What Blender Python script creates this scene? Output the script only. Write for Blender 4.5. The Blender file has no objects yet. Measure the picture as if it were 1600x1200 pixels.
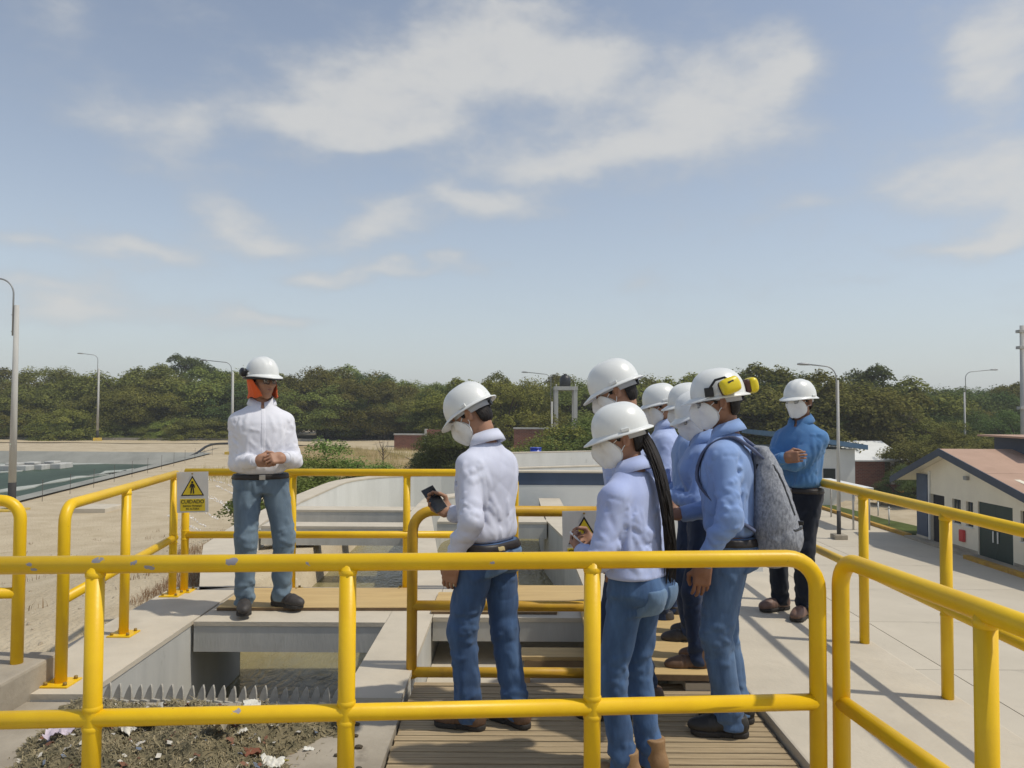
import bpy, bmesh, math, random
import numpy as np
from mathutils import Vector, Matrix, Euler

# ------------------------------------------------------------------ camera
scene = bpy.context.scene
COL = scene.collection
R = math.radians
FPX = 1200.0                      # focal length in photo pixels (1600 wide)
cam_data = bpy.data.cameras.new('camera')
cam_data.sensor_width = 36.0
cam_data.lens = 36.0 * FPX / 1600.0
cam_data.clip_start = 0.05
cam_data.clip_end = 6000.0
cam = bpy.data.objects.new('camera', cam_data)
COL.objects.link(cam)
PITCH = math.atan(38.0 / FPX)
cam.matrix_world = Matrix.Translation((0, 0, 1.5)) @ Matrix.Rotation(math.pi / 2 + PITCH, 4, 'X') @ Matrix.Rotation(R(0.3), 4, 'Z')
scene.camera = cam
CAMROT = cam.matrix_world.to_3x3()

def at(px, py, Y):
    """world point at depth Y for a photo pixel (used to measure the place)"""
    d = CAMROT @ Vector(((px - 800) / FPX, -(py - 600) / FPX, -1.0))
    return Vector((0, 0, 1.5)) + d * (Y / d.y)

def onz(px, py, z):
    d = CAMROT @ Vector(((px - 800) / FPX, -(py - 600) / FPX, -1.0))
    return Vector((0, 0, 1.5)) + d * ((z - 1.5) / d.z)

# ------------------------------------------------------------------ light
SUN = Vector((0.60, -0.12, 1.0)).normalized()
sun_el = math.asin(SUN.z)
sun_az = math.atan2(SUN.x, SUN.y)
world = bpy.data.worlds.new('World')
scene.world = world
world.use_nodes = True
wn, wl = world.node_tree.nodes, world.node_tree.links
wn.clear()

def wmath(op, a, b=None, c=None, clamp=False):
    n = wn.new('ShaderNodeMath'); n.operation = op; n.use_clamp = clamp
    for i, v in enumerate((a, b, c)):
        if v is None: continue
        if isinstance(v, (int, float)): n.inputs[i].default_value = v
        else: wl.new(v, n.inputs[i])
    return n.outputs[0]

def build_world():
    out = wn.new('ShaderNodeOutputWorld')
    sky = wn.new('ShaderNodeTexSky')
    sky.sky_type = 'NISHITA'; sky.sun_disc = False
    sky.sun_elevation = sun_el; sky.sun_rotation = sun_az
    sky.altitude = 0; sky.air_density = 1.0; sky.dust_density = 0.8; sky.ozone_density = 1.0
    hsv = wn.new('ShaderNodeHueSaturation'); hsv.inputs['Saturation'].default_value = 0.74
    wl.new(sky.outputs[0], hsv.inputs['Color'])
    bg = wn.new('ShaderNodeBackground'); bg.inputs[1].default_value = 0.127
    tc = wn.new('ShaderNodeTexCoord')
    sep = wn.new('ShaderNodeSeparateXYZ'); wl.new(tc.outputs['Generated'], sep.inputs[0])
    az = wmath('ARCTAN2', sep.outputs[0], sep.outputs[1])
    el = wmath('ARCSINE', sep.outputs[2])
    # dusty coastal haze whitens the whole horizon
    hz = wmath('MULTIPLY', wmath('EXPONENT', wmath('MULTIPLY', wmath('ABSOLUTE', el), -1 / R(11.0))), 0.78)
    hm_ = wn.new('ShaderNodeMix'); hm_.data_type = 'RGBA'; hm_.inputs['B'].default_value = (4.3, 4.65, 4.85, 1)
    wl.new(hz, hm_.inputs['Factor']); wl.new(hsv.outputs[0], hm_.inputs['A']); wl.new(hm_.outputs['Result'], bg.inputs[0])
    # stretched cloud-layer coordinates: banks get flatter near the horizon
    cmb = wn.new('ShaderNodeCombineXYZ')
    wl.new(az, cmb.inputs[0]); wl.new(wmath('MULTIPLY', el, 1.9), cmb.inputs[1])
    def fbm(scale, det, rough, off, dist=0.0):
        mp = wn.new('ShaderNodeVectorMath'); mp.operation = 'ADD'; mp.inputs[1].default_value = (off, off * .37, off * 1.3)
        wl.new(cmb.outputs[0], mp.inputs[0])
        n = wn.new('ShaderNodeTexNoise'); n.inputs['Scale'].default_value = scale; n.inputs['Detail'].default_value = det
        n.inputs['Roughness'].default_value = rough; n.inputs['Distortion'].default_value = dist
        wl.new(mp.outputs[0], n.inputs['Vector'])
        return n.outputs[0]
    big = fbm(3.4, 7, 0.58, 2.3, 0.3)
    fine = fbm(11.0, 8, 0.62, 7.1, 0.15)
    wx = wmath('MULTIPLY', wmath('SUBTRACT', fbm(5.0, 4, .55, 11.7), 0.5), 0.16)
    wy = wmath('MULTIPLY', wmath('SUBTRACT', fbm(5.0, 4, .55, 31.2), 0.5), 0.11)
    azd = wmath('ADD', az, wx); eld = wmath('ADD', el, wy)
    # cloud banks as seen that day: (azimuth, elevation, half widths, weight)
    banks_px = [(600, 140, 195, 68, 1.15), (800, 75, 155, 62, 1.1), (450, 185, 120, 42, .8), (640, 205, 95, 40, .85), (920, 105, 140, 42, .6), (830, 255, 120, 30, .7),
                (980, 225, 170, 46, 1.0), (1120, 150, 120, 60, 1.0), (1215, 90, 55, 52, .75), (560, 235, 60, 18, .5),
                (760, 318, 110, 29, 1.1), (690, 295, 55, 20, .7), (600, 325, 55, 22, .65), (575, 358, 95, 24, 1.0), (350, 320, 80, 30, .85), (400, 365, 80, 20, .85), (300, 205, 60, 45, .6), (170, 170, 95, 45, .6), (240, 240, 95, 34, .6),
                (1530, 265, 140, 56, 1.2), (1560, 75, 100, 66, 1.25), (1500, 376, 130, 20, 1.0), (1590, 335, 80, 32, .95), (1275, 308, 60, 14, .5),
                (200, 398, 95, 17, 1.0), (500, 422, 75, 16, 1.0), (660, 418, 100, 15, 1.05), (30, 365, 55, 17, .95), (120, 485, 110, 17, 1.05), (430, 500, 140, 17, .95), (60, 440, 130, 20, .8), (980, 440, 60, 10, .35), (1330, 437, 60, 9, .35), (60, 30, 60, 40, .4), (270, 20, 80, 30, .35), (830, 8, 120, 14, .4)]
    banks = []
    for (px, py, sx_, sy_, w) in banks_px:
        d = at(px, py, 1.0) - Vector((0, 0, 1.5)); k = 1 / (1 + ((px - 800) / FPX) ** 2)
        banks.append((math.degrees(math.atan2(d.x, d.y)), math.degrees(math.asin(d.normalized().z)), math.degrees(sx_ / FPX) * k, math.degrees(sy_ / FPX), w))
    tot = None
    for (a, e, sa, se, w) in banks:
        dx = wmath('MULTIPLY', wmath('SUBTRACT', azd, R(a)), 1 / R(sa))
        dy = wmath('MULTIPLY', wmath('SUBTRACT', eld, R(e)), 1 / R(se))
        r2 = wmath('ADD', wmath('MULTIPLY', dx, dx), wmath('MULTIPLY', dy, dy))
        g = wmath('MULTIPLY', wmath('EXPONENT', wmath('MULTIPLY', r2, -1.0)), w)
        tot = g if tot is None else wmath('ADD', tot, g)
    tot = wmath('MINIMUM', tot, 1.25)
    # beyond the banks in view the sky goes on with the same broken cover
    dens = wmath('ADD', wmath('MULTIPLY', tot, 0.82), wmath('MULTIPLY', wmath('SUBTRACT', big, 0.5), 0.9))
    dens = wmath('ADD', dens, wmath('MULTIPLY', wmath('SUBTRACT', fine, 0.5), 1.15))
    mr = wn.new('ShaderNodeMapRange'); mr.interpolation_type = 'SMOOTHSTEP'
    mr.inputs[1].default_value = -0.04; mr.inputs[2].default_value = 1.10; mr.inputs[3].default_value = 0.0; mr.inputs[4].default_value = 0.86
    wl.new(dens, mr.inputs[0])
    fade = wn.new('ShaderNodeMapRange'); fade.inputs[1].default_value = R(1.0); fade.inputs[2].default_value = R(7.0); fade.inputs[3].default_value = 0.3
    wl.new(el, fade.inputs[0])
    mask = wmath('MULTIPLY', mr.outputs[0], fade.outputs[0])
    cc = wn.new('ShaderNodeMix'); cc.data_type = 'RGBA'
    cc.inputs['A'].default_value = (0.42, 0.45, 0.49, 1); cc.inputs['B'].default_value = (0.66, 0.655, 0.635, 1)
    wl.new(mr.outputs[0], cc.inputs['Factor'])
    bgc = wn.new('ShaderNodeBackground'); bgc.inputs[1].default_value = 1.02
    wl.new(cc.outputs['Result'], bgc.inputs[0])
    mix = wn.new('ShaderNodeMixShader')
    wl.new(mask, mix.inputs[0]); wl.new(bg.outputs[0], mix.inputs[1]); wl.new(bgc.outputs[0], mix.inputs[2])
    wl.new(mix.outputs[0], out.inputs[0])
build_world()

sl = bpy.data.lights.new('sun', 'SUN'); sl.energy = 2.8; sl.angle = R(1.3); sl.color = (1.0, 0.94, 0.83)
so = bpy.data.objects.new('sun', sl); COL.objects.link(so)
so.rotation_euler = (-SUN).to_track_quat('-Z', 'Y').to_euler()
so.location = (20, -5, 40)

vs = scene.view_settings
scene.display_settings.display_device = 'sRGB'
vs.view_transform = 'Standard'; vs.look = 'None'; vs.exposure = 0.04; vs.gamma = 1.0
try: vs.use_curve_mapping = False
except Exception: pass
scene.cycles.max_bounces = 6
scene.cycles.use_denoising = True

# ------------------------------------------------------------------ helpers
def tag(o, label=None, cat=None, group=None, kind=None):
    if label: o['label'] = label
    if cat: o['category'] = cat
    if group: o['group'] = group
    if kind: o['kind'] = kind
    return o

def empty(name, loc=(0, 0, 0), rz=0.0):
    o = bpy.data.objects.new(name, None); COL.objects.link(o)
    o.empty_display_size = 0.1; o.location = loc; o.rotation_euler = (0, 0, rz)
    return o

def link_mesh(name, me, mat=None, parent=None):
    o = bpy.data.objects.new(name, me); COL.objects.link(o)
    if mat is not None and not len(me.materials): me.materials.append(mat)
    if parent is not None: o.parent = parent
    return o

def mesh_np(name, verts, quads=None, tris=None, smooth=True):
    """mesh from numpy arrays"""
    me = bpy.data.meshes.new(name)
    verts = np.asarray(verts, dtype=np.float32)
    loops, starts, tot = [], [], []
    s = 0
    for arr, k in ((quads, 4), (tris, 3)):
        if arr is None or len(arr) == 0: continue
        arr = np.asarray(arr, dtype=np.int32)
        loops.append(arr.ravel()); starts.append(s + np.arange(len(arr), dtype=np.int32) * k); tot.append(np.full(len(arr), k, dtype=np.int32))
        s += arr.size
    loops = np.concatenate(loops); starts = np.concatenate(starts)
    me.vertices.add(len(verts)); me.vertices.foreach_set('co', verts.ravel())
    me.loops.add(len(loops)); me.loops.foreach_set('vertex_index', loops)
    me.polygons.add(len(starts)); me.polygons.foreach_set('loop_start', starts)
    try: me.polygons.foreach_set('loop_total', np.concatenate(tot))
    except Exception: pass
    me.update(calc_edges=True); me.validate()
    if smooth: me.polygons.foreach_set('use_smooth', np.ones(len(me.polygons), dtype=bool))
    return me

class MB:
    """collects shapes into ONE mesh"""
    def __init__(self): self.bm = bmesh.new()
    def box(self, x0, x1, y0, y1, z0, z1, bev=0.0, mat=None):
        b = bmesh.new()
        vs_ = [b.verts.new((x, y, z)) for z in (z0, z1) for y in (y0, y1) for x in (x0, x1)]
        for f in ((0, 2, 3, 1), (4, 5, 7, 6), (0, 1, 5, 4), (2, 6, 7, 3), (0, 4, 6, 2), (1, 3, 7, 5)): b.faces.new([vs_[i] for i in f])
        if bev > 0: bmesh.ops.bevel(b, geom=b.edges[:], offset=bev, segments=2, affect='EDGES', profile=0.6)
        if mat is not None: bmesh.ops.transform(b, matrix=mat, verts=b.verts)
        self.add(b); return self
    def add(self, b):
        m = bpy.data.meshes.new('tmp'); b.to_mesh(m); b.free(); self.bm.from_mesh(m); bpy.data.meshes.remove(m)
    def mesh(self, me, mat=None):
        n0 = len(self.bm.verts); self.bm.from_mesh(me)
        if mat is not None:
            self.bm.verts.ensure_lookup_table()
            bmesh.ops.transform(self.bm, matrix=mat, verts=self.bm.verts[n0:])
        return self
    def poly(self, pts, thick=None, axis=(0, 0, 1)):
        """polygon, optionally extruded along axis by thick"""
        vs_ = [self.bm.verts.new(p) for p in pts]
        if thick is None: self.bm.faces.new(vs_); return self
        ax = Vector(axis) * thick
        v2 = [self.bm.verts.new(Vector(p) + ax) for p in pts]
        n = len(vs_)
        self.bm.faces.new(vs_[::-1]); self.bm.faces.new(v2)
        for i in range(n): self.bm.faces.new((vs_[i], vs_[(i + 1) % n], v2[(i + 1) % n], v2[i]))
        return self
    def tube(self, pts, r, n=14, cap=True):
        pts = [Vector(p) for p in pts]
        rs = r if isinstance(r, (list, tuple)) else [r] * len(pts)
        t0 = (pts[1] - pts[0]).normalized()
        up = Vector((0, 0, 1)) if abs(t0.z) < .9 else Vector((1, 0, 0))
        u = t0.cross(up).normalized(); prev = None; first = None
        for i, p in enumerate(pts):
            if i == 0: t = t0
            elif i == len(pts) - 1: t = (pts[i] - pts[i - 1]).normalized()
            else: t = ((pts[i + 1] - p).normalized() + (p - pts[i - 1]).normalized()).normalized()
            u = (u - t * u.dot(t)).normalized(); w = t.cross(u)
            ring = [self.bm.verts.new(p + (u * math.cos(a) + w * math.sin(a)) * rs[i]) for a in [2 * math.pi * k / n for k in range(n)]]
            if prev:
                for k in range(n):
                    f = self.bm.faces.new((prev[k], prev[(k + 1) % n], ring[(k + 1) % n], ring[k])); f.smooth = True
            else: first = ring
            prev = ring
        if cap:
            self.bm.faces.new(first[::-1]); self.bm.faces.new(prev)
        return self
    def build(self, name, mat, parent=None, smooth=False):
        me = bpy.data.meshes.new(name)
        bmesh.ops.recalc_face_normals(self.bm, faces=self.bm.faces)
        self.bm.to_mesh(me); self.bm.free()
        if smooth: me.polygons.foreach_set('use_smooth', np.ones(len(me.polygons), dtype=bool))
        return link_mesh(name, me, mat, parent)

def fillet(pts, r, seg=7):
    """round the inner corners of a polyline"""
    pts = [Vector(p) for p in pts]; out = [pts[0]]
    for i in range(1, len(pts) - 1):
        a, b, c = pts[i - 1], pts[i], pts[i + 1]
        d1, d2 = (a - b).normalized(), (c - b).normalized()
        ang = d1.angle(d2)
        L = min(r / math.tan(ang / 2), (a - b).length * .49, (c - b).length * .49)
        rr = L * math.tan(ang / 2)
        cen = b + (d1 + d2).normalized() * (rr / math.sin(ang / 2))
        p1, p2 = b + d1 * L, b + d2 * L
        v1, v2 = p1 - cen, p2 - cen; tot = v1.angle(v2); ax = v1.cross(v2).normalized()
        for k in range(seg + 1): out.append(cen + Matrix.Rotation(tot * k / seg, 3, ax) @ v1)
    out.append(pts[-1]); return out

def copy_tree(o, parent=None):
    c = o.copy(); COL.objects.link(c); c.parent = parent
    for ch in [x for x in bpy.data.objects if x.parent == o]: copy_tree(ch, c)
    return c

# ------------------------------------------------------------------ materials
MATS = {}
def mat(name, col, rough=0.7, var=0.0, vscale=4.0, col2=None, bump=0.0, bscale=60.0, metal=0.0, spec=0.5, detail=6, spots=None, coat=0.0, sheen=0.0, tint=None, stretch=None):
    """principled material: two-tone noise colour and noise bump in object space"""
    if name in MATS: return MATS[name]
    m = bpy.data.materials.new(name); m.use_nodes = True
    nt = m.node_tree; N, L = nt.nodes, nt.links
    b = N['Principled BSDF']
    b.inputs['Roughness'].default_value = rough; b.inputs['Metallic'].default_value = metal
    b.inputs['Specular IOR Level'].default_value = spec
    if coat: b.inputs['Coat Weight'].default_value = coat; b.inputs['Coat Roughness'].default_value = .15
    if sheen: b.inputs['Sheen Weight'].default_value = sheen; b.inputs['Sheen Roughness'].default_value = .6
    tc = N.new('ShaderNodeTexCoord'); src = tc.outputs['Object']
    if stretch:
        mp = N.new('ShaderNodeMapping'); mp.inputs['Scale'].default_value = stretch; L.new(src, mp.inputs[0]); src2 = mp.outputs[0]
    else: src2 = src
    c = (*col, 1)
    last = None
    if var > 0 or col2:
        n = N.new('ShaderNodeTexNoise'); n.inputs['Scale'].default_value = vscale; n.inputs['Detail'].default_value = detail; n.inputs['Roughness'].default_value = .62
        L.new(src2, n.inputs['Vector'])
        c2 = col2 if col2 else tuple(max(0, v * (1 - var)) for v in col)
        ra = N.new('ShaderNodeValToRGB'); ra.color_ramp.elements[0].position = .36; ra.color_ramp.elements[1].position = .64
        ra.color_ramp.elements[0].color = (*c2, 1); ra.color_ramp.elements[1].color = c
        L.new(n.outputs[0], ra.inputs[0]); last = ra.outputs[0]
    else:
        b.inputs['Base Color'].default_value = c
    if spots:   # (scale, threshold, colour): sparse stains or chips with a shape of their own
        for (sc, th, scol, soft) in spots:
            n = N.new('ShaderNodeTexNoise'); n.inputs['Scale'].default_value = sc; n.inputs['Detail'].default_value = 4; n.inputs['Roughness'].default_value = .6
            L.new(src, n.inputs['Vector'])
            mr = N.new('ShaderNodeMapRange'); mr.inputs[1].default_value = th; mr.inputs[2].default_value = th + soft; L.new(n.outputs[0], mr.inputs[0])
            mx = N.new('ShaderNodeMix'); mx.data_type = 'RGBA'; mx.inputs['B'].default_value = (*scol, 1)
            if last is None: mx.inputs['A'].default_value = c
            else: L.new(last, mx.inputs['A'])
            L.new(mr.outputs[0], mx.inputs['Factor']); last = mx.outputs['Result']
    if last is not None: L.new(last, b.inputs['Base Color'])
    if bump > 0:
        n = N.new('ShaderNodeTexNoise'); n.inputs['Scale'].default_value = bscale; n.inputs['Detail'].default_value = 5
        L.new(src2 if stretch else src, n.inputs['Vector'])
        bp = N.new('ShaderNodeBump'); bp.inputs['Strength'].default_value = 1.0; bp.inputs['Distance'].default_value = bump
        L.new(n.outputs[0], bp.inputs['Height']); L.new(bp.outputs[0], b.inputs['Normal'])
    MATS[name] = m
    return m

def yellow_paint(name, chips=()):
    """glossy yellow pipe paint, worn, with grey patches where it has chipped off"""
    m = mat(name, (0.83, 0.53, 0.008), .40, col2=(0.76, 0.46, 0.008), vscale=5, bump=.0006, bscale=55, spec=.4,
            spots=[(38, .73, (.24, .13, .03), .03), (16, .755, (.36, .34, .36), .008)])
    nt = m.node_tree; N, L = nt.nodes, nt.links; b = N['Principled BSDF']
    tc = N.new('ShaderNodeTexCoord')
    nz = N.new('ShaderNodeTexNoise'); nz.inputs['Scale'].default_value = 60; L.new(tc.outputs['Object'], nz.inputs['Vector'])
    last = b.inputs['Base Color'].links[0].from_socket
    for (x, y, z, r, sx) in chips:
        vm = N.new('ShaderNodeVectorMath'); vm.operation = 'SUBTRACT'; vm.inputs[1].default_value = (x, y, z); L.new(tc.outputs['Object'], vm.inputs[0])
        sc = N.new('ShaderNodeVectorMath'); sc.operation = 'MULTIPLY'; sc.inputs[1].default_value = (1 / sx, .6, 1.0); L.new(vm.outputs[0], sc.inputs[0])
        ln = N.new('ShaderNodeVectorMath'); ln.operation = 'LENGTH'; L.new(sc.outputs[0], ln.inputs[0])
        ad = N.new('ShaderNodeMath'); ad.operation = 'MULTIPLY_ADD'; ad.inputs[1].default_value = .025; L.new(nz.outputs[0], ad.inputs[0]); L.new(ln.outputs['Value'], ad.inputs[2])
        lt = N.new('ShaderNodeMath'); lt.operation = 'LESS_THAN'; lt.inputs[1].default_value = r + .0125; L.new(ad.outputs[0], lt.inputs[0])
        mx = N.new('ShaderNodeMix'); mx.data_type = 'RGBA'; mx.inputs['B'].default_value = (.33, .31, .33, 1)
        L.new(lt.outputs[0], mx.inputs['Factor']); L.new(last, mx.inputs['A']); last = mx.outputs['Result']
    L.new(last, b.inputs['Base Color'])
    return m

def foliage(name, c1, c2, trans=.25):
    m = bpy.data.materials.new(name); m.use_nodes = True; nt = m.node_tree; N, L = nt.nodes, nt.links
    N.clear(); out = N.new('ShaderNodeOutputMaterial')
    oi = N.new('ShaderNodeObjectInfo'); tc = N.new('ShaderNodeTexCoord')
    n = N.new('ShaderNodeTexNoise'); n.inputs['Scale'].default_value = .9; n.inputs['Detail'].default_value = 6; n.inputs['Roughness'].default_value = .7
    L.new(tc.outputs['Object'], n.inputs['Vector'])
    ra = N.new('ShaderNodeValToRGB'); ra.color_ramp.elements[0].position = .35; ra.color_ramp.elements[1].position = .66
    ra.color_ramp.elements[0].color = (*c1, 1); ra.color_ramp.elements[1].color = (*c2, 1); L.new(n.outputs[0], ra.inputs[0])
    hs = N.new('ShaderNodeHueSaturation'); L.new(ra.outputs[0], hs.inputs['Color'])
    mr = N.new('ShaderNodeMapRange'); mr.inputs[3].default_value = .7; mr.inputs[4].default_value = 1.3; L.new(oi.outputs['Random'], mr.inputs[0]); L.new(mr.outputs[0], hs.inputs['Value'])
    mh = N.new('ShaderNodeMath'); mh.operation = 'MULTIPLY_ADD'; mh.inputs[1].default_value = .06; mh.inputs[2].default_value = .47; L.new(oi.outputs['Random'], mh.inputs[0]); L.new(mh.outputs[0], hs.inputs['Hue'])
    d = N.new('ShaderNodeBsdfDiffuse'); t = N.new('ShaderNodeBsdfTranslucent'); L.new(hs.outputs[0], d.inputs[0]); L.new(hs.outputs[0], t.inputs[0])
    mx = N.new('ShaderNodeMixShader'); mx.inputs[0].default_value = trans; L.new(d.outputs[0], mx.inputs[1]); L.new(t.outputs[0], mx.inputs[2]); L.new(mx.outputs[0], out.inputs[0])
    MATS[name] = m; return m
# ------------------------------------------------------------------ setting materials
M_conc = mat('concrete', (.58, .515, .405), .85, col2=(.50, .445, .35), vscale=2.3, bump=.002, bscale=45, spec=.25,
             spots=[(1.6, .60, (.45, .395, .305), .16), (5, .67, (.37, .325, .255), .14), (55, .73, (.16, .14, .11), .05)])
M_conc_light = mat('pale_tank_concrete', (.72, .715, .67), .85, col2=(.64, .635, .59), vscale=1.2, bump=.002, bscale=35, spec=.25, stretch=(1.6, 1.6, .4), spots=[(3, .66, (.42, .42, .38), .2)])
M_conc_grey = mat('grey_concrete', (.53, .52, .475), .85, col2=(.43, .425, .39), vscale=1.7, bump=.002, bscale=35, spec=.25,
                  spots=[(6, .64, (.33, .325, .29), .2), (2, .62, (.38, .36, .31), .2)], stretch=(1.6, 1.6, .35))
M_conc_dirty = mat('dirty_concrete', (.42, .37, .29), .88, col2=(.30, .26, .20), vscale=2.2, bump=.003, bscale=30, spec=.2,
                   spots=[(7, .62, (.20, .17, .13), .18), (70, .72, (.07, .06, .05), .04)])
M_white = mat('white_wall_paint', (.74, .74, .70), .7, col2=(.68, .68, .64), vscale=1.2, spec=.3)
M_navy = mat('navy_paint', (.055, .085, .14), .6, var=.2, vscale=2)
M_sand = mat('sand', (.53, .445, .31), .95, col2=(.44, .36, .24), vscale=1.1, bump=.035, bscale=16, spec=.1, detail=14,
             spots=[(1.2, .66, (.36, .29, .175), .15), (22, .66, (.64, .57, .44), .06), (34, .68, (.25, .195, .12), .05)])
M_sand_bank = mat('pale_sand', (.52, .43, .28), .95, col2=(.44, .35, .22), vscale=.4, bump=.01, bscale=6, spec=.1)
M_liner = mat('pond_liner', (.31, .305, .265), .85, col2=(.22, .22, .19), vscale=.35, spec=.3)
M_yel = None

def smoothstep(a, b, x):
    t = np.clip((x - a) / (b - a), 0, 1); return t * t * (3 - 2 * t)

# pond outline (counter-clockwise) at ground level
POND = [(-19.5, 30.0), (-24.3, 61.0), (-130.0, 66.0), (-130.0, 24.0)]
def pond_depth(X, Y):
    """signed distance inside the pond polygon (positive inside)"""
    d = np.full(X.shape, 1e9)
    n = len(POND)
    for i in range(n):
        (x0, y0), (x1, y1) = POND[i], POND[(i + 1) % n]
        ex, ey = x1 - x0, y1 - y0; l = math.hypot(ex, ey)
        d = np.minimum(d, (ex * (Y - y0) - ey * (X - x0)) / l)   # left of each edge
    return d

def ground_z(X, Y):
    X = np.asarray(X, float); Y = np.asarray(Y, float)
    near = 1 - smoothstep(24, 60, Y)
    # the lagoon side lies higher than the paved yard on the other side
    lo = np.where(Y < 20, smoothstep(0.0, 2.2, X), smoothstep(-4, 14, X))
    z = -2.25 + (-4.62 + 2.25) * lo
    z = z + (1 - near) * lo * 0.6
    # sand banked up against the channel wall
    bank = smoothstep(-13.0, -2.6, X) * (1 - smoothstep(9, 26, Y)) * (X < 0)
    z = z + bank * 2.0
    z = np.where((X > -2.5) & (X < 2.3) & (Y < 20) & (Y > 3.0), np.minimum(z, -3.2), z)
    z = np.where((X > 2.2) & (X < 19.5) & (Y < 74), np.minimum(z, -4.75), z)
    d = pond_depth(X, Y)
    z = z - 1.5 * smoothstep(0.0, 3.4, d)
    z = z + 0.05 * np.sin(X * .9 + 1.3 * np.sin(Y * .5)) * np.sin(Y * .7 + .4 * X) * smoothstep(-.5, -4, d)
    return z

def build_ground():
    xs = np.concatenate([np.linspace(-900, -140, 12), np.linspace(-132, -32, 34), np.arange(-31, -12, .6), np.arange(-12, -2.0, .25), np.arange(-2.0, 3.0, .4), np.arange(3.2, 40, 1.6), np.linspace(44, 130, 20), np.linspace(150, 900, 12)])
    ys = np.concatenate([np.linspace(-200, -4, 8), np.arange(-3, 16, .3), np.arange(16.5, 90, .9), np.linspace(93, 220, 24), np.linspace(260, 2200, 12)])
    X, Y = np.meshgrid(xs, ys); Z = ground_z(X, Y)
    V = np.stack([X.ravel(), Y.ravel(), Z.ravel()], 1)
    nx, ny = len(xs), len(ys)
    i = np.arange(ny - 1)[:, None] * nx + np.arange(nx - 1)[None, :]
    Q = np.stack([i, i + 1, i + nx + 1, i + nx], -1).reshape(-1, 4)
    me = mesh_np('ground', V, Q)
    o = link_mesh('ground', me, M_sand); tag(o, 'pale sandy ground around the treatment plant', 'ground', kind='structure')
    return o
build_ground()
# liner apron along the pond rim (concrete-grey strip from rim to below the water)
def liner():
    mb = MB(); n = len(POND)
    c = Vector((-80, 50, 0))
    def ins(k, w):   # inset corner
        pts = [Vector((*p, 0)) for p in POND]
        a, b, d = pts[k - 1], pts[k], pts[(k + 1) % n]
        e1, e2 = (b - a).normalized(), (d - b).normalized()
        n1, n2 = Vector((-e1.y, e1.x, 0)), Vector((-e2.y, e2.x, 0))
        bis = (n1 + n2).normalized()
        return b + bis * (w / max(.2, bis.dot(n1)))
    for k in range(n):
        o0, o1 = ins(k, -.5), ins((k + 1) % n, -.5); r0, r1 = ins(k, .1), ins((k + 1) % n, .1); i0, i1 = ins(k, 3.6), ins((k + 1) % n, 3.6)
        zt, zr, zb = -2.16, -2.12, -3.66
        S = 14
        for s in range(S):
            f0, f1 = s / S, (s + 1) / S
            A = [o0.lerp(o1, f0), o0.lerp(o1, f1)]; B = [r0.lerp(r1, f0), r0.lerp(r1, f1)]; C = [i0.lerp(i1, f0), i0.lerp(i1, f1)]
            for P_, z in ((A, zt), (B, zr), (C, zb)):
                for p in P_: p.z = z
            mb.poly([A[0], A[1], B[1], B[0]]); mb.poly([B[0], B[1], C[1], C[0]])
    o = mb.build('pond_bank', M_liner)
    tag(o, 'grey lined sloping bank around the lagoon', 'bank', kind='structure')
liner()

def water_mat(name, col, rough, bscale, bump, spec=.35):
    m = bpy.data.materials.new(name); m.use_nodes = True; N, L = m.node_tree.nodes, m.node_tree.links; b = N['Principled BSDF']
    tc = N.new('ShaderNodeTexCoord')
    n0 = N.new('ShaderNodeTexNoise'); n0.inputs['Scale'].default_value = bscale * .08; n0.inputs['Detail'].default_value = 6; n0.inputs['Distortion'].default_value = 1.2; L.new(tc.outputs['Object'], n0.inputs['Vector'])
    ra = N.new('ShaderNodeValToRGB'); ra.color_ramp.elements[0].position = .38; ra.color_ramp.elements[1].position = .62
    ra.color_ramp.elements[0].color = (*col, 1); ra.color_ramp.elements[1].color = tuple(min(1, v * 1.5) for v in col) + (1,); L.new(n0.outputs[0], ra.inputs[0]); L.new(ra.outputs[0], b.inputs['Base Color'])
    b.inputs['Roughness'].default_value = rough; b.inputs['IOR'].default_value = 1.33; b.inputs['Specular IOR Level'].default_value = spec
    mp = N.new('ShaderNodeMapping'); mp.inputs['Scale'].default_value = (1, .45, 1); mp.inputs['Rotation'].default_value = (0, 0, .5); L.new(tc.outputs['Object'], mp.inputs[0])
    n = N.new('ShaderNodeTexNoise'); n.inputs['Scale'].default_value = bscale; n.inputs['Detail'].default_value = 4; n.inputs['Distortion'].default_value = 1.5; L.new(mp.outputs[0], n.inputs['Vector'])
    bp = N.new('ShaderNodeBump'); bp.inputs['Distance'].default_value = bump; L.new(n.outputs[0], bp.inputs['Height']); L.new(bp.outputs[0], b.inputs['Normal'])
    return m
M_pond = water_mat('pond_water', (.040, .062, .040), .4, 1.2, .03, .10)
M_chan = water_mat('channel_water', (.15, .13, .06), .22, 9, .02)
mb = MB(); mb.poly([(-19.4, 29.8, -2.95), (-24.2, 61.2, -2.95), (-131, 66.2, -2.95), (-131, 23.8, -2.95)])
tag(mb.build('water', M_pond), 'dark green lagoon water behind the sandy bank', 'water', kind='structure')

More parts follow.
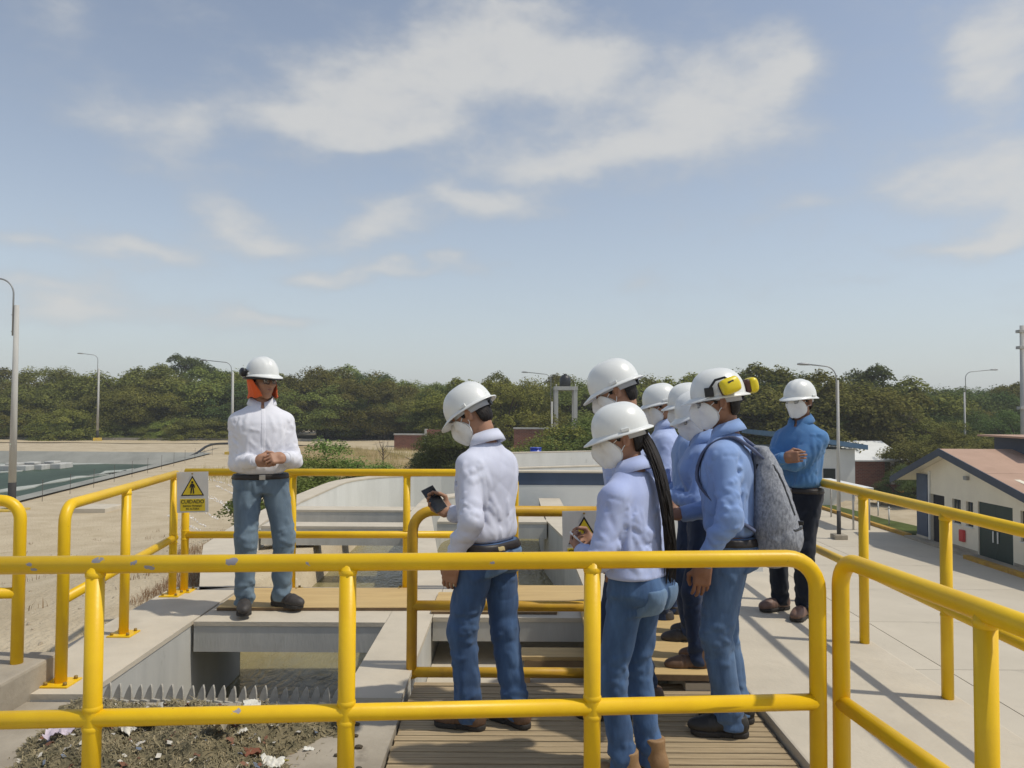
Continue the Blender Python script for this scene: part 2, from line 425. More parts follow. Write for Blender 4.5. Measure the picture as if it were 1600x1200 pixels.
# scum and foam floating on the lagoon
def foam_sheet(pts, name, label, matl, thick=.05, seed=1):
    rnd = random.Random(seed); out = []
    n = len(pts)
    for i in range(n):
        a, b = Vector((*pts[i], 0)), Vector((*pts[(i + 1) % n], 0))
        L_ = (b - a).length; k = max(2, int(L_ / 1.6)); nn = Vector((-(b - a).y, (b - a).x, 0)).normalized()
        for j in range(k): out.append(a.lerp(b, j / k) + nn * rnd.uniform(-.45, .45))
    mb = MB(); mb.poly([(p.x, p.y, -2.948) for p in out], thick)
    tag(mb.build(name, matl), label, 'foam', kind='stuff')
M_foam = mat('scum', (.44, .45, .40), .9, col2=(.27, .29, .25), vscale=.5, spec=.2)
def wz(px, py):
    p = onz(px, py, -2.93); return (p.x, p.y)
foam_sheet([wz(-60, 724.5), wz(190, 724), wz(140, 725.5), wz(90, 727.5), wz(40, 729.5), wz(-60, 731)], 'foam', 'pale grey scum bank along the far side of the lagoon', M_foam, seed=2)
foam_sheet([wz(-40, 738), wz(40, 735), wz(38, 737), wz(-40, 741)], 'foam', 'small pale scum tongue floating at the far lagoon edge', M_foam, seed=4)
foam_sheet([wz(-20, 768), wz(60, 757), wz(120, 744.5), wz(170, 736.5), wz(215, 732), wz(170, 739), wz(120, 747.5), wz(50, 762), wz(-20, 772)], 'foam', 'long white foam streak crossing the lagoon water', M_foam, seed=3)
foam_sheet([wz(118, 745.6), wz(165, 743), wz(212, 737), wz(205, 735), wz(168, 740.5), wz(122, 744)], 'foam', 'short white foam streak near the lagoon bank', M_foam, seed=5)
for k, (px, py, w) in enumerate(((27, 733, 1.1), (54, 731.5, 1.0), (85, 730, .9))):
    p = onz(px, py, -2.9); mb = MB(); mb.box(p.x - w, p.x + w, p.y - .8, p.y + .8, -3.0, -2.6, .06)
    mb.box(p.x - w * .5, p.x + w * .3, p.y - .5, p.y + .3, -2.6, -2.45, .05)
    tag(mb.build('floating_aerator', M_conc_grey), ['grey float beside the tall lamp post in the lagoon', 'largest grey float on the lagoon scum', 'grey float farthest from the tall lamp post'][k], 'float', 'floats on the lagoon')

# sandy track behind the lagoon and the dirt road that bends to the brick wall
def ribbon(name, pts, w, matl, label, zoff, z=None):
    mb = MB(); prev = None
    for i, p in enumerate(pts):
        a = Vector((*pts[max(0, i - 1)], 0)); b = Vector((*pts[min(len(pts) - 1, i + 1)], 0)); d = (b - a).normalized(); nn = Vector((-d.y, d.x, 0))
        l, r = Vector((*p, 0)) + nn * w / 2, Vector((*p, 0)) - nn * w / 2
        for q in (l, r): q.z = float(ground_z(q.x, q.y)) + zoff if z is None else z
        cur = (mb.bm.verts.new(l), mb.bm.verts.new(r))
        if prev: mb.bm.faces.new((prev[0], prev[1], cur[1], cur[0]))
        prev = cur
    tag(mb.build(name, matl), label, 'road', kind='structure')
ribbon('path', [(-140 + 6 * i, 80.5 + .02 * i) for i in range(22)], 6.5, M_sand_bank, 'pale sandy track on the far side of the lagoon', .06)
ribbon('road', [(-26, 78), (-20, 77), (-15, 74), (-11, 70), (-8, 65), (-6, 60), (-4.6, 55), (-3.6, 50), (-3, 46)], 5.0, M_sand_bank, 'pale dirt road bending past the brick wall', .10)
M_drygrass = mat('dry_grass_ground', (.30, .215, .10), .95, col2=(.38, .29, .16), vscale=.6, bump=.05, bscale=5, spec=.1)
def patch(name, pts, matl, label, zoff, thick=None):
    mb = MB(); c = Vector((sum(p[0] for p in pts) / len(pts), sum(p[1] for p in pts) / len(pts), 0)); n = len(pts); rings = 8; prev = None
    for k in range(rings + 1):
        f = k / rings; ring = []
        for p in pts:
            q = c.lerp(Vector((*p, 0)), max(f, .01)); ring.append(mb.bm.verts.new((q.x, q.y, float(ground_z(q.x, q.y)) + zoff)))
        if prev:
            for i in range(n): mb.bm.faces.new((prev[i], prev[(i + 1) % n], ring[(i + 1) % n], ring[i]))
        prev = ring
    return tag(mb.build(name, matl), label, 'ground', kind='structure')
patch('field', [(-20, 74), (-14.5, 71), (-9.5, 63), (-6.6, 55), (-5.3, 46), (-4.5, 36), (-9, 33), (-13, 38), (-17, 50), (-21, 66)], M_drygrass, 'brown dry grass field beyond the curved wall', .05)

# low concrete kerb that edges the track
M_curb = mat('weathered_kerb', (.36, .33, .27), .9, col2=(.27, .25, .2), vscale=3, bump=.003, bscale=20)
mb = MB()
for i in range(26):
    x0 = -140 + i * 4.6
    mb.box(x0, x0 + 4.5, 84.0, 84.4, -2.4, -1.95)
tag(mb.build('kerb', M_curb), 'low grey kerb along the track behind the lagoon', 'kerb', kind='structure')

# ------------------------------------------------------------------ paved yard on the lower side
YARD_Z = -4.5
yard = MB().box(2.3, 19.0, -30, 75, YARD_Z - .5, YARD_Z - .04).build('yard_pavement', M_conc_dirty)
tag(yard, 'lower concrete yard paved in large square slabs', 'pavement', kind='structure')
M_slab = mat('yard_slab', (.56, .50, .395), .85, col2=(.50, .445, .35), vscale=.45, bump=.002, bscale=30, spec=.25,
             spots=[(.8, .60, (.41, .37, .295), .15), (3.5, .68, (.36, .32, .25), .1), (11, .73, (.25, .22, .18), .06)])
slab_mesh = {}
def slab(x0, x1, y0, y1):
    w, d = round(x1 - x0, 3), round(y1 - y0, 3)
    if (w, d) not in slab_mesh:
        m0 = MB(); m0.box(.012, w - .012, .012, d - .012, -.06, 0, .008); o = m0.build('slab', M_slab, yard); slab_mesh[(w, d)] = o.data
    else: o = link_mesh('slab', slab_mesh[(w, d)], M_slab, yard)
    o.location = (x0, y0, YARD_Z)
xs_ = [2.35, 6.2, 10.1, 14.0, 19.0]; ys_ = [2 + 4.0 * i for i in range(16)]
for i in range(4):
    for j in range(15): slab(xs_[i], xs_[i + 1], ys_[j], ys_[j + 1])
M_yelkerb = mat('kerb_yellow', (.50, .29, .03), .8, col2=(.36, .20, .03), vscale=2, bump=.002, bscale=20)
def kerb(name, x0, x1, y0, y1, label, n):
    root = empty(name, (x0, y0, YARD_Z)); tag(root, label, 'kerb')
    L_ = (y1 - y0) / n
    for k in range(n): MB().box(0, x1 - x0, k * L_ + .01, (k + 1) * L_ - .01, -.1, .16, .02).build('kerb_stone', M_yelkerb, root)
kerb('yellow_kerb', 18.75, 19.0, 36.6, 62, 'yellow painted kerb edging the lawn', 14)
kerb('yellow_kerb', 18.35, 18.6, 20, 31.4, 'yellow painted kerb by the green double doors', 8)

# lawn
M_lawn = mat('lawn', (.10, .13, .035), .95, col2=(.06, .075, .02), vscale=.8, bump=.06, bscale=6, spec=.1)
lawn = MB().box(19.0, 60, 37.2, 58, -4.7, -4.42).build('lawn', M_lawn)
tag(lawn, 'dark green lawn behind the yellow kerb', 'lawn', kind='structure')
# ------------------------------------------------------------------ channel structure
def wall_path(name, pts, th, z0, z1, label, matl, side=1, cap=True):
    """wall following a plan polyline given by its inner edge; top slab proud of the wall"""
    pts = [Vector((*p, 0)) for p in pts]
    def offs(w):
        out = []
        for i, p in enumerate(pts):
            a, b = pts[max(0, i - 1)], pts[min(len(pts) - 1, i + 1)]; d = (b - a).normalized()
            out.append(p + Vector((-d.y, d.x, 0)) * (w * side))
        return out
    root = empty(name, (0, 0, 0)); tag(root, label, 'wall')
    A, B = offs(0), offs(th)
    mb = MB(); rows = []
    for a, b in zip(A, B): rows.append([mb.bm.verts.new((q.x, q.y, z)) for q, z in ((a, z0), (b, z0), (b, z1), (a, z1))])
    for r0, r1 in zip(rows, rows[1:]):
        for k in range(4): mb.bm.faces.new((r0[k], r0[(k + 1) % 4], r1[(k + 1) % 4], r1[k]))
    mb.bm.faces.new(rows[0]); mb.bm.faces.new(rows[-1][::-1])
    mb.build('wall_body', matl, root)
    if cap:
        A, B = offs(-.006), offs(th + .006); mb = MB(); rows = []
        for a, b in zip(A, B): rows.append([mb.bm.verts.new((q.x, q.y, z)) for q, z in ((a, z1), (b, z1), (b, z1 + .03), (a, z1 + .03))])
        for r0, r1 in zip(rows, rows[1:]):
            for k in range(4): mb.bm.faces.new((r0[k], r0[(k + 1) % 4], r1[(k + 1) % 4], r1[k]))
        mb.bm.faces.new(rows[0]); mb.bm.faces.new(rows[-1][::-1])
        mb.build('wall_top', M_conc, root)
    return root
def arc(cx, cy, r, a0, a1, n=9): return [(cx + r * math.cos(R(a0 + (a1 - a0) * i / n)), cy + r * math.sin(R(a0 + (a1 - a0) * i / n))) for i in range(n + 1)]
wall_path('channel_wall', [(-2.22, 4.05), (-2.25, 6.45)], .55, -3.0, -.03, 'concrete channel wall carrying the short side railing', M_conc_grey)
wall_path('curved_wall', [(-2.25, 6.46), (-2.62, 7.4), (-3.02, 8.45), (-3.25, 10.2), (-3.36, 12.3), (-3.36, 15.0)] + arc(-1.2, 15.3, 2.15, 175, 92, 10)[0:] + [(0.2, 17.6), (3, 17.6)], .32, -3.0, -.03,
          'long curved concrete wall of the tank beyond the far railing', M_conc_light)
wall_path('dividing_wall', [(-.87, 4.02), (-.87, 6.5), (-1.12, 8.4), (-1.45, 11.0), (-1.45, 12.4)] + arc(-.2, 12.6, 1.25, 175, 100, 7) + [(.9, 14.0), (2.4, 14.0)], .30, -3.0, -.03,
          'pale concrete dividing wall between the two channels', M_conc_grey, side=-1)
wall_path('channel_wall', [(.62, 4.75), (.62, 9.0), (.46, 10.5), (.46, 12.9)], .34, -3.0, -.03, 'concrete wall of the middle channel behind the fall-hazard sign', M_conc_grey, side=-1)
# water in the channels
mb = MB(); mb.poly([(-3.5, 4.3, -.72), (.8, 4.3 + 2.5, -.72), (.9, 17.7, -.72), (-3.5, 17.7, -.72)])
tag(mb.build('water', M_chan), 'murky olive water in the concrete channels', 'water', kind='structure')
# foot bridges over the channels
def beam(x0, x1, y0, y1, z0, label):
    root = empty('foot_bridge', ((x0 + x1) / 2, y0, 0)); tag(root, label, 'bridge', 'concrete foot bridges over the channels')
    w = (x1 - x0) / 2
    MB().box(-w, w, 0, y1 - y0, z0, -.03).build('beam', M_conc_grey, root)
    MB().box(-w, w, -.006, y1 - y0 + .006, -.03, 0).build('slab', M_conc, root)
beam(-2.215, -.874, 5.42, 6.45, -.21, 'concrete foot bridge under the man facing the group')
beam(-.56, .615, 5.56, 6.5, -.17, 'concrete foot bridge with plywood sheets behind the middle railing')
beam(-3.16, -1.31, 9.75, 10.1, -.24, 'nearer concrete cross beam beyond the far railing')
beam(-3.31, -1.46, 11.3, 11.7, -.22, 'farther concrete cross beam beyond the far railing')
beam(-.98, .47, 10.2, 10.9, -.22, 'concrete cross beam between dividing wall and white tank wall')
# dry floor of the middle channel near the deck
mb = MB().box(-.565, .615, 4.45, 6.9, -.9, -.34)
tag(mb.build('channel_floor', M_conc), 'dry pale concrete floor of the middle channel', 'floor', kind='structure')
# platforms
plat = MB().box(-6, -.55, -3, 4.02, -3.0, -.03).build('concrete_platform', M_conc_dirty)
tag(plat, 'stained concrete platform under the rubbish heap', 'platform', kind='structure')
plat2 = MB()
plat2.box(1.272, 2.36, -3, 7.2, -4.6, -.005, .012)
plat2.box(.965, 1.27, 4.28, 7.2, -3.5, -.008)
tag(plat2.build('concrete_walkway', M_conc), 'pale concrete walkway beside the wooden deck', 'walkway', kind='structure')
mb = MB().box(-.545, 1.268, -3, 4.44, -3.0, -.16)
tag(mb.build('deck_base', M_conc_dirty), 'dark concrete base under the wooden deck', 'floor', kind='structure')
mb = MB(); mb.box(-4.6, -2.50, 3.62, 4.32, -.6, .135, .015)
tag(mb.build('concrete_block', M_conc_dirty), 'low concrete block carrying the leftmost yellow railing', 'block')
# white tank wall with navy band, and the big tank behind it
root = empty('tank_wall', (2.0, 13.2, 0)); tag(root, 'white painted tank wall with a navy band along its top', 'wall')
MB().box(-2.05, 2.3, 0, .3, -3, .19).build('wall_body', M_white, root)
MB().box(-2.05, 2.3, -.004, .304, .19, .40).build('navy_band', M_navy, root)
MB().box(-2.07, 2.32, -.02, .32, .40, .425).build('coping', M_conc, root)
wall_path('concrete_tank', [(-.2, 19.2), (5.2, 21.5), (5.2, 28), (-.2, 25.5)], .3, -3, .0, 'big concrete tank behind the white tank wall', M_conc_light, side=-1)

# ------------------------------------------------------------------ wooden deck
M_slat = mat('deck_slat', (.44, .34, .205), .8, col2=(.33, .25, .15), vscale=3, bump=.0015, bscale=40, stretch=(1, 14, 14), spec=.25,
             spots=[(26, .75, (.55, .5, .4), .04), (7, .66, (.19, .145, .09), .15)])
deck = empty('wooden_deck', (.36, 2.0, -.05)); tag(deck, 'slatted brown wooden deck the group stands on', 'deck')
rnd = random.Random(5)
sm = None
for k in range(41):
    y = .0 + k * .0585
    if sm is None:
        o = MB().box(-.9, .9, 0, .049, -.032, 0, .003).build('slat', M_slat, deck); sm = o.data
    else: o = link_mesh('slat', sm, M_slat, deck)
    o.location = (rnd.uniform(-.004, .004), y, rnd.uniform(-.002, .002)); o.rotation_euler = (0, 0, rnd.uniform(-.002, .002))
M_joist = mat('deck_joist', (.09, .07, .05), .9)
for x in (-.8, -.3, .3, .8): MB().box(x - .03, x + .03, 0, 2.4, -.10, -.033).build('joist', M_joist, deck)

# plywood sheets
M_ply = mat('plywood', (.56, .40, .18), .75, col2=(.48, .335, .15), vscale=2.5, bump=.001, bscale=30, stretch=(1, 9, 9), spec=.3,
            spots=[(5, .68, (.33, .22, .11), .15)])
M_plyedge = mat('plywood_edge', (.20, .13, .07), .85, var=.3, vscale=20)
def sheet(cx, cy, z, w, d, rz, label, tilt=(0, 0), grp='plywood sheets laid over the channels', th=.016):
    r_ = empty('plywood_sheet', (cx, cy, z), rz); tag(r_, label, 'plywood', grp); r_.rotation_euler = (tilt[0], tilt[1], rz)
    MB().box(-w / 2, w / 2, -d / 2, d / 2, 0, th, .001).build('top_face', M_ply, r_)
    MB().box(-w / 2 + .004, w / 2 - .004, -d / 2 - .001, d / 2 - .004, -.004, th - .004).build('core', M_plyedge, r_)
sheet(-1.47, 6.02, .006, 1.40, .62, .02, 'wide plywood sheet under the shoes of the man facing the group', th=.02)
sheet(-.12, 5.93, .006, .92, .58, .0, 'plywood sheet behind the legs of the man with the phone')
sheet(.36, 6.12, .03, .62, .5, .01, 'upper plywood sheet overlapping another behind the fall-hazard sign')
sheet(.86, 5.0, .012, .74, 1.45, -.03, 'large plywood sheet beneath the huddled people', th=.03)
# little wooden stand in the channel
M_stand = mat('stand_wood', (.33, .22, .11), .8, var=.3, vscale=6)
r_ = empty('wooden_stand', (.34, 5.15, -.34)); tag(r_, 'low wooden stand on the channel floor beside the plywood', 'stand')
MB().box(-.27, .27, -.10, .10, .20, .225, .002).build('top', M_ply, r_)
MB().box(-.25, .25, -.105, -.085, .15, .2).build('apron', M_stand, r_)
for x in (-.23, .23):
    for y in (-.085, .085): MB().box(x - .018, x + .018, y - .018, y + .018, 0, .2).build('leg', M_stand, r_)
# ------------------------------------------------------------------ railings
PR = .0305
def rail_line(name, label, pts, posts, ztop, zmid, zbot, mat_, start=None, end=None, zlow=None, plates=True, rbend=.11, pr=PR, mid_ext=(0, 0)):
    """pts: plan polyline of the top pipe; start/end 'down' bends the pipe into a post; posts: fractions are plan points"""
    root = empty(name, (posts[0][0], posts[0][1], zbot)); tag(root, label, 'railing', 'yellow pipe railings')
    off = Vector((posts[0][0], posts[0][1], zbot))
    P3 = [Vector((x, y, ztop)) for x, y in pts]
    path = list(P3)
    if start == 'down': path = [Vector((pts[0][0], pts[0][1], zbot))] + path
    if end == 'down': path = path + [Vector((pts[-1][0], pts[-1][1], zbot))]
    path = fillet(path, rbend)
    MB().tube([p - off for p in path], pr, 18).build('top_pipe', mat_, root)
    MB().tube([Vector((x, y, zmid)) - off for x, y in pts], pr * .96, 16).build('middle_pipe', mat_, root)
    if zlow is not None: MB().tube([Vector((x, y, zlow)) - off for x, y in pts], pr * .96, 16).build('bottom_pipe', mat_, root)
    for (x, y) in posts:
        mb = MB(); mb.tube([Vector((x, y, zbot)) - off, Vector((x, y, ztop - pr * .2)) - off], pr * .99, 16)
        for zw in (ztop - pr * 1.12, zmid - pr * 1.1, zmid + pr * 1.1):      # weld beads
            mb.tube([Vector((x, y, zw + dz)) - off for dz in (-.010, -.004, .004, .010)], [pr * .985, pr * 1.07, pr * 1.08, pr * .985], 16, cap=False)
        mb.build('post', mat_, root)
    if plates:
        allp = list(posts) + ([pts[0]] if start == 'down' else []) + ([pts[-1]] if end == 'down' else [])
        for (x, y) in allp:
            c = Vector((x, y, zbot)) - off
            pl = MB().box(c.x - .075, c.x + .075, c.y - .075, c.y + .075, c.z, c.z + .01, .002).build('base_plate', mat_, root)
            for sx in (-1, 1):
                for sy in (-1, 1): MB().tube([(c.x + sx * .052, c.y + sy * .052, c.z + .01), (c.x + sx * .052, c.y + sy * .052, c.z + .026)], .010, 6).build('bolt', M_bolt, pl)
    return root
M_bolt = mat('bolt', (.30, .20, .05), .6, metal=.3)
ya, yb = 2.63, 2.835
def fy(X): return ya + (X + 1.75) / 2.88 * (yb - ya)
Z = .957
def fchip(px, py, r, sx=1.6):
    p = at(px, py, fy((px - 800) / 1200 * 2.72)); o = Vector((-1.425, fy(-1.425), -.05))
    q = p - o; return (q.x, q.y - .03, q.z, r, sx)
M_front = yellow_paint('yellow_paint_chipped', [fchip(160, 871, .012, 2.2), fchip(240, 884, .009), fchip(53, 879, .007), fchip(58, 889, .006), fchip(215, 877, .006), fchip(367, 875, .012), fchip(200, 870, .005, 2), fchip(372, 1107, .009), fchip(768, 877, .006), fchip(164, 1061, .008, .6)])
M_yel = yellow_paint('yellow_paint')
M_yel2 = yellow_paint('yellow_paint_second')
rail_line('front_railing', 'long yellow pipe railing with grey paint chips across the front', [(-2.9, fy(-2.9)), (1.122, fy(1.122))], [(-1.425, fy(-1.425)), (-.572, fy(-.572)), (.292, fy(.292))], Z, .437, -.05, M_front, end='down', plates=False, rbend=.115)
rail_line('side_railing', 'yellow pipe railing running towards the viewer beside the concrete walkway', [(1.205, 2.83), (1.285, 2.1), (1.36, 1.2)], [(1.286, 2.1)], Z, .437, -.02, M_yel2, start='down', plates=False, rbend=.1)
rail_line('walkway_railing', 'yellow pipe railing on the outer edge of the walkway above the yard', [(2.29, 7.0), (2.29, 1.6)], [(2.29, 6.1), (2.29, 5.02), (2.29, 4.07), (2.29, 3.1)], .965, .46, -.005, M_yel, plates=False)
rail_line('short_railing', 'short yellow railing on the channel wall with bolted base plates', [(-2.43, 4.2), (-2.70, 6.2)], [(-2.545, 5.1), (-2.695, 6.16)], Z, .45, 0, M_yel, start='down', rbend=.1)
rail_line('bridge_railing', 'yellow railing behind the man facing the group', [(-2.665, 6.30), (.03, 6.40)], [(-2.66, 6.30), (-1.80, 6.35), (-.865, 6.38)], .965, .455, 0, M_yel2, end='down', rbend=.1)
rail_line('leftmost_railing', 'leftmost yellow railing standing on the concrete block', [(-2.62, 4.12), (-4.5, 3.9)], [(-4.0, 3.96)], .995, .505, .135, M_yel2, start='down', plates=False, rbend=.1)
M_worn_shaded = mat('worn_shaded_yellow_paint', (.64, .38, .02), .5, col2=(.48, .26, .025), vscale=4, bump=.0008, bscale=50, spec=.35, spots=[(9, .66, (.33, .175, .035), .15), (30, .72, (.18, .10, .04), .05)])  # darker ochre holds both aged, dirty paint and the shade on this frame
rail_line('middle_railing', 'weathered yellow railing frame with painted-in shade beside the man with the phone', [(-.57, 4.47), (.66, 4.47)], [(.66, 4.47)], .905, .36, -.05, M_worn_shaded, start='down', zlow=-.02, plates=False, rbend=.12)
# ------------------------------------------------------------------ implicit modelling (for people, bags, shoes)
def sn(f, org, h):
    """surface nets: scalar grid (nx,ny,nz) -> verts, quads"""
    s = f < 0
    nx, ny, nz = f.shape
    c = [(0, 0, 0), (1, 0, 0), (0, 1, 0), (1, 1, 0), (0, 0, 1), (1, 0, 1), (0, 1, 1), (1, 1, 1)]
    cut = lambda A, o: A[o[0]:nx - 1 + o[0], o[1]:ny - 1 + o[1], o[2]:nz - 1 + o[2]]
    cnt = sum(cut(s, o).astype(np.int8) for o in c)
    act = (cnt > 0) & (cnt < 8)
    idx = np.full(act.shape, -1, dtype=np.int32); ii = np.argwhere(act); idx[act] = np.arange(len(ii))
    vals = [cut(f, o)[act] for o in c]
    acc = np.zeros((len(ii), 3)); num = np.zeros(len(ii))
    for a in range(8):
        for ax, bit in ((0, 1), (1, 2), (2, 4)):
            if a & bit: continue
            b = a | bit
            va, vb = vals[a], vals[b]; m = (va < 0) != (vb < 0)
            t = np.where(m, va / np.where(m, va - vb, 1), 0)
            p = np.tile(np.array(c[a], float), (len(ii), 1)); p[:, ax] += t
            acc += p * m[:, None]; num += m
    V = (ii + acc / np.maximum(num, 1)[:, None]) * h + np.array(org)
    Q = []
    for ax in range(3):
        sl0 = [slice(1, -1)] * 3; sl0[ax] = slice(0, -1)
        sl1 = [slice(1, -1)] * 3; sl1[ax] = slice(1, None)
        a, b = s[tuple(sl0)], s[tuple(sl1)]
        e = np.argwhere(a != b); fl = a[a != b]
        off = [1, 1, 1]; off[ax] = 0; e = e + np.array(off)
        u, v = [k for k in range(3) if k != ax]
        def cell(du, dv):
            q = e.copy(); q[:, u] -= du; q[:, v] -= dv; return idx[q[:, 0], q[:, 1], q[:, 2]]
        quad = np.stack([cell(0, 0), cell(1, 0), cell(1, 1), cell(0, 1)], 1)
        flip = fl if ax != 1 else ~fl
        quad[~flip] = quad[~flip][:, ::-1]
        Q.append(quad)
    Q = np.concatenate(Q); Q = Q[(Q >= 0).all(1)]
    return V, Q

def field(fn, lo, hi, h):
    lo = np.array(lo) - 2.1 * h; hi = np.array(hi) + 2.1 * h
    n = np.ceil((hi - lo) / h).astype(int) + 1
    x = (lo[0] + np.arange(n[0]) * h)[:, None, None]; y = (lo[1] + np.arange(n[1]) * h)[None, :, None]; z = (lo[2] + np.arange(n[2]) * h)[None, None, :]
    x, y, z = [np.ascontiguousarray(np.broadcast_to(a, n)).astype(np.float32) for a in (x, y, z)]
    return sn(fn((x, y, z)), lo, h)

def rcone(P, a, b, ra, rb, rip=None):
    bx, by, bz = b[0] - a[0], b[1] - a[1], b[2] - a[2]; L2 = bx * bx + by * by + bz * bz + 1e-9
    px, py, pz = P[0] - a[0], P[1] - a[1], P[2] - a[2]
    t = np.clip((px * bx + py * by + pz * bz) / L2, 0, 1)
    d = np.sqrt((px - t * bx) ** 2 + (py - t * by) ** 2 + (pz - t * bz) ** 2)
    r = ra + (rb - ra) * t
    if rip is not None:
        amp, k, c, w, ph = rip    # folds: amplitude, waves, centre and width along the limb
        ang = np.sin((P[0] * 31 + P[1] * 27 + P[2] * 6) + ph) * 1.6
        r = r + amp * np.exp(-((t - c) / w) ** 2) * np.sin(k * t * 6.283 + ang + ph)
    return d - r

def ell(P, c, r, rot=None):
    x, y, z = P[0] - c[0], P[1] - c[1], P[2] - c[2]
    if rot is not None:
        m = rot.transposed(); x, y, z = (m[0][0] * x + m[0][1] * y + m[0][2] * z, m[1][0] * x + m[1][1] * y + m[1][2] * z, m[2][0] * x + m[2][1] * y + m[2][2] * z)
    k0 = np.sqrt((x / r[0]) ** 2 + (y / r[1]) ** 2 + (z / r[2]) ** 2) + 1e-6
    k1 = np.sqrt((x / r[0] ** 2) ** 2 + (y / r[1] ** 2) ** 2 + (z / r[2] ** 2) ** 2) + 1e-6
    return k0 * (k0 - 1) / k1

def rbox(P, c, hs, r, rot=None):
    x, y, z = P[0] - c[0], P[1] - c[1], P[2] - c[2]
    if rot is not None:
        m = rot.transposed(); x, y, z = (m[0][0] * x + m[0][1] * y + m[0][2] * z, m[1][0] * x + m[1][1] * y + m[1][2] * z, m[2][0] * x + m[2][1] * y + m[2][2] * z)
    qx, qy, qz = np.abs(x) - hs[0] + r, np.abs(y) - hs[1] + r, np.abs(z) - hs[2] + r
    return np.sqrt(np.maximum(qx, 0) ** 2 + np.maximum(qy, 0) ** 2 + np.maximum(qz, 0) ** 2) + np.minimum(np.maximum(qx, np.maximum(qy, qz)), 0) - r

def smin(a, b, k):
    h = np.clip(.5 + .5 * (b - a) / k, 0, 1); return b + (a - b) * h - k * h * (1 - h)
def smax(a, b, k): return -smin(-a, -b, k)

def loft(P, prof, n=2.3):
    """prof rows: z, half width, half depth, cx, cy, twist"""
    pr = np.array(prof); z = P[2]
    # smooth interpolation between the rows
    zz = np.linspace(pr[0, 0], pr[-1, 0], 90)
    def itp(c):
        v = np.interp(zz, pr[:, 0], pr[:, c]); k = np.ones(9) / 9
        vp = np.pad(v, 4, mode='edge'); return np.interp(z, zz, np.convolve(vp, k, 'valid'))
    a, b, cx, cy, tw = [itp(c) for c in range(1, 6)]
    x, y = P[0] - cx, P[1] - cy
    c_, s_ = np.cos(tw), np.sin(tw); x, y = c_ * x + s_ * y, -s_ * x + c_ * y
    q = ((np.abs(x) / a) ** n + (np.abs(y) / b) ** n) ** (1 / n)
    d = (q - 1) * np.minimum(a, b)
    return smax(smax(d, pr[0, 0] - z, .01), z - pr[-1, 0], .01)

def folds(P, seed, amp, sx=1.0, sz=1.0):
    """cloth creases: narrow warped valleys between broad swells, several directions"""
    r = random.Random(seed); x, y, z = P; out = 0
    for k in range(7):
        f = r.uniform(9, 26); th = r.uniform(0, 6.283); tilt = r.choice((.15, .5, .9, 1.2))
        w = np.sin(z * r.uniform(5, 11) * sz + (x + y) * r.uniform(-9, 9) + r.uniform(0, 6)) * 1.4 + np.sin(z * r.uniform(14, 24) + x * 12) * .35
        s = np.sin(f * ((math.cos(th) * x + math.sin(th) * y) * sx * math.cos(tilt) * 1.6 + math.sin(tilt) * z * sz) + w + r.uniform(0, 6))
        m = np.clip(.35 + .8 * np.sin(z * r.uniform(5, 12) + x * r.uniform(-11, 11) + y * r.uniform(-11, 11) + r.uniform(0, 6)), 0, 1)
        out = out + (.45 - (1 - np.abs(s)) ** 2.4 * 1.5) * m * r.uniform(.5, 1)
    return out * amp / 2.0

def seg_folds(P, d, segs, band=.034):
    """raise tube-like folds along surface polylines, only near the surface; seg: (p0, p1, width, height)"""
    m = np.abs(d) < band
    x, y, z = P[0][m], P[1][m], P[2][m]; out = np.zeros(x.shape, np.float32)
    o = np.array([P[0][0, 0, 0], P[1][0, 0, 0], P[2][0, 0, 0]]); h = float(P[2][0, 0, 1] - P[2][0, 0, 0]); sh = np.array(d.shape)
    def snap(p):      # pull a point onto the surface with the sampled field
        p = np.array(p, float)
        for _ in range(3):
            i = np.clip(np.round((p - o) / h).astype(int), 1, sh - 2); v = d[i[0], i[1], i[2]]
            g_ = np.array([d[i[0] + 1, i[1], i[2]] - d[i[0] - 1, i[1], i[2]], d[i[0], i[1] + 1, i[2]] - d[i[0], i[1] - 1, i[2]], d[i[0], i[1], i[2] + 1] - d[i[0], i[1], i[2] - 1]])
            p = p - g_ / (np.linalg.norm(g_) + 1e-9) * min(.05, max(-.05, v))
        return p
    for (a, b, w, A) in segs:
        a0, b0 = snap(a), snap(b); mid = snap((a0 + b0) / 2)
        for a, b, e0, e1 in ((a0, mid, 0., .5), (mid, b0, .5, 1.)):
            c = (a + b) / 2; rad = np.linalg.norm(a - b) / 2 + 2.3 * w
            k = np.nonzero((np.abs(x - c[0]) < rad) & (np.abs(y - c[1]) < rad) & (np.abs(z - c[2]) < rad))[0]
            if not len(k): continue
            bx, by, bz = b - a; L2 = bx * bx + by * by + bz * bz + 1e-9
            px, py, pz = x[k] - a[0], y[k] - a[1], z[k] - a[2]; tr = (px * bx + py * by + pz * bz) / L2; t = np.clip(tr, 0, 1)
            q = (px - t * bx) ** 2 + (py - t * by) ** 2 + (pz - t * bz) ** 2
            tt = e0 + (e1 - e0) * t
            val = A * np.clip(1 - np.sqrt(q) / (1.75 * w), 0, 1) ** 1.35 * (1.0 if w < .0068 else np.clip(4.2 * tt * (1 - tt) + .05, 0, 1))
            if A > 0: out[k] = np.maximum(out[k], val) if True else out[k]
            else: out[k] = np.where(w < .0068, np.minimum(out[k], val), out[k] + val)
    d = d.copy(); d[m] -= np.clip(out, -.012, .022); return d

def limb_frame(a, b):
    t = (b - a).normalized(); u = t.cross(Vector((0, 1, 0))); u = u.normalized() if u.length > .1 else Vector((1, 0, 0)); return t, u, t.cross(u)

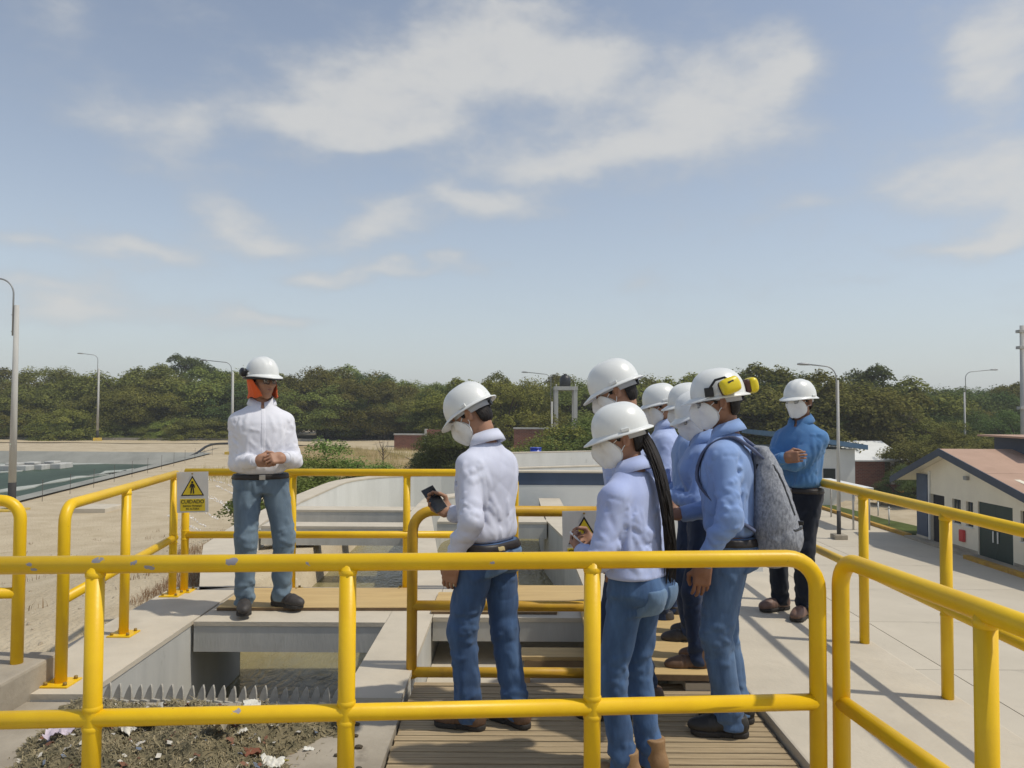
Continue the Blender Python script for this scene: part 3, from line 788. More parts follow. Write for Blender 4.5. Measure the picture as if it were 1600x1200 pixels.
def limb_folds(r, a, b, ra, rb, n, t_lo, t_hi, slant, span, w, A, out):
    t_, u, v = limb_frame(a, b)
    for _ in range(n):
        t0 = r.uniform(t_lo, t_hi); th = r.uniform(0, 6.283); sp = r.uniform(*span); sl = r.choice((-1, 1)) * r.uniform(*slant)
        pts = []
        for f in (-.5, 0, .5):
            t = min(1.03, max(-.03, t0 + sl * f)); rr = ra + (rb - ra) * t; an = th + sp * f
            pts.append(a + (b - a) * t + (u * math.cos(an) + v * math.sin(an)) * rr)
        ww = r.uniform(*w); AA = r.uniform(*A) * (1.25 if r.random() < .8 else -.6)
        out.append((pts[0], pts[1], ww, AA)); out.append((pts[1], pts[2], ww, AA))

def ik(a, b, l1, l2, pole):
    a, b = Vector(a), Vector(b); d = b - a; L_ = d.length
    if L_ > (l1 + l2) * .999: b = a + d * ((l1 + l2) * .999 / L_); d = b - a; L_ = d.length
    u = d.normalized(); p = Vector(pole); p = (p - u * p.dot(u)).normalized()
    t = (l1 * l1 - l2 * l2 + L_ * L_) / (2 * L_); hh = math.sqrt(max(0, l1 * l1 - t * t))
    return a + u * t + p * hh, b

# ---- the head, modelled once in its own frame (nose to +Y)
def head_fn(P):
    d = ell(P, (0, -.012, .045), (.076, .096, .086))
    d = smin(d, ell(P, (0, .028, -.03), (.062, .064, .084)), .04)
    d = smin(d, ell(P, (0, .060, -.098), (.027, .026, .022)), .035)
    for s in (-1, 1):
        d = smin(d, ell(P, (s * .043, .012, -.058), (.018, .034, .030)), .03)
        d = smin(d, ell(P, (s * .040, .066, -.018), (.026, .020, .022)), .02)
    d = smin(d, rcone(P, (-.036, .080, .032), (.036, .080, .032), .011, .011), .02)
    for s in (-1, 1): d = smax(d, -ell(P, (s * .031, .106, .009), (.019, .020, .014)), .012)
    d = smin(d, rcone(P, (0, .090, .020), (0, .111, -.022), .008, .0135), .014)
    for s in (-1, 1): d = smin(d, ell(P, (s * .0145, .099, -.026), (.009, .011, .008)), .008)
    d = smin(d, rcone(P, (-.019, .087, -.0535), (.019, .087, -.0535), .0065, .0065), .008)
    d = smin(d, rcone(P, (-.016, .086, -.0635), (.016, .086, -.0635), .0075, .0075), .008)
    d = smax(d, -rcone(P, (-.021, .0985, -.058), (.021, .0985, -.058), .0022, .0022), .003)
    for s in (-1, 1):
        e = ell(P, (s * .083, -.016, -.004), (.010, .019, .033), Matrix.Rotation(s * -.25, 3, 'Z'))
        e = smax(e, -ell(P, (s * .092, -.010, .0), (.009, .011, .020)), .006)
        d = smin(d, e, .010)
    d = smin(d, rcone(P, (0, -.020, -.045), (0, -.024, -.090), .052, .050), .03)
    return d
HEAD = field(head_fn, (-.10, -.115, -.18), (.10, .13, .135), .0042)

def hair_fn(P):
    d = ell(P, (0, -.016, .045), (.083, .103, .094))
    d = smin(d, ell(P, (0, -.052, -.028), (.068, .052, .055)), .03)
    x, y, z = P
    d = smax(d, y - (.062 + .25 * np.clip(z - .03, 0, 1)), .012)             # keep the face free
    d = smax(d, -(z + .075 - .9 * np.maximum(y + .02, 0) * 0), .01)
    d = smax(d, np.where(y > -.052, .010 - z + .5 * np.clip(-y - .01, 0, .05), -1), .012)   # hairline over the ears
    for s in (-1, 1): d = smin(d, rbox(P, (s * .0735, .016, .016), (.005, .009, .020), .004), .008)
    return d + .0015 * np.sin(x * 420 + np.sin(z * 200) * 2) * np.sin(z * 90 + y * 150)
HAIR = field(hair_fn, (-.095, -.125, -.09), (.095, .10, .15), .0045)

# ---- hands (right hand: fingers +Y, palm -Z, thumb to -X)
HANDS = {}
def hand_geo(curl, thumb):
    key = (curl, thumb)
    if key in HANDS: return HANDS[key]
    segs = []
    for (bx, by, L_, r0, extra) in ((-.030, .088, .078, .0092, 0), (-.010, .093, .086, .0094, .04), (.011, .090, .080, .0090, .08), (.030, .080, .062, .0080, .14)):
        p = Vector((bx, by, 0)); ang = curl * .55 + extra * curl; sp = bx * 1.2
        for i, f in enumerate((.46, .31, .24)):
            dv = Vector((math.sin(sp) * math.cos(ang), math.cos(ang) * math.cos(sp), -math.sin(ang)))
            q = p + dv * (L_ * f); segs.append((p, q, r0 * (1 - .1 * i), r0 * (.93 - .1 * i))); p = q; ang += curl * (.95 if i == 0 else .7)
    tp = Vector((-.026, .022, -.006)); t1 = tp + Vector((-.030, .034, -.012 - .020 * thumb)); t2 = t1 + Vector((-.004 + .020 * thumb, .030, -.006 - .012 * thumb)); t3 = t2 + Vector((.004 + .012 * thumb, .024, -.004 - .006 * thumb))
    def fn(P):
        d = rbox(P, (0, .048, 0), (.042, .048, .0145), .0135)
        d = smin(d, rcone(P, (0, -.018, 0), (0, .02, 0), .0235, .025), .025)
        d = smin(d, ell(P, (-.026, .035, -.008), (.018, .03, .016)), .015)
        for a, b, ra, rb in segs: d = smin(d, rcone(P, a, b, ra, rb), .004)
        d = smin(d, rcone(P, tp, t1, .0135, .0115), .012); d = smin(d, rcone(P, t1, t2, .0112, .0100), .004); d = smin(d, rcone(P, t2, t3, .0100, .0085), .004)
        return d
    HANDS[key] = field(fn, (-.085, -.07, -.115), (.06, .19, .04), .0046)
    return HANDS[key]

# ---- shoes, two shapes (toe to +Y, sole at z=0)
def shoe_fn(P, top):
    d = ell(P, (0, .122, .040), (.046, .078, .042))
    d = smin(d, rcone(P, (0, -.03, .050), (0, .09, .052), .043, .040), .03)
    d = smin(d, ell(P, (0, -.045, .05), (.038, .042, .050)), .02)
    d = smin(d, rcone(P, (0, -.022, .06), (0, -.018, top), .046, .050), .03)
    x, y, z = P
    d = smax(d, .022 - z, .004); d = smax(d, z - top, .006)
    cr = .0022 * np.sin(y * 190 + 3 * np.sin(x * 40)) * np.exp(-((y - .075) / .03) ** 2)
    return d + cr
def sole_fn(P):
    x, y, z = P
    d = rcone((x, y, z * 0), (0, -.046, 0), (0, .135, 0), .041, .050)
    d = smax(d, np.where((y > -.01) & (y < .05), np.abs(x) - .040, -1.0), .02)
    return smax(smax(d, -z, .003), z - .026, .004)
SHOE = {k: mesh_np('shoe_' + k, *field(lambda P: shoe_fn(P, t), (-.06, -.10, .0), (.06, .21, t + .02), .006)) for k, t in (('low', .10), ('boot', .165))}
SOLE = mesh_np('sole', *field(sole_fn, (-.06, -.10, -.01), (.06, .20, .03), .006))
def lace_mesh():
    mb = MB()
    for k in range(4):
        y = .028 + .022 * k; z = .098 - .0085 * k
        mb.tube([(-.026, y - .006, z - .010), (-.012, y, z + .003 - .002 * k), (.012, y + .003, z + .003 - .002 * k), (.026, y - .006, z - .010)], .003, 6)
    me = bpy.data.meshes.new('lace'); mb.bm.to_mesh(me); mb.bm.free(); return me
LACE = lace_mesh()

# ---- hard hat (front to +Y, rim plane z=0)
def hat_mesh():
    na, nr = 64, 16; V = []; Q = []
    rx, ry, hz = .116, .140, .142
    for j in range(nr + 1):
        t = j / nr * math.pi / 2
        for i in range(na):
            a = 2 * math.pi * i / na; ca, sa = math.cos(a), math.sin(a)
            cr = math.cos(t) ** .78; z = hz * math.sin(t) ** .92
            x, y = rx * ca * cr, ry * sa * cr - .004
            # raised crown ridges running front to back
            rid = .0075 * math.exp(-((x - 0) / .020) ** 2) * min(1, z / .05) + .003 * (math.exp(-((abs(x) - .048) / .010) ** 2)) * min(1, z / .06)
            x *= 1 + rid * .6; y *= 1 + rid * 2.0; z += rid
            V.append((x, y, z))
    for j in range(nr):
        for i in range(na): Q.append((j * na + i, j * na + (i + 1) % na, (j + 1) * na + (i + 1) % na, (j + 1) * na + i))
    return V, Q, na
def make_hat_meshes():
    V, Q, na = hat_mesh()
    dome = mesh_np('dome', V, Q)
    # brim: ring out from the rim; long peak in front
    BV, BQ = [], []
    prof = [(0, .004, .006), (.45, .0005, .0), (1, -.004, .0), (1.04, -.009, .0), (.98, -.011, 0), (.4, -.0075, 0), (-.08, -.004, 0)]
    for (f, dz, _) in prof:
        for i in range(na):
            a = 2 * math.pi * i / na; ca, sa = math.cos(a), math.sin(a)
            w = .013 + .041 * max(0, sa) ** 3.2 + .010 * max(0, -sa) ** 2
            droop = -.016 * max(0, sa) ** 3 * f - .003 * f
            BV.append(((.1155 + w * f) * ca, (.1395 + w * f) * sa - .004, .003 + dz + droop))
    for j in range(len(prof) - 1):
        for i in range(na): BQ.append((j * na + i, (j + 1) * na + i, (j + 1) * na + (i + 1) % na, j * na + (i + 1) % na))
    brim = mesh_np('brim', BV, BQ)
    me_l = []
    for s in (-1, 1):
        lug = MB(); lug.box(s * .118 - .006, s * .118 + .006, -.035, .005, .006, .022, .003)
        m_ = bpy.data.meshes.new('side_lug'); lug.bm.to_mesh(m_); lug.bm.free(); me_l.append(m_)
    band = MB(); pts = []
    for i in range(41):
        a = 2 * math.pi * i / 40; pts.append((.090 * math.cos(a), .108 * math.sin(a) - .008))
    pv, pq = [], []
    for i, (x, y) in enumerate(pts):
        low = -.034 if y < -.02 else -.018
        for z, k in ((.02, 1.0), (low, 1.0), (low, .965), (.02, .965)): pv.append((x * k, y * k - (.006 if (y < -.06 and z < 0) else 0), z))
    for i in range(40):
        for k in range(4): pq.append((i * 4 + k, i * 4 + (k + 1) % 4, (i + 1) * 4 + (k + 1) % 4, (i + 1) * 4 + k))
    me_b = mesh_np('headband', pv, pq)
    kn = MB().tube([(0, -.108, -.024), (0, -.132, -.026)], [.017, .015], 14)
    me_k = bpy.data.meshes.new('ratchet_knob'); kn.bm.to_mesh(me_k); kn.bm.free()
    return dome, brim, me_l, me_b, me_k
HAT = make_hat_meshes()

# ---- folded white respirator
def mask_mesh():
    # rows top -> bottom: centre y, z, side x, side y, side z
    rows = [(.121, .020, .034, .078, .008), (.130, .008, .054, .056, .000), (.139, -.012, .066, .040, -.008), (.145, -.034, .072, .026, -.024), (.143, -.052, .0735, .016, -.040), (.132, -.072, .071, .012, -.058), (.118, -.092, .062, .016, -.076), (.104, -.109, .046, .032, -.096), (.094, -.116, .030, .046, -.107)]
    r0 = np.array(rows); tt = np.linspace(0, len(rows) - 1, 25); r0[:, 1] -= .007; r0[:, 4] -= .004; rows = [tuple(np.interp(t_, np.arange(len(r0)), r0[:, c_]) for c_ in range(5)) for t_ in tt]
    V, Q = [], []; n = 32
    for off in (0, 1):
        for (cy, cz, sx, sy, sz) in rows:
            for i in range(n + 1):
                u = -1 + 2 * i / n; a = abs(u)
                y = cy + (sy - cy) * (a ** 1.02); x = sx * u; z = cz + (sz - cz) * a
                y -= off * .004
                if a < .07: y += .0022
                if abs(cz + .052) < .004: y -= .0012
                V.append((x * (1 - off * .02), y, z))
    R_ = len(rows); m = n + 1
    for off in (0, 1):
        b = off * R_ * m
        for j in range(R_ - 1):
            for i in range(n):
                q = (b + j * m + i, b + j * m + i + 1, b + (j + 1) * m + i + 1, b + (j + 1) * m + i); Q.append(q if off else q[::-1])
    b = R_ * m
    for j in range(R_ - 1):
        for i in (0, n): Q.append((j * m + i, (j + 1) * m + i, b + (j + 1) * m + i, b + j * m + i))
    for i in range(n):
        for j in (0, R_ - 1): Q.append((j * m + i, j * m + i + 1, b + j * m + i + 1, b + j * m + i))
    V = np.array(V, float); half = len(V) // 2; lim = np.r_[np.full(half, .0085), np.full(half, .0045)]
    for _ in range(25):       # the cloth lies on the cheeks, never under the skin
        hf = lambda A_: head_fn((A_[:, 0], A_[:, 1], A_[:, 2])); v0 = hf(V); e_ = 1e-3
        g_ = np.stack([hf(V + np.eye(3)[k_] * e_) - v0 for k_ in range(3)], 1); g_ /= np.linalg.norm(g_, axis=1)[:, None] + 1e-9
        V = V + g_ * np.clip(lim - v0, 0, .01)[:, None] * .8
    me = mesh_np('face_mask', V, Q)
    st = []
    for s in (-1, 1):
        mb = MB()
        def skin_x(y, z):      # first skin contact coming in from the side
            xs = np.linspace(.11, .02, 91); v = head_fn((xs, np.full(91, y), np.full(91, z))); k_ = np.nonzero(v < .0028)[0]; return xs[k_[0]] if len(k_) else .02
        for (y0, z0), (y1, z1) in (((.044, -.010), (-.002, .024)), ((.022, -.064), (-.004, -.026))):
            mb.tube([Vector((s * skin_x(y0 + (y1 - y0) * f, z0 + (z1 - z0) * f), y0 + (y1 - y0) * f, z0 + (z1 - z0) * f)) for f in (0, .2, .4, .6, .8, 1)], .0022, 6)
        m_ = bpy.data.meshes.new('ear_loop'); mb.bm.to_mesh(m_); mb.bm.free(); st.append(m_)
    return me, st
MASK = mask_mesh()

def glasses_meshes():
    mb = MB()
    for s in (-1, 1):
        ring = fillet([(s * .008, .104, .012), (s * .012, .104, .026), (s * .050, .094, .026), (s * .058, .088, .018), (s * .050, .093, -.012), (s * .016, .105, -.012), (s * .008, .105, .0), (s * .008, .104, .012)], .008, 4)
        mb.tube(ring, .0019, 6)
        mb.tube([(s * .058, .088, .018), (s * .078, .06, .016), (s * .084, -.02, .012)], .0019, 6)
    mb.tube([(-.008, .104, .012), (0, .108, .015), (.008, .104, .012)], .0018, 6)
    fr = bpy.data.meshes.new('frame'); mb.bm.to_mesh(fr); mb.bm.free()
    ln = []
    for s in (-1, 1):
        mb = MB(); mb.poly([(s * .009, .1045, .024), (s * .050, .094, .024), (s * .056, .089, .016), (s * .050, .0935, -.010), (s * .017, .105, -.010), (s * .009, .1052, .0)], .0012, (0, 1, 0))
        m_ = bpy.data.meshes.new('lens'); bmesh.ops.recalc_face_normals(mb.bm, faces=mb.bm.faces); mb.bm.to_mesh(m_); mb.bm.free(); ln.append(m_)
    return fr, ln
GLASSES = glasses_meshes()
def ball(name, r, seg=14):
    b = bmesh.new(); bmesh.ops.create_uvsphere(b, u_segments=seg, v_segments=seg // 2 + 2, radius=r); me = bpy.data.meshes.new(name); b.to_mesh(me); b.free()
    me.polygons.foreach_set('use_smooth', np.ones(len(me.polygons), dtype=bool)); return me
EYE = ball('eye', .0125)

# ---- cloth and skin materials
def crease(m, sc, dist, dist2, stretch):
    """adds ridged crease relief on top of a cloth material"""
    N, L = m.node_tree.nodes, m.node_tree.links; b = N['Principled BSDF']
    tc = N.new('ShaderNodeTexCoord'); mp = N.new('ShaderNodeMapping'); mp.inputs['Scale'].default_value = stretch; mp.inputs['Rotation'].default_value = (.3, .2, .4); L.new(tc.outputs['Object'], mp.inputs[0])
    n = N.new('ShaderNodeTexNoise'); n.noise_type = 'RIDGED_MULTIFRACTAL'; n.inputs['Scale'].default_value = sc; n.inputs['Detail'].default_value = 2.5; n.inputs['Distortion'].default_value = dist2; L.new(mp.outputs[0], n.inputs['Vector'])
    bp = N.new('ShaderNodeBump'); bp.inputs['Distance'].default_value = dist; bp.inputs['Strength'].default_value = .8; bp.invert = True
    L.new(n.outputs[0], bp.inputs['Height'])
    old = b.inputs['Normal'].links
    if old: L.new(old[0].from_socket, bp.inputs['Normal'])
    L.new(bp.outputs[0], b.inputs['Normal'])
    return m
def cloth(name, col, col2=None, bump=.0005, rough=.85, sc=60, weave=900):
    m = mat(name, col, rough, col2=col2 or tuple(c * .86 for c in col), vscale=5, bump=bump, bscale=sc, stretch=(1, 1, .45), spec=.2, sheen=.15)
    return crease(m, 9, .003, .6, (1.0, 1.0, .6))
def denim(name, col, col2):
    m = mat(name, col, .9, col2=col2, vscale=5.5, bump=.0008, bscale=90, stretch=(1.6, 1.6, .5), spec=.15, sheen=.1, detail=10)
    return crease(m, 11, .0035, .8, (.8, .8, 1.3))
M_skin = mat('skin_tan', (.40, .215, .13), .55, col2=(.34, .175, .105), vscale=14, bump=.0004, bscale=180, spec=.4)
M_skin2 = mat('skin_brown', (.30, .148, .085), .55, col2=(.25, .12, .068), vscale=14, bump=.0004, bscale=180, spec=.4)
M_skin3 = mat('skin_light_brown', (.36, .19, .115), .55, col2=(.31, .155, .095), vscale=14, bump=.0004, bscale=180, spec=.4)
M_lip = mat('lip', (.24, .09, .07), .5)
M_hair = mat('black_hair', (.009, .007, .006), .62, col2=(.018, .013, .010), vscale=30, bump=.0015, bscale=160, stretch=(3, 3, .4), spec=.3)
M_hat = mat('hat_white', (.76, .77, .74), .30, col2=(.72, .73, .70), vscale=4, spec=.5, spots=[(12, .70, (.58, .57, .52), .10), (60, .74, (.40, .38, .34), .03)])
M_band = mat('hat_band_grey', (.45, .46, .47), .6)
M_black = mat('black_plastic', (.012, .012, .013), .45, var=.3, vscale=20)
M_mask = mat('mask_white', (.80, .80, .78), .9, col2=(.75, .75, .73), vscale=12, bump=.0004, bscale=220, spec=.1)
M_lens = bpy.data.materials.new('glasses_lens'); M_lens.use_nodes = True
_b = M_lens.node_tree.nodes['Principled BSDF']; _b.inputs['Base Color'].default_value = (.9, .92, .92, 1); _b.inputs['Roughness'].default_value = .03; _b.inputs['Transmission Weight'].default_value = .92; _b.inputs['IOR'].default_value = 1.12
def eye_mat():
    m = bpy.data.materials.new('eye'); m.use_nodes = True; N, L = m.node_tree.nodes, m.node_tree.links; b = N['Principled BSDF']; b.inputs['Roughness'].default_value = .15
    tc = N.new('ShaderNodeTexCoord'); sp = N.new('ShaderNodeSeparateXYZ'); L.new(tc.outputs['Object'], sp.inputs[0])
    gt = N.new('ShaderNodeMath'); gt.operation = 'GREATER_THAN'; gt.inputs[1].default_value = .0107; L.new(sp.outputs[1], gt.inputs[0])
    mx = N.new('ShaderNodeMix'); mx.data_type = 'RGBA'; mx.inputs['A'].default_value = (.6, .57, .52, 1); mx.inputs['B'].default_value = (.02, .012, .008, 1); L.new(gt.outputs[0], mx.inputs['Factor']); L.new(mx.outputs['Result'], b.inputs['Base Color'])
    return m
M_eye = eye_mat()
M_belt = mat('belt_leather', (.022, .016, .013), .5, var=.3, vscale=20)
M_buckle = mat('buckle_metal', (.45, .43, .40), .35, metal=.9)
M_sole = mat('sole_rubber', (.03, .026, .022), .8)
M_lace = mat('shoe_lace', (.03, .025, .02), .9)

def collar_mesh(r, tilt=.25):
    """shirt collar: stand plus folded-down leaf, open at the front (+Y)"""
    V, Q = [], []; n = 34; prof = [(1.0, -.015), (.96, .030), (1.02, .037), (1.30, .004), (1.42, -.020), (1.36, -.022), (1.05, .018)]
    for i in range(n + 1):
        a = R(98) + (R(442) - R(98)) * i / n; ca, sa = math.cos(a), math.sin(a); fr = max(0, sa)
        for k, (f, z) in enumerate(prof):
            rr = r * f; zz = z - .030 * fr ** 2 - (.022 * fr ** 3 if k in (3, 4, 5) else 0) + .012 * max(0, -sa)
            V.append((rr * ca * 1.05, rr * sa * 1.0, zz))
    m = len(prof)
    for i in range(n):
        for k in range(m): Q.append((i * m + k, i * m + (k + 1) % m, (i + 1) * m + (k + 1) % m, (i + 1) * m + k))
    return mesh_np('collar', V, Q)

def xf(geo, Mx):
    V = np.asarray(geo[0]); A = np.array(Mx.to_3x3()); return V @ A.T + np.array(Mx.to_translation()), geo[1]
def joinm(parts):
    V, Q, o = [], [], 0
    for v, q in parts: V.append(v); Q.append(np.asarray(q) + o); o += len(v)
    return np.concatenate(V), np.concatenate(Q)

FIG = {}
def person(key, label, loc, yaw, H, c, feet, arms, lean=(0, 0), twist=0.0, hip_yaw=0.0, head=(0, 0, 0), w=1.0, belly=0.0, fem=False, pel=(0, 0),
           shirt=None, trous=None, skin=None, shoe=('low', None), hatz=.030, hat_tilt=0.0, tuck=True, sleeve=1.0, leg=1.0, seed=1, mask=True, glasses=False, belt=True, hair=True,
           collar=True, headfwd=.0, buttock=1.0, fold=.0048, shrug=0.0):
    """a clothed figure. local frame: forward +Y, right +X, ground z=0. joints in units of H/1.70"""
    s = H / 1.70
    skin = skin or M_skin
    px_, py_ = pel[0] * s, pel[1] * s
    cr, sr = math.cos(hip_yaw), math.sin(hip_yaw)
    def hv(x, y, z): return Vector((px_ + (cr * x - sr * y) * s, py_ + (sr * x + cr * y) * s, z * s))
    hipw = .088 if not fem else .090
    J = {}
    for sd, sg in (('L', -1), ('R', 1)):
        fx, fy_, fyaw = feet[sd][:3]; fz = feet[sd][3] if len(feet[sd]) > 3 else 0
        an = Vector((fx * s, fy_ * s, (.085 + fz) * s)); hp = hv(sg * hipw, 0, .89)
        pole = Vector((-math.sin(fyaw), math.cos(fyaw), .05))
        kn, an = ik(hp, an, .418 * s, .398 * s, pole)
        J[sd] = (hp, kn, an, fyaw, fz)
    lx, ly = lean[0] * s, lean[1] * s
    # torso rows z, a, b, dx, dy, twist
    def row(z, a, b, f, yo=0.0): return (z * s, a * s * w, b * s * (1 + belly * (.6 if z > 1.3 else 1.0)), px_ + lx * f, py_ + ly * f + (yo + belly * .035 * (1 if z < 1.3 else .3)) * s, hip_yaw * (1 - f) + twist * f)
    if fem:
        T = [row(.84, .168, .130, .0, -.014), row(.93, .166, .126, .05, -.012), row(1.04, .142, .104, .2, .0), row(1.14, .145, .112, .45, .008), row(1.24, .152, .122, .75, .014), row(1.32, .150, .105, .9, .0), row(1.37, .105, .078, 1, -.008), row(1.405, .066, .062, 1.06, -.01)]
    else:
        T = [row(.88, .158, .112, .0, -.004), row(.97, .158, .113, .08, .0), row(1.06, .163, .120, .25, .004), row(1.18, .172, .125, .55, .004), row(1.28, .180, .124, .8, .0), row(1.355, .166, .104, .93, -.006), row(1.395, .105, .080, 1, -.010), row(1.425, .070, .066, 1.06, -.010)]
    ct, st_ = math.cos(twist), math.sin(twist)
    shw = (.160 if not fem else .142) * w
    sh_z = (1.322 if not fem else 1.300) + shrug
    def sv(x, y, z): return Vector((px_ + lx * .95 + (ct * x - st_ * y) * s, py_ + ly * .95 + (st_ * x + ct * y) * s, z * s))
    A = {}
    for sd, sg in (('L', -1), ('R', 1)):
        a = arms[sd]; shp = sv(sg * shw, -.008, sh_z)
        wr = Vector(a['wrist']) * s; el_, wr = ik(shp, wr, .285 * s, .255 * s, Vector(a.get('pole', (sg * .6, -1, -.2))))
        A[sd] = (shp, el_, wr)
    hem = (.875 if tuck else (.80 if not fem else .86)) * s
    if tuck: hem = .934 * s
    elif fem: hem = .935 * s
    neck = Vector((px_ + lx * 1.06, py_ + ly * 1.06 - .012 * s, (1.43 if not fem else 1.405) * s))
    hyaw, hpit, hrol = head
    hs = (s ** .5) * (1.0 if not fem else .965)
    hc = neck + Vector((0, .020 + headfwd + .045 * math.sin(hpit), .152 - .03 * max(0, math.sin(hpit)))) * s
    # turn of the head
    HM = Matrix.Translation(hc) @ Matrix.Rotation(hyaw, 4, 'Z') @ Matrix.Rotation(-hpit, 4, 'X') @ Matrix.Rotation(hrol, 4, 'Y') @ Matrix.Scale(hs, 4)
    ru, re_, rw = (.035 + .018 * sleeve) * s, (.028 + .022 * sleeve) * s, (.018 + .020 * sleeve) * s
    if fem: ru, re_, rw = ru * .92, re_ * .93, rw * .95
    def torso(P):
        return loft(P, T, 2.35)
    def shirt_fn(P):
        d = torso(P)
        if fem:
            for sg in (-1, 1):
                q = sv(sg * .062, .080, 1.215); d = smin(d, ell(P, q, (.056 * s, .052 * s, .056 * s)), .04)
        else:
            for sg in (-1, 1):
                q = sv(sg * .085, -.055, 1.27); d = smin(d, ell(P, q, (.080 * s * w, .060 * s, .10 * s)), .05)
        for sd in 'LR':
            a, b, e = A[sd]
            nb = neck + Vector((0, .004, -.035 * s)); d = smin(d, rcone(P, nb + (a - nb) * .2, a, .050 * s, .044 * s), .04 * s)
            d = smin(d, rcone(P, a, b, ru, re_ * 1.05, (.0028, 3.2, .9, .3, seed)), .05 * s)
            fa = rcone(P, b, e + (b - e).normalized() * .012, re_, rw, (.0034, 3.6, .2, .4, seed + 2))
            d = smin(d, fa, .02 * s)
        nk = neck + Vector((-math.sin(twist) * .075, math.cos(twist) * .075, .0)) * s
        d = smax(d, -ell(P, nk, (.034 * s, .055 * s, .042 * s)), .01)
        d = d - folds(P, seed, fold * .55)
        # blousing over the belt
        z = P[2]
        if tuck: d = d - .014 * s * np.exp(-((z - hem - .05 * s) / (.04 * s)) ** 2) * (.6 + .4 * np.sin(P[0] * 26 + P[1] * 19 + seed)) + .012 * s * np.exp(-((z - hem) / (.014 * s)) ** 2)
        d = smax(d, np.where(z < hem + .05, hem - z, -1.0), .012)
        return d
    lo = np.array([min(v[i] for sd in 'LR' for v in A[sd]) for i in range(3)]) - .10; hi = np.array([max(v[i] for sd in 'LR' for v in A[sd]) for i in range(3)]) + .10
    lo = np.minimum(lo, (px_ - .26, py_ - .24 + min(0, ly), hem - .02)); hi = np.maximum(hi, (px_ + .26, py_ + .24 + max(0, ly), 1.47 * s)); lo[2] = min(hem - .02, min(A[sd][2].z for sd in 'LR') - .07)
    # sleeves may hang below the hem: keep them there
    def shirt_full(P):
        d = shirt_fn(P); z = P[2]
        for sd in 'LR':
            a, b, e = A[sd]
            if e.z < hem + .04 or b.z < hem + .04:
                fa = rcone(P, b, e + (b - e).normalized() * .012, re_, rw, (.0034, 3.6, .2, .4, seed + 2)) - folds(P, seed, fold * .8)
                d = np.minimum(d, fa)
        return seg_folds(P, d, SF)
    rs = random.Random(seed * 7 + 1); SF = []
    Ta = np.array(T)
    def tp(z, th):
        a_, b_, cx_, cy_ = [np.interp(z, Ta[:, 0], Ta[:, c]) for c in (1, 2, 3, 4)]; tw_ = np.interp(z, Ta[:, 0], Ta[:, 5])
        xx, yy = a_ * math.cos(th), b_ * math.sin(th); return Vector((cx_ + xx * math.cos(tw_) - yy * math.sin(tw_), cy_ + xx * math.sin(tw_) + yy * math.cos(tw_), z))
    fa_ = fold / .005
    for _ in range(26):      # tucks rising from the waist
        th = rs.uniform(0, 6.283); z0 = hem + rs.uniform(0, .03); z1 = z0 + rs.uniform(.08, .28); dt = rs.uniform(-.5, .5); w_, A_ = rs.uniform(.009, .016), rs.uniform(.007, .015) * fa_ * rs.choice((1, 1, 1, -.6))
        pm = tp((z0 + z1) / 2, th + dt * .35); SF.append((tp(z0, th), pm, w_, A_)); SF.append((pm, tp(z1, th + dt), w_, A_))
    for _ in range(26):      # pulls from the armholes across chest and back
        sg_ = rs.choice((0, math.pi)); th = sg_ + rs.uniform(-.7, .7); z0 = rs.uniform(1.18, 1.31) * s; th1 = th + rs.choice((-1, 1)) * rs.uniform(.4, 1.2); z1 = z0 - rs.uniform(.05, .30) * s; w_, A_ = rs.uniform(.009, .017), rs.uniform(.007, .015) * fa_ * rs.choice((1, 1, 1, -.6))
        pm = tp((z0 + z1) / 2 + rs.uniform(-.015, .015), (th + th1) / 2); SF.append((tp(z0, th), pm, w_, A_)); SF.append((pm, tp(z1, th1), w_, A_))
    for _ in range(14):      # long soft verticals
        th = rs.uniform(0, 6.283); z1 = rs.uniform(1.2, 1.36) * s; z0 = z1 - rs.uniform(.12, .3) * s; dt = rs.uniform(-.25, .25); w_, A_ = rs.uniform(.010, .018), rs.uniform(.007, .014) * fa_
        SF.append((tp(z0, th), tp(z1, th + dt), w_, A_))
    for sd in 'LR':
        a, b, e = A[sd]; t_, u, v = limb_frame(a, b); ring = [a + (b - a) * .06 + (u * math.cos(k_ * .524) + v * math.sin(k_ * .524)) * ru for k_ in range(13)]
        for q0, q1 in zip(ring, ring[1:]): SF.append((q0, q1, .0065, -.0055))
        limb_folds(rs, a, b, ru, re_, 9, .05, .6, (.05, .45), (.5, 1.6), (.009, .016), (.004 * fa_, .008 * fa_), SF)
        limb_folds(rs, a, b, ru, re_, 10, .62, 1.0, (.02, .22), (.8, 2.2), (.007, .013), (.005 * fa_, .0095 * fa_), SF)
        limb_folds(rs, b, e, re_, rw, 12, .0, .5, (.02, .25), (.8, 2.2), (.007, .013), (.004 * fa_, .009 * fa_), SF)
        limb_folds(rs, b, e, re_, rw, 6, .5, .95, (.05, .3), (.6, 1.8), (.006, .011), (.003 * fa_, .006 * fa_), SF)
    trow = [(.80, .120, .112, 0, -.012), (.86, .160 if not fem else .172, .118, 0, -.014), (.90 if not fem else .93, .160 if not fem else .165, .114, 0, -.008), (.935 if not fem else .98, .156 if not fem else .148, .110, 0, -.004)]
    TP = [(z * s, a * s * (w if not fem else 1), b * s * (1 + belly * .7), px_, py_ + (yo + belly * .03) * s, hip_yaw) for z, a, b, _, yo in trow]
    wtop = TP[-1][0]
    rt, rk, ra = .086 * leg * s, .064 * leg * s, .054 * leg * s
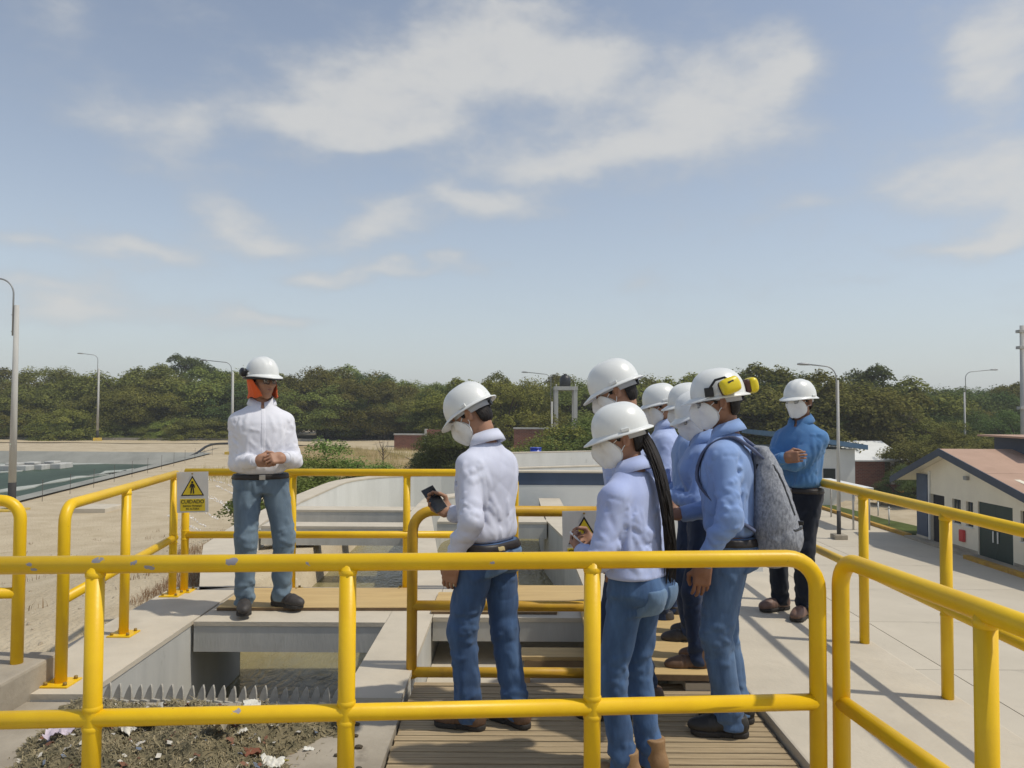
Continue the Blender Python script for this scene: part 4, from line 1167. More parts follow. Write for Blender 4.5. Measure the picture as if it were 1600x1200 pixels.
    def trous_fn(P):
        d = loft(P, TP, 2.3)
        for sg in (-1, 1):
            q = hv(sg * .066, -.058 * buttock, .865); d = smin(d, ell(P, q, (.078 * s, .072 * s * buttock, .088 * s)), .045)
        ls = []
        for sd in 'LR':
            hp, kn, an, fyaw, fz = J[sd]
            e = rcone(P, hp, kn, rt, rk, (.0035, 3.0, .92, .2, seed + 1))
            e = smin(e, rcone(P, kn, an + Vector((0, -.008, -.055 * s)), rk, ra, (.0065, 5.0, .86, .26, seed + 4)), .03)
            ls.append(e)
        d = smin(d, np.minimum(ls[0], ls[1]), .035)
        d = d - folds(P, seed + 9, fold * .35, 1.2, .9)
        d = seg_folds(P, d, TF)
        z = P[2]
        d = smax(d, z - wtop, .006)
        zc = min(J[sd][2].z for sd in 'LR') - .050 * s
        return smax(d, zc - z, .006)
    TF = []; rs2 = random.Random(seed * 5 + 3); tfa = 1.15 if fem else 1.5
    for sd in 'LR':
        hp, kn, an = J[sd][:3]; fo = an + Vector((0, -.008, -.055 * s))
        limb_folds(rs2, hp, kn, rt, rk, 10, .0, .4, (.05, .3), (.5, 1.6), (.010, .017), (.004 * tfa, .0075 * tfa), TF)
        limb_folds(rs2, hp, kn, rt, rk, 9, .72, 1.02, (.02, .14), (.9, 2.2), (.010, .016), (.0045 * tfa, .008 * tfa), TF)
        limb_folds(rs2, kn, fo, rk, ra, 9, .0, .3, (.02, .16), (.9, 2.2), (.010, .016), (.0045 * tfa, .008 * tfa), TF)
        limb_folds(rs2, kn, fo, rk, ra, 16, .62, .97, (.01, .12), (.8, 2.6), (.009, .015), (.005 * tfa, .009 * tfa), TF)
        limb_folds(rs2, kn, fo, rk, ra, 7, .1, .9, (.3, .7), (.2, .8), (.012, .019), (.005 * tfa, .008 * tfa), TF)
        limb_folds(rs2, hp, kn, rt, rk, 7, .2, .9, (.3, .7), (.2, .8), (.012, .020), (.005 * tfa, .008 * tfa), TF)
    pts = [v for sd in 'LR' for v in J[sd][:3]]
    tlo = np.minimum(np.array([min(v[i] for v in pts) for i in range(3)]) - .10, (px_ - .2, py_ - .22, 0)); thi = np.maximum(np.array([max(v[i] for v in pts) for i in range(3)]) + .10, (px_ + .2, py_ + .2, wtop)); tlo[2] = min(J[sd][2].z for sd in 'LR') - .07
    # --- body mesh: head, neck, core, limbs and hands
    def core(P):
        d = loft(P, [(r0[0], r0[1] * .8, r0[2] * .8) + tuple(r0[3:]) for r0 in T], 2.2)
        d = smin(d, rcone(P, neck - Vector((0, .005, .09 * s)), hc + HM.to_3x3() @ Vector((0, -.030, -.06)), .058 * s, .053 * s), .03)
        for sd in 'LR':
            a, b, e = A[sd]; d = smin(d, rcone(P, a, b, ru * .55, re_ * .5), .03); d = smin(d, rcone(P, b, e, re_ * .5, .021 * s), .02)
            hp, kn, an = J[sd][:3]; d = smin(d, rcone(P, hp, kn, rt * .72, rk * .72), .04); d = smin(d, rcone(P, kn, an, rk * .72, ra * .62), .02)
        return d
    blo = np.minimum(lo, tlo); bhi = np.maximum(hi, thi); bhi[2] = hc.z
    geo = [field(core, blo, bhi, .016), xf(HEAD, HM)]
    hand_mats = {}
    for sd, sg in (('L', -1), ('R', 1)):
        a = arms[sd]
        if a.get('hand') is None: continue
        fd = Vector(a['fdir']).normalized(); pn = Vector(a['palm']); Zv = -(pn - fd * pn.dot(fd)).normalized(); Xv = fd.cross(Zv)
        Mh = Matrix(((Xv.x, fd.x, Zv.x, 0), (Xv.y, fd.y, Zv.y, 0), (Xv.z, fd.z, Zv.z, 0), (0, 0, 0, 1)))
        g = hand_geo(*a['hand']); V, Q = g
        if sd == 'L': V = V * np.array([-1, 1, 1]); Q = Q[:, ::-1]
        Mh = Matrix.Translation(A[sd][2] + fd * .018 * s) @ Mh @ Matrix.Scale(s * (1.0 if not fem else .92), 4); hand_mats[sd] = Mh
        geo.append(xf((V, Q), Mh))
    V, Q = joinm(geo)
    root = link_mesh('person', mesh_np('person', V, Q), skin); tag(root, label, 'person', 'people in white hard hats on the plant')
    root.location = loc; root.rotation_euler = (0, 0, yaw)
    so_ = link_mesh('shirt', mesh_np('shirt', *field(shirt_full, lo, hi, .0088 if loc[1] > 4.2 else .0074)), shirt, root)
    to_ = link_mesh('trousers', mesh_np('trousers', *field(trous_fn, tlo, thi, .0092 if loc[1] > 4.2 else .0076)), trous, root)
    if collar:
        co = link_mesh('collar', collar_mesh(.069 * s), shirt, so_)
        co.location = neck + Vector((0, .004, .012)) ; co.rotation_euler = (-.18 - ly * .3, 0, twist)
    # cuffs hug the wrist end of each sleeve
    for sd in 'LR':
        a, b, e = A[sd]; u = (e - b).normalized()
        MB().tube([e - u * .058, e - u * .054, e + u * .008, e + u * .010], [rw * 1.0, rw * 1.12, rw * 1.04, rw * .9], 18).build('cuff', shirt, so_)
    if belt:
        zb = wtop - .020 * s
        bo = link_mesh('belt', mesh_np('belt', *field(lambda P: smax(trous_fn(P) - .0065, np.abs(P[2] - zb) - .018 * s, .003), (px_ - .24, py_ - .22, zb - .03), (px_ + .24, py_ + .22, zb + .03), .008)), M_belt, to_)
        bk = MB().box(-.022, .022, -.004, .006, -.019, .019, .003).build('buckle', M_buckle, bo); bk.location = (px_ - math.sin(hip_yaw) * .12 * s, py_ + (.104 * (1 + belly * .7) + belly * .03 + .010) * s, zb); bk.rotation_euler = (0, 0, hip_yaw)
    # shoes
    kind, smat = shoe
    for sd in 'LR':
        hp, kn, an, fyaw, fz = J[sd]
        sh = link_mesh('shoe', SHOE[kind], None, root)
        if not SHOE[kind].materials: SHOE[kind].materials.append(None)
        sh.material_slots[0].link = 'OBJECT'; sh.material_slots[0].material = smat
        sh.location = (an.x, an.y, fz * s); sh.rotation_euler = (0, 0, fyaw); sh.scale = (s * 1.0,) * 3
        so2 = link_mesh('sole', SOLE, M_sole, sh); link_mesh('laces', LACE, M_lace, sh)
    # headgear
    def hp_(name, me, m, parent=None, Mloc=None):
        o = link_mesh(name, me, m, parent or root)
        if parent is None: o.matrix_local = HM @ (Mloc or Matrix.Identity(4))
        return o
    if hair: hp_('hair', mesh_np('hair', *HAIR) if 'HAIRM' not in FIG else FIG['HAIRM'], M_hair)
    hat = hp_('hard_hat', HAT[0], M_hat, None, Matrix.Translation((0, -.004, hatz)) @ Matrix.Rotation(hat_tilt, 4, 'X') @ Matrix.Scale(.955, 4))
    hp_('brim', HAT[1], M_hat, hat); [hp_('side_lug', m_, M_hat, hat) for m_ in HAT[2]]; hp_('headband', HAT[3], M_band, hat); hp_('ratchet_knob', HAT[4], M_black, hat)
    for sg in (-1, 1):
        e = hp_('eye', EYE, M_eye, None, Matrix.Translation((sg * .031, .077, .009)))
    eb = MB()
    for sg in (-1, 1): eb.tube([(sg * .014, .092, .0265), (sg * .030, .0925, .032), (sg * .050, .079, .027)], [.003, .0042, .002], 6)
    m_ = bpy.data.meshes.new('eyebrows'); eb.bm.to_mesh(m_); eb.bm.free(); hp_('eyebrows', m_, M_hair)
    if not mask:
        lb = MB(); lb.tube([(-.024, .0835, -.0580), (-.010, .0925, -.0545), (0, .0935, -.0555), (.010, .0925, -.0545), (.024, .0835, -.0580)], [.0015, .0042, .0036, .0042, .0015], 8); lb.tube([(-.022, .0835, -.0590), (0, .0920, -.0640), (.022, .0835, -.0590)], [.0015, .0055, .0015], 8)
        m_ = bpy.data.meshes.new('lips'); lb.bm.to_mesh(m_); lb.bm.free(); hp_('lips', m_, M_lip)
    if mask:
        mk = hp_('face_mask', MASK[0], M_mask)
        for m_ in MASK[1]: hp_('ear_loop', m_, M_mask, mk)
    if glasses:
        gl = hp_('glasses', GLASSES[0], M_black)
        for m_ in GLASSES[1]: hp_('lens', m_, M_lens, gl)
    FIG[key] = dict(root=root, HM=HM, A=A, J=J, hat=hat, hands=hand_mats, s=s, shirt=so_, trousers=to_, trous_fn=trous_fn, shirt_fn=shirt_full, neck=neck, hv=hv, sv=sv, lo=lo, hi=hi, tlo=tlo, thi=thi)
    return FIG[key]
# ------------------------------------------------------------------ people
M_wshirt = cloth('white_shirt', (.74, .74, .78), (.68, .68, .73))
M_wshirt2 = cloth('pale_white_shirt', (.64, .66, .76), (.57, .59, .70))
M_lilac = cloth('lilac_shirt', (.42, .49, .73), (.36, .42, .66))
M_lilac2 = cloth('light_lilac_shirt', (.42, .50, .74), (.36, .44, .68))
M_blue = cloth('light_blue_shirt', (.245, .365, .63), (.20, .305, .56))
M_blue2 = cloth('soft_blue_shirt', (.225, .335, .60), (.18, .275, .52))
M_azure = cloth('azure_denim_shirt', (.075, .205, .42), (.055, .155, .34))
M_jean_pale = denim('faded_jeans', (.165, .225, .275), (.11, .155, .20))
M_jean = denim('blue_jeans', (.072, .135, .26), (.038, .075, .16))
M_jean2 = denim('mid_blue_jeans', (.080, .155, .30), (.036, .075, .165))
M_jean3 = denim('washed_jeans', (.11, .185, .31), (.055, .10, .19))
M_jean_dark = denim('dark_jeans', (.010, .014, .026), (.006, .009, .016))
M_jean_navy = denim('navy_jeans', (.025, .045, .10), (.014, .025, .06))
M_tan = mat('tan_boot_leather', (.33, .20, .09), .7, col2=(.24, .14, .065), vscale=14, bump=.001, bscale=120)
M_brown = mat('brown_boot_leather', (.15, .085, .05), .6, col2=(.10, .055, .032), vscale=14, bump=.001, bscale=120)
M_blackshoe = mat('black_shoe_leather', (.016, .015, .014), .45, col2=(.028, .025, .022), vscale=14, bump=.0006, bscale=120)
M_greyshoe = mat('dusty_black_shoe', (.035, .03, .028), .6, col2=(.06, .052, .045), vscale=20, bump=.0006, bscale=120)
M_oxblood = mat('dusty_brown_shoe', (.19, .11, .08), .55, col2=(.13, .075, .055), vscale=14, bump=.0006, bscale=120)
DZ = -.05
D = R
relax = (.45, .35); grip = (1.0, .8); fist = (1.25, 1.0)

# 1 the man facing the group
person('speaker', 'man in white shirt and faded jeans with orange neck flap, hands clasped, facing the group', (-1.86, 5.72, .028), D(202), 1.785, None,
       {'L': (-.15, .03, D(42)), 'R': (.10, .06, D(-4))},
       {'L': dict(wrist=(-.14, .275, 1.06), pole=(-.4, -.9, -.5), hand=fist, fdir=(1, .42, -.05), palm=(.1, -.8, -.5)),
        'R': dict(wrist=(.06, .25, 1.04), pole=(.4, -.9, -.5), hand=(.75, .5), fdir=(-1, .38, -.02), palm=(.1, -1, .1))},
       lean=(0, .0), head=(D(30), D(2), 0), w=1.02, belly=.16, shrug=-.022, hatz=.042, shirt=M_wshirt, trous=M_jean_pale, skin=M_skin, shoe=('low', M_greyshoe), seed=3, mask=False, glasses=True, sleeve=1.0, leg=1.13, fold=.006, hat_tilt=D(2))
# 2 the man with the phone
person('phone', 'man in white shirt and blue jeans with mask looking down at his phone', (-.115, 3.82, DZ), D(58), 1.64, None,
       {'L': (-.085, .05, D(16)), 'R': (.075, -.13, D(-10))},
       {'L': dict(wrist=(-.225, .06, .85), pole=(-.5, -1, .0), hand=relax, fdir=(.25, .35, -1), palm=(.9, .2, .2)),
        'R': dict(wrist=(.05, .27, 1.04), pole=(.9, -.6, -.7), hand=(.85, .6), fdir=(-.35, .80, .45), palm=(-.7, .0, .75))},
       lean=(0, .02), head=(D(14), D(32), 0), headfwd=.055, w=1.0, shirt=M_wshirt2, trous=M_jean, skin=M_skin, shoe=('low', M_brown), seed=7, sleeve=1.08, leg=1.1, fold=.0085)
# 3 the woman in front
person('woman', 'woman in lilac shirt and tight jeans with long black hair down her back', (.535, 3.27, DZ), D(54), 1.555, None,
       {'L': (-.10, .02, D(20)), 'R': (.10, -.02, D(-6))},
       {'L': dict(wrist=(-.10, .235, 1.02), pole=(-.9, -.8, -.35), hand=grip, fdir=(.6, .8, .2), palm=(.5, -.2, .6)),
        'R': dict(wrist=(.08, .25, 1.04), pole=(.9, -.7, -.4), hand=grip, fdir=(-.6, .8, .1), palm=(-.5, -.2, .6))},
       lean=(0, .035), headfwd=.035, head=(D(34), D(11), 0), w=1.24, fem=True, tuck=False, shirt=M_lilac, trous=M_jean2, skin=M_skin3, shoe=('boot', M_tan), seed=12, sleeve=1.2, leg=.98, buttock=1.15, belt=False, fold=.008, hat_tilt=D(-4))
# 4 the tall man behind her
person('tall', 'tallest man in the group, pale lilac shirt, head bowed behind the woman', (.64, 3.98, DZ), D(70), 1.77, None,
       {'L': (-.12, .08, D(8)), 'R': (.10, -.04, D(-8))},
       {'L': dict(wrist=(-.235, .04, .83), pole=(-.5, -1, 0), hand=relax, fdir=(.1, .12, -1), palm=(.9, .3, .1)),
        'R': dict(wrist=(.235, .04, .83), pole=(.5, -1, 0), hand=relax, fdir=(-.1, .12, -1), palm=(-.9, .3, .1))},
       lean=(0, .05), head=(D(6), D(24), 0), headfwd=.02, w=1.0, shirt=M_lilac2, trous=M_jean_navy, skin=M_skin, shoe=('low', M_brown), seed=15, sleeve=1.1, leg=.98)
# 5..7 the huddle between
person('girl', 'woman with glasses and mask looking down, blue shirt, beside the man with yellow ear defenders', (1.12, 4.48, .02), D(84), 1.575, None,
       {'L': (-.09, .06, D(6)), 'R': (.09, -.05, D(-6))},
       {'L': dict(wrist=(-.06, .26, 1.07), pole=(-.9, -.8, -.35), hand=grip, fdir=(.6, .8, .2), palm=(.5, -.2, .6)),
        'R': dict(wrist=(.08, .26, 1.02), pole=(.9, -.8, -.35), hand=grip, fdir=(-.6, .8, .1), palm=(-.5, -.2, .6))},
       lean=(0, .02), head=(D(14), D(20), 0), fem=True, tuck=False, shirt=M_blue2, trous=M_jean_navy, skin=M_skin3, shoe=('boot', M_brown), seed=18, sleeve=1.1, glasses=True, leg=.95, belt=False)
person('mid', 'masked person in the huddle, second hard hat from the tall man', (1.17, 4.98, .02), D(80), 1.60, None,
       {'L': (-.09, .02, D(6)), 'R': (.09, -.05, D(-6))},
       {'L': dict(wrist=(-.12, .22, .95), pole=(-.9, -.8, -.35), hand=relax, fdir=(.4, .8, .1), palm=(.5, -.2, .6)),
        'R': dict(wrist=(.12, .22, .95), pole=(.9, -.8, -.35), hand=relax, fdir=(-.4, .8, .1), palm=(-.5, -.2, .6))},
       lean=(0, .02), head=(D(20), D(8), 0), shirt=M_blue, trous=M_jean_navy, skin=M_skin, shoe=('low', M_greyshoe), seed=21)
person('back', 'person deepest in the huddle, only hard hat and cheek above the tall shoulder', (1.09, 5.48, .0), D(78), 1.635, None,
       {'L': (-.09, .02, D(6)), 'R': (.09, -.05, D(-6))},
       {'L': dict(wrist=(-.14, .20, .95), pole=(-.9, -.8, -.35), hand=relax, fdir=(.4, .8, .1), palm=(.5, -.2, .6)),
        'R': dict(wrist=(.14, .20, .95), pole=(.9, -.8, -.35), hand=relax, fdir=(-.4, .8, .1), palm=(-.5, -.2, .6))},
       lean=(0, .01), head=(D(12), D(12), 0), shirt=M_lilac2, trous=M_jean_navy, skin=M_skin, shoe=('low', M_greyshoe), seed=24)
# 8 the man with the ear defenders
person('muffs', 'man in light blue shirt with yellow ear defenders on hard hat, wearing backpack', (1.085, 3.80, DZ), D(68), 1.705, None,
       {'L': (-.10, .0, D(14)), 'R': (.09, -.01, D(4))},
       {'L': dict(wrist=(-.245, .10, .835), pole=(-.6, -1, 0), hand=relax, fdir=(.1, .12, -1), palm=(.9, .3, .1)),
        'R': dict(wrist=(.14, .26, 1.0), pole=(.8, -1, -.3), hand=grip, fdir=(-.5, .8, .1), palm=(-.5, -.2, .6))},
       lean=(0, .03), head=(D(14), D(8), 0), headfwd=.02, w=1.02, shirt=M_blue, trous=M_jean3, skin=M_skin2, shoe=('low', M_blackshoe), seed=28, sleeve=1.05, leg=1.12, glasses=True, fold=.0085)
# 9 the man with folded arms
person('folded', 'man in azure shirt and dark jeans with folded arms leaning by the walkway railing', (2.12, 5.74, 0), D(128), 1.68, None,
       {'L': (-.10, .07, D(10)), 'R': (.13, .02, D(-14))},
       {'L': dict(wrist=(.10, .325, 1.13), pole=(-.7, .1, -1), hand=(.9, .6), fdir=(1, -.25, .1), palm=(.05, -1, 0)),
        'R': dict(wrist=(-.08, .30, 1.17), pole=(.7, .1, -1), hand=(.8, .6), fdir=(-1, -.35, .12), palm=(.05, -1, 0))},
       lean=(-.0, -.03), pel=(0, -.03), head=(D(-4), D(2), 0), w=.98, belly=.10, shrug=-.02, fold=.007, shirt=M_azure, trous=M_jean_dark, skin=M_skin2, shoe=('low', M_oxblood), seed=33, glasses=True, leg=1.1, sleeve=1.1)
# ------------------------------------------------------------------ things worn and carried
M_orange = cloth('orange_cloth', (.80, .13, .02), (.72, .105, .015))
M_muff = mat('muff_yellow', (.78, .62, .01), .35, col2=(.72, .56, .01), vscale=8)
M_brownpl = mat('muff_brown', (.06, .02, .015), .6)

def cup_mesh():
    f = field(lambda P: smin(rbox(P, (0, 0, .020), (.052, .040, .022), .020), ell(P, (0, 0, .03), (.046, .034, .020)), .02), (-.07, -.06, -.01), (.07, .06, .07), .005)
    return mesh_np('ear_cup', *f)
def cushion_mesh():
    return mesh_np('cushion', *field(lambda P: rbox(P, (0, 0, -.010), (.046, .036, .014), .012), (-.07, -.06, -.04), (.07, .06, .02), .005))
CUP, CUSH = cup_mesh(), cushion_mesh()
def muff(hat, pos, nrm, upv, mcup, mcush, label=False):
    n = Vector(nrm).normalized(); u = Vector(upv); x = u.cross(n).normalized(); y = n.cross(x)
    Mx = Matrix(((x.x, y.x, n.x, pos[0]), (x.y, y.y, n.y, pos[1]), (x.z, y.z, n.z, pos[2]), (0, 0, 0, 1)))
    c = link_mesh('ear_cup', CUP.copy(), mcup, hat); c.matrix_local = Mx
    d = link_mesh('ear_cushion', CUSH.copy(), mcush, hat); d.matrix_local = Mx
    return c
h = FIG['muffs']['hat']
muff(h, (-.128, -.045, .045), (-.93, -.33, .12), (0, .25, 1), M_muff, M_brownpl)
muff(h, (.05, -.165, .035), (.25, -.95, .05), (0, 0, 1), M_muff, M_brownpl)
MB().tube([(-.116, .055, .012), (-.124, .045, .050), (-.128, .015, .085), (-.140, -.03, .092), (-.150, -.05, .075)], .0065, 8).build('muff_arm', M_black, h)
MB().box(-.128, -.112, .030, .075, .004, .052, .004).build('muff_clip', M_black, h)
MB().tube([(.116, .02, .012), (.126, -.05, .06), (.10, -.13, .075), (.06, -.175, .06)], .006, 8).build('muff_arm', M_black, h)
mp = MB().box(-.020, .012, .012, .022, .0485, .0505)
o = mp.build('muff_print', M_black, h); o.matrix_local = Matrix.Identity(4)
n = Vector((-.93, -.33, .12)).normalized(); x = Vector((0, .25, 1)).cross(n).normalized(); y = n.cross(x)
o.matrix_local = Matrix(((x.x, y.x, n.x, -.128), (x.y, y.y, n.y, -.045), (x.z, y.z, n.z, .045), (0, 0, 0, 1)))

# speaker: black muffs folded up, black under-brim, orange neck flap
S = FIG['speaker']; h = S['hat']
for sg in (-1, 1):
    c_ = muff(h, (sg * .122, -.045, .022), (sg * .95, -.3, .15), (0, .3, 1), M_black, M_black)
    for o_ in [x for x in h.children if x.name.startswith('ear_c')]: o_.scale = (.74, .74, .74)
mb = MB(); V, Q = [], []; na = 48
for (k, dz) in ((.97, .0), (1.16, -.016), (1.15, -.026), (.93, -.030)):
    for i in range(na):
        a = 2 * math.pi * i / na; ca, sa = math.cos(a), math.sin(a); w_ = 1 + .20 * max(0, sa) ** 2
        V.append((.116 * ca * k, .138 * sa * k * (w_ if k > 1 else 1), dz - .012 * max(0, sa) ** 2 * (k > 1)))
for j in range(3):
    for i in range(na): Q.append((j * na + i, (j + 1) * na + i, (j + 1) * na + (i + 1) % na, j * na + (i + 1) % na))
link_mesh('sun_brim', mesh_np('sun_brim', V, Q), M_black, h)
V, Q = [], []; nu, nv = 44, 14
for lay in (0, 1):
    for j in range(nv + 1):
        t = j / nv
        for i in range(nu + 1):
            u = -1 + 2 * i / nu
            amax = R(97) + t * R(46)        # how far the flap comes forward
            a = -math.pi / 2 + u * amax
            rx = .104 + (.088 - .104) * t ** .8 + .016 * max(0, t - .75) * 4; ry = .124 + (.098 - .124) * t
            rip = .004 * math.sin(i * 1.9 + 3 * t) * t
            cyy = -.006 + (.012 + .018 * max(0, math.sin(a))) * t
            V.append(((rx + rip - lay * .004) * math.cos(a), (ry + rip - lay * .004) * math.sin(a) + cyy, .030 - .148 * t + .012 * t * max(0, math.sin(a)) + (.006 * math.sin(i * .9) * t)))
m_ = nu + 1
for lay in (0, 1):
    b = lay * (nv + 1) * m_
    for j in range(nv):
        for i in range(nu):
            q = (b + j * m_ + i, b + j * m_ + i + 1, b + (j + 1) * m_ + i + 1, b + (j + 1) * m_ + i); Q.append(q[::-1] if lay == 0 else q)
b = (nv + 1) * m_
for j in range(nv):
    for i in (0, nu): Q.append((j * m_ + i, (j + 1) * m_ + i, b + (j + 1) * m_ + i, b + j * m_ + i))
for i in range(nu): Q.append((nv * m_ + i, nv * m_ + i + 1, b + nv * m_ + i + 1, b + nv * m_ + i))
o = link_mesh('neck_flap', mesh_np('neck_flap', V, Q), M_orange, S['root']); o.matrix_local = S['HM']
# placket and buttons down the front of the white shirt
def patch_on(fig, which, fn_box, off, name, m, parent, lo, hi, hh=.006):
    f = fig[which]
    o = link_mesh(name, mesh_np(name, *field(lambda P: smax(f(P) - off, fn_box(P), .002), lo, hi, hh)), m, parent); return o
s = S['s']
sh = S['shirt']
patch_on(S, 'shirt_fn', lambda P: rbox(P, (.0, .2, 1.2 * s), (.017, .2, .19 * s), .004), .003, 'placket', M_wshirt, sh, (-.03, .02, .98 * s), (.03, .32, 1.42 * s))
# back pockets of the jeans
def pocket(key, sg, m, zc=.830, w_=.060, hgt=.062, xo=.075):
    F = FIG[key]; s = F['s']; c = F['hv'](sg * xo, -.14, zc)
    patch_on(F, 'trous_fn', lambda P: np.maximum(rbox(P, c, (w_ * s, .12, hgt * s), .01), -1), .0075, 'back_pocket', m, F['trousers'], np.array(c) - np.array((.10, .14, .10)), np.array(c) + np.array((.10, .14, .10)), .007)
M_pk = denim('pocket_denim', (.15, .24, .37), (.075, .13, .22)); pocket('woman', -1, M_pk); pocket('woman', 1, M_pk); pocket('phone', -1, M_pk); pocket('phone', 1, M_pk); pocket('muffs', -1, M_jean3)
F = FIG['phone']; s = F['s']; c = F['hv'](-.075, -.14, .912)
M_patchy = mat('leather_patch', (.45, .36, .17), .8)
patch_on(F, 'trous_fn', lambda P: rbox(P, c, (.024, .12, .011), .002), .0075, 'label_patch', M_patchy, F['trousers'], np.array(c) - np.array((.05, .14, .04)), np.array(c) + np.array((.05, .14, .04)), .005)

# long wavy hair
W = FIG['woman']; s = W['s']; rnd = random.Random(4)
hm = W['HM']
def lh(p): return hm @ Vector(p)
base = [lh((.0, -.085, .03)), lh((.0, -.115, -.03)), lh((.01, -.115, -.10))] + [Vector((.015 + .03 * t, -.128 - .022 * math.sin(t * 2.6), (1.30 - .40 * t)) ) * s for t in (0, .25, .5, .75, 1.0)]
base[2] = (base[1] + base[3]) / 2 + Vector((0, -.01, .01))
def cr_spline(p, n=5):
    out = []
    for i in range(len(p) - 1):
        a, b, c_, d = p[max(0, i - 1)], p[i], p[i + 1], p[min(len(p) - 1, i + 2)]
        for k in range(n):
            t = k / n; out.append(.5 * ((2 * b) + (c_ - a) * t + (2 * a - 5 * b + 4 * c_ - d) * t * t + (3 * b - a - 3 * c_ + d) * t ** 3))
    return out + [p[-1]]
mb = MB(); sp = cr_spline(base)
L_ = len(sp)
mb.tube(sp, [(.017 + .008 * math.sin(min(1, i / L_ * 1.6) * math.pi)) * (1 - .75 * (i / L_) ** 3) for i in range(L_)], 10)
for k in range(300):
    a = rnd.uniform(0, 6.28); rr = rnd.uniform(.45, 1.12); ph = rnd.uniform(0, 6.28); end = rnd.randint(int(L_ * .66), L_); fr = rnd.uniform(.55, .95); am = rnd.uniform(.4, 1.5)
    pts = []; rad = []
    for i in range(0, end):
        t = i / L_; spread = .034 - .008 * t + .022 * max(0, t - .6)
        wv = .015 * t * am * math.sin(i * fr + ph)
        pts.append(sp[i] + Vector((math.cos(a + 1.2 * t) * spread * rr * 1.1 + wv, math.sin(a + 1.2 * t) * spread * rr * .6 + wv * .4, .004 * math.sin(i * fr * .7 + ph)))); rad.append(.0034 * (1 - .85 * (i / end) ** 2))
    mb.tube(pts, rad, 4, cap=False)
mb.build('long_hair', M_hair, W['root'], smooth=True)

# phone in the far hand
F = FIG['phone']; Mh = F['hands']['R']; Wm = Matrix.Translation(F['root'].location) @ Matrix.Rotation(F['root'].rotation_euler.z, 4, 'Z')
M_screen = mat('phone_screen', (.02, .022, .024), .12)
M_case = mat('phone_case', (.05, .055, .055), .4)
ph = empty('mobile_phone'); tag(ph, 'black mobile phone held by the man in the white shirt', 'phone')
ph.matrix_world = Wm @ Mh @ Matrix.Translation((-.012, .095, -.022)) @ Matrix.Rotation(R(28), 4, 'Z')
MB().box(-.037, .037, -.072, .082, -.005, .005, .003).build('case', M_case, ph)
MB().box(-.034, .034, -.068, .078, -.0062, -.0051).build('screen', M_screen, ph)
M_paper = mat('paper', (.78, .78, .76), .8)
def held(key, side, name, label, cat, size, m, off, rot, m2=None):
    F = FIG[key]; Wm = Matrix.Translation(F['root'].location) @ Matrix.Rotation(F['root'].rotation_euler.z, 4, 'Z')
    e = empty(name); tag(e, label, cat); e.matrix_world = Wm @ F['hands'][side] @ Matrix.Translation(off) @ Euler(rot).to_matrix().to_4x4()
    MB().box(-size[0], size[0], -size[1], size[1], -size[2], size[2], size[2] * .3).build('cover', m, e)
    if m2: MB().box(-size[0] * .93, size[0] * .93, -size[1] * .95, size[1] * .95, size[2], size[2] * 1.5).build('sheet', m2, e)
held('woman', 'L', 'notebook', 'small white notepad held against the chest by the long-haired woman', 'notebook', (.05, .075, .004), M_paper, (0, .09, -.03), (0, 0, .3), M_paper)
held('girl', 'L', 'clipboard', 'dark clipboard held by the woman with glasses in the huddle', 'clipboard', (.06, .085, .004), M_black, (0, .08, -.03), (.3, 0, .3), M_paper)

# grey backpack
F = FIG['muffs']; s = F['s']
def pack_fn(P):
    rows = [(.80, .100, .055, .03, -.185, 0), (.83, .135, .085, .03, -.195, 0), (.92, .158, .105, .03, -.205, 0), (1.04, .155, .100, .03, -.200, 0), (1.18, .130, .078, .03, -.180, 0), (1.30, .095, .055, .03, -.155, 0), (1.37, .070, .035, .03, -.135, 0)]
    d = loft(P, rows, 2.6)
    d = smin(d, ell(P, (.03, -.275, .93), (.110, .050, .090)), .03)
    d = d - folds(P, 77, .006)
    return seg_folds(P, d, PF)
rp = random.Random(9); PF = []
for _ in range(40):
    a0 = rp.uniform(3.3, 6.1); z0 = rp.uniform(.84, 1.3); z1 = z0 + rp.uniform(-.16, .16); a1 = a0 + rp.uniform(-.8, .8); q = lambda z, a_: Vector((.03 + .14 * math.cos(a_), -.195 + .095 * math.sin(a_), z)); PF.append((q(z0, a0), q(z1, a1), rp.uniform(.008, .015), rp.uniform(.005, .011)))
lo, hi = (-.17, -.37, .77), (.23, -.06, 1.40)
bp = empty('backpack', F['root'].location, F['root'].rotation_euler.z); tag(bp, 'grey mottled fabric backpack on the man with yellow ear defenders', 'backpack')
M_pack = mat('mottled_grey_fabric', (.33, .345, .375), .9, col2=(.16, .17, .195), vscale=90, bump=.0015, bscale=120, detail=12, stretch=(1, 1, .6))
crease(M_pack, 9, .004, 1.0, (1, 1, .8))
bag = link_mesh('bag', mesh_np('bag', *field(pack_fn, lo, hi, .0095)), M_pack, bp)
for (c, hs, nm) in (((-.05, -.26, 1.17), (.010, .14, .12), 'zip'), ((.02, -.26, .985), (.11, .14, .006), 'pocket_zip')):
    f = lambda P: smax(pack_fn(P) - .004, rbox(P, c, hs, .003), .002)
    link_mesh(nm, mesh_np(nm, *field(f, np.array(c) - np.array(hs) - .02, np.array(c) + np.array(hs) + .02, .006)), M_black, bag)
MB().box(-.006, .014, -.33, -.30, 1.0, 1.02, .003).build('zip_puller', M_black, bag)
M_strap = mat('pack_strap', (.10, .12, .20), .9, var=.3, vscale=30)
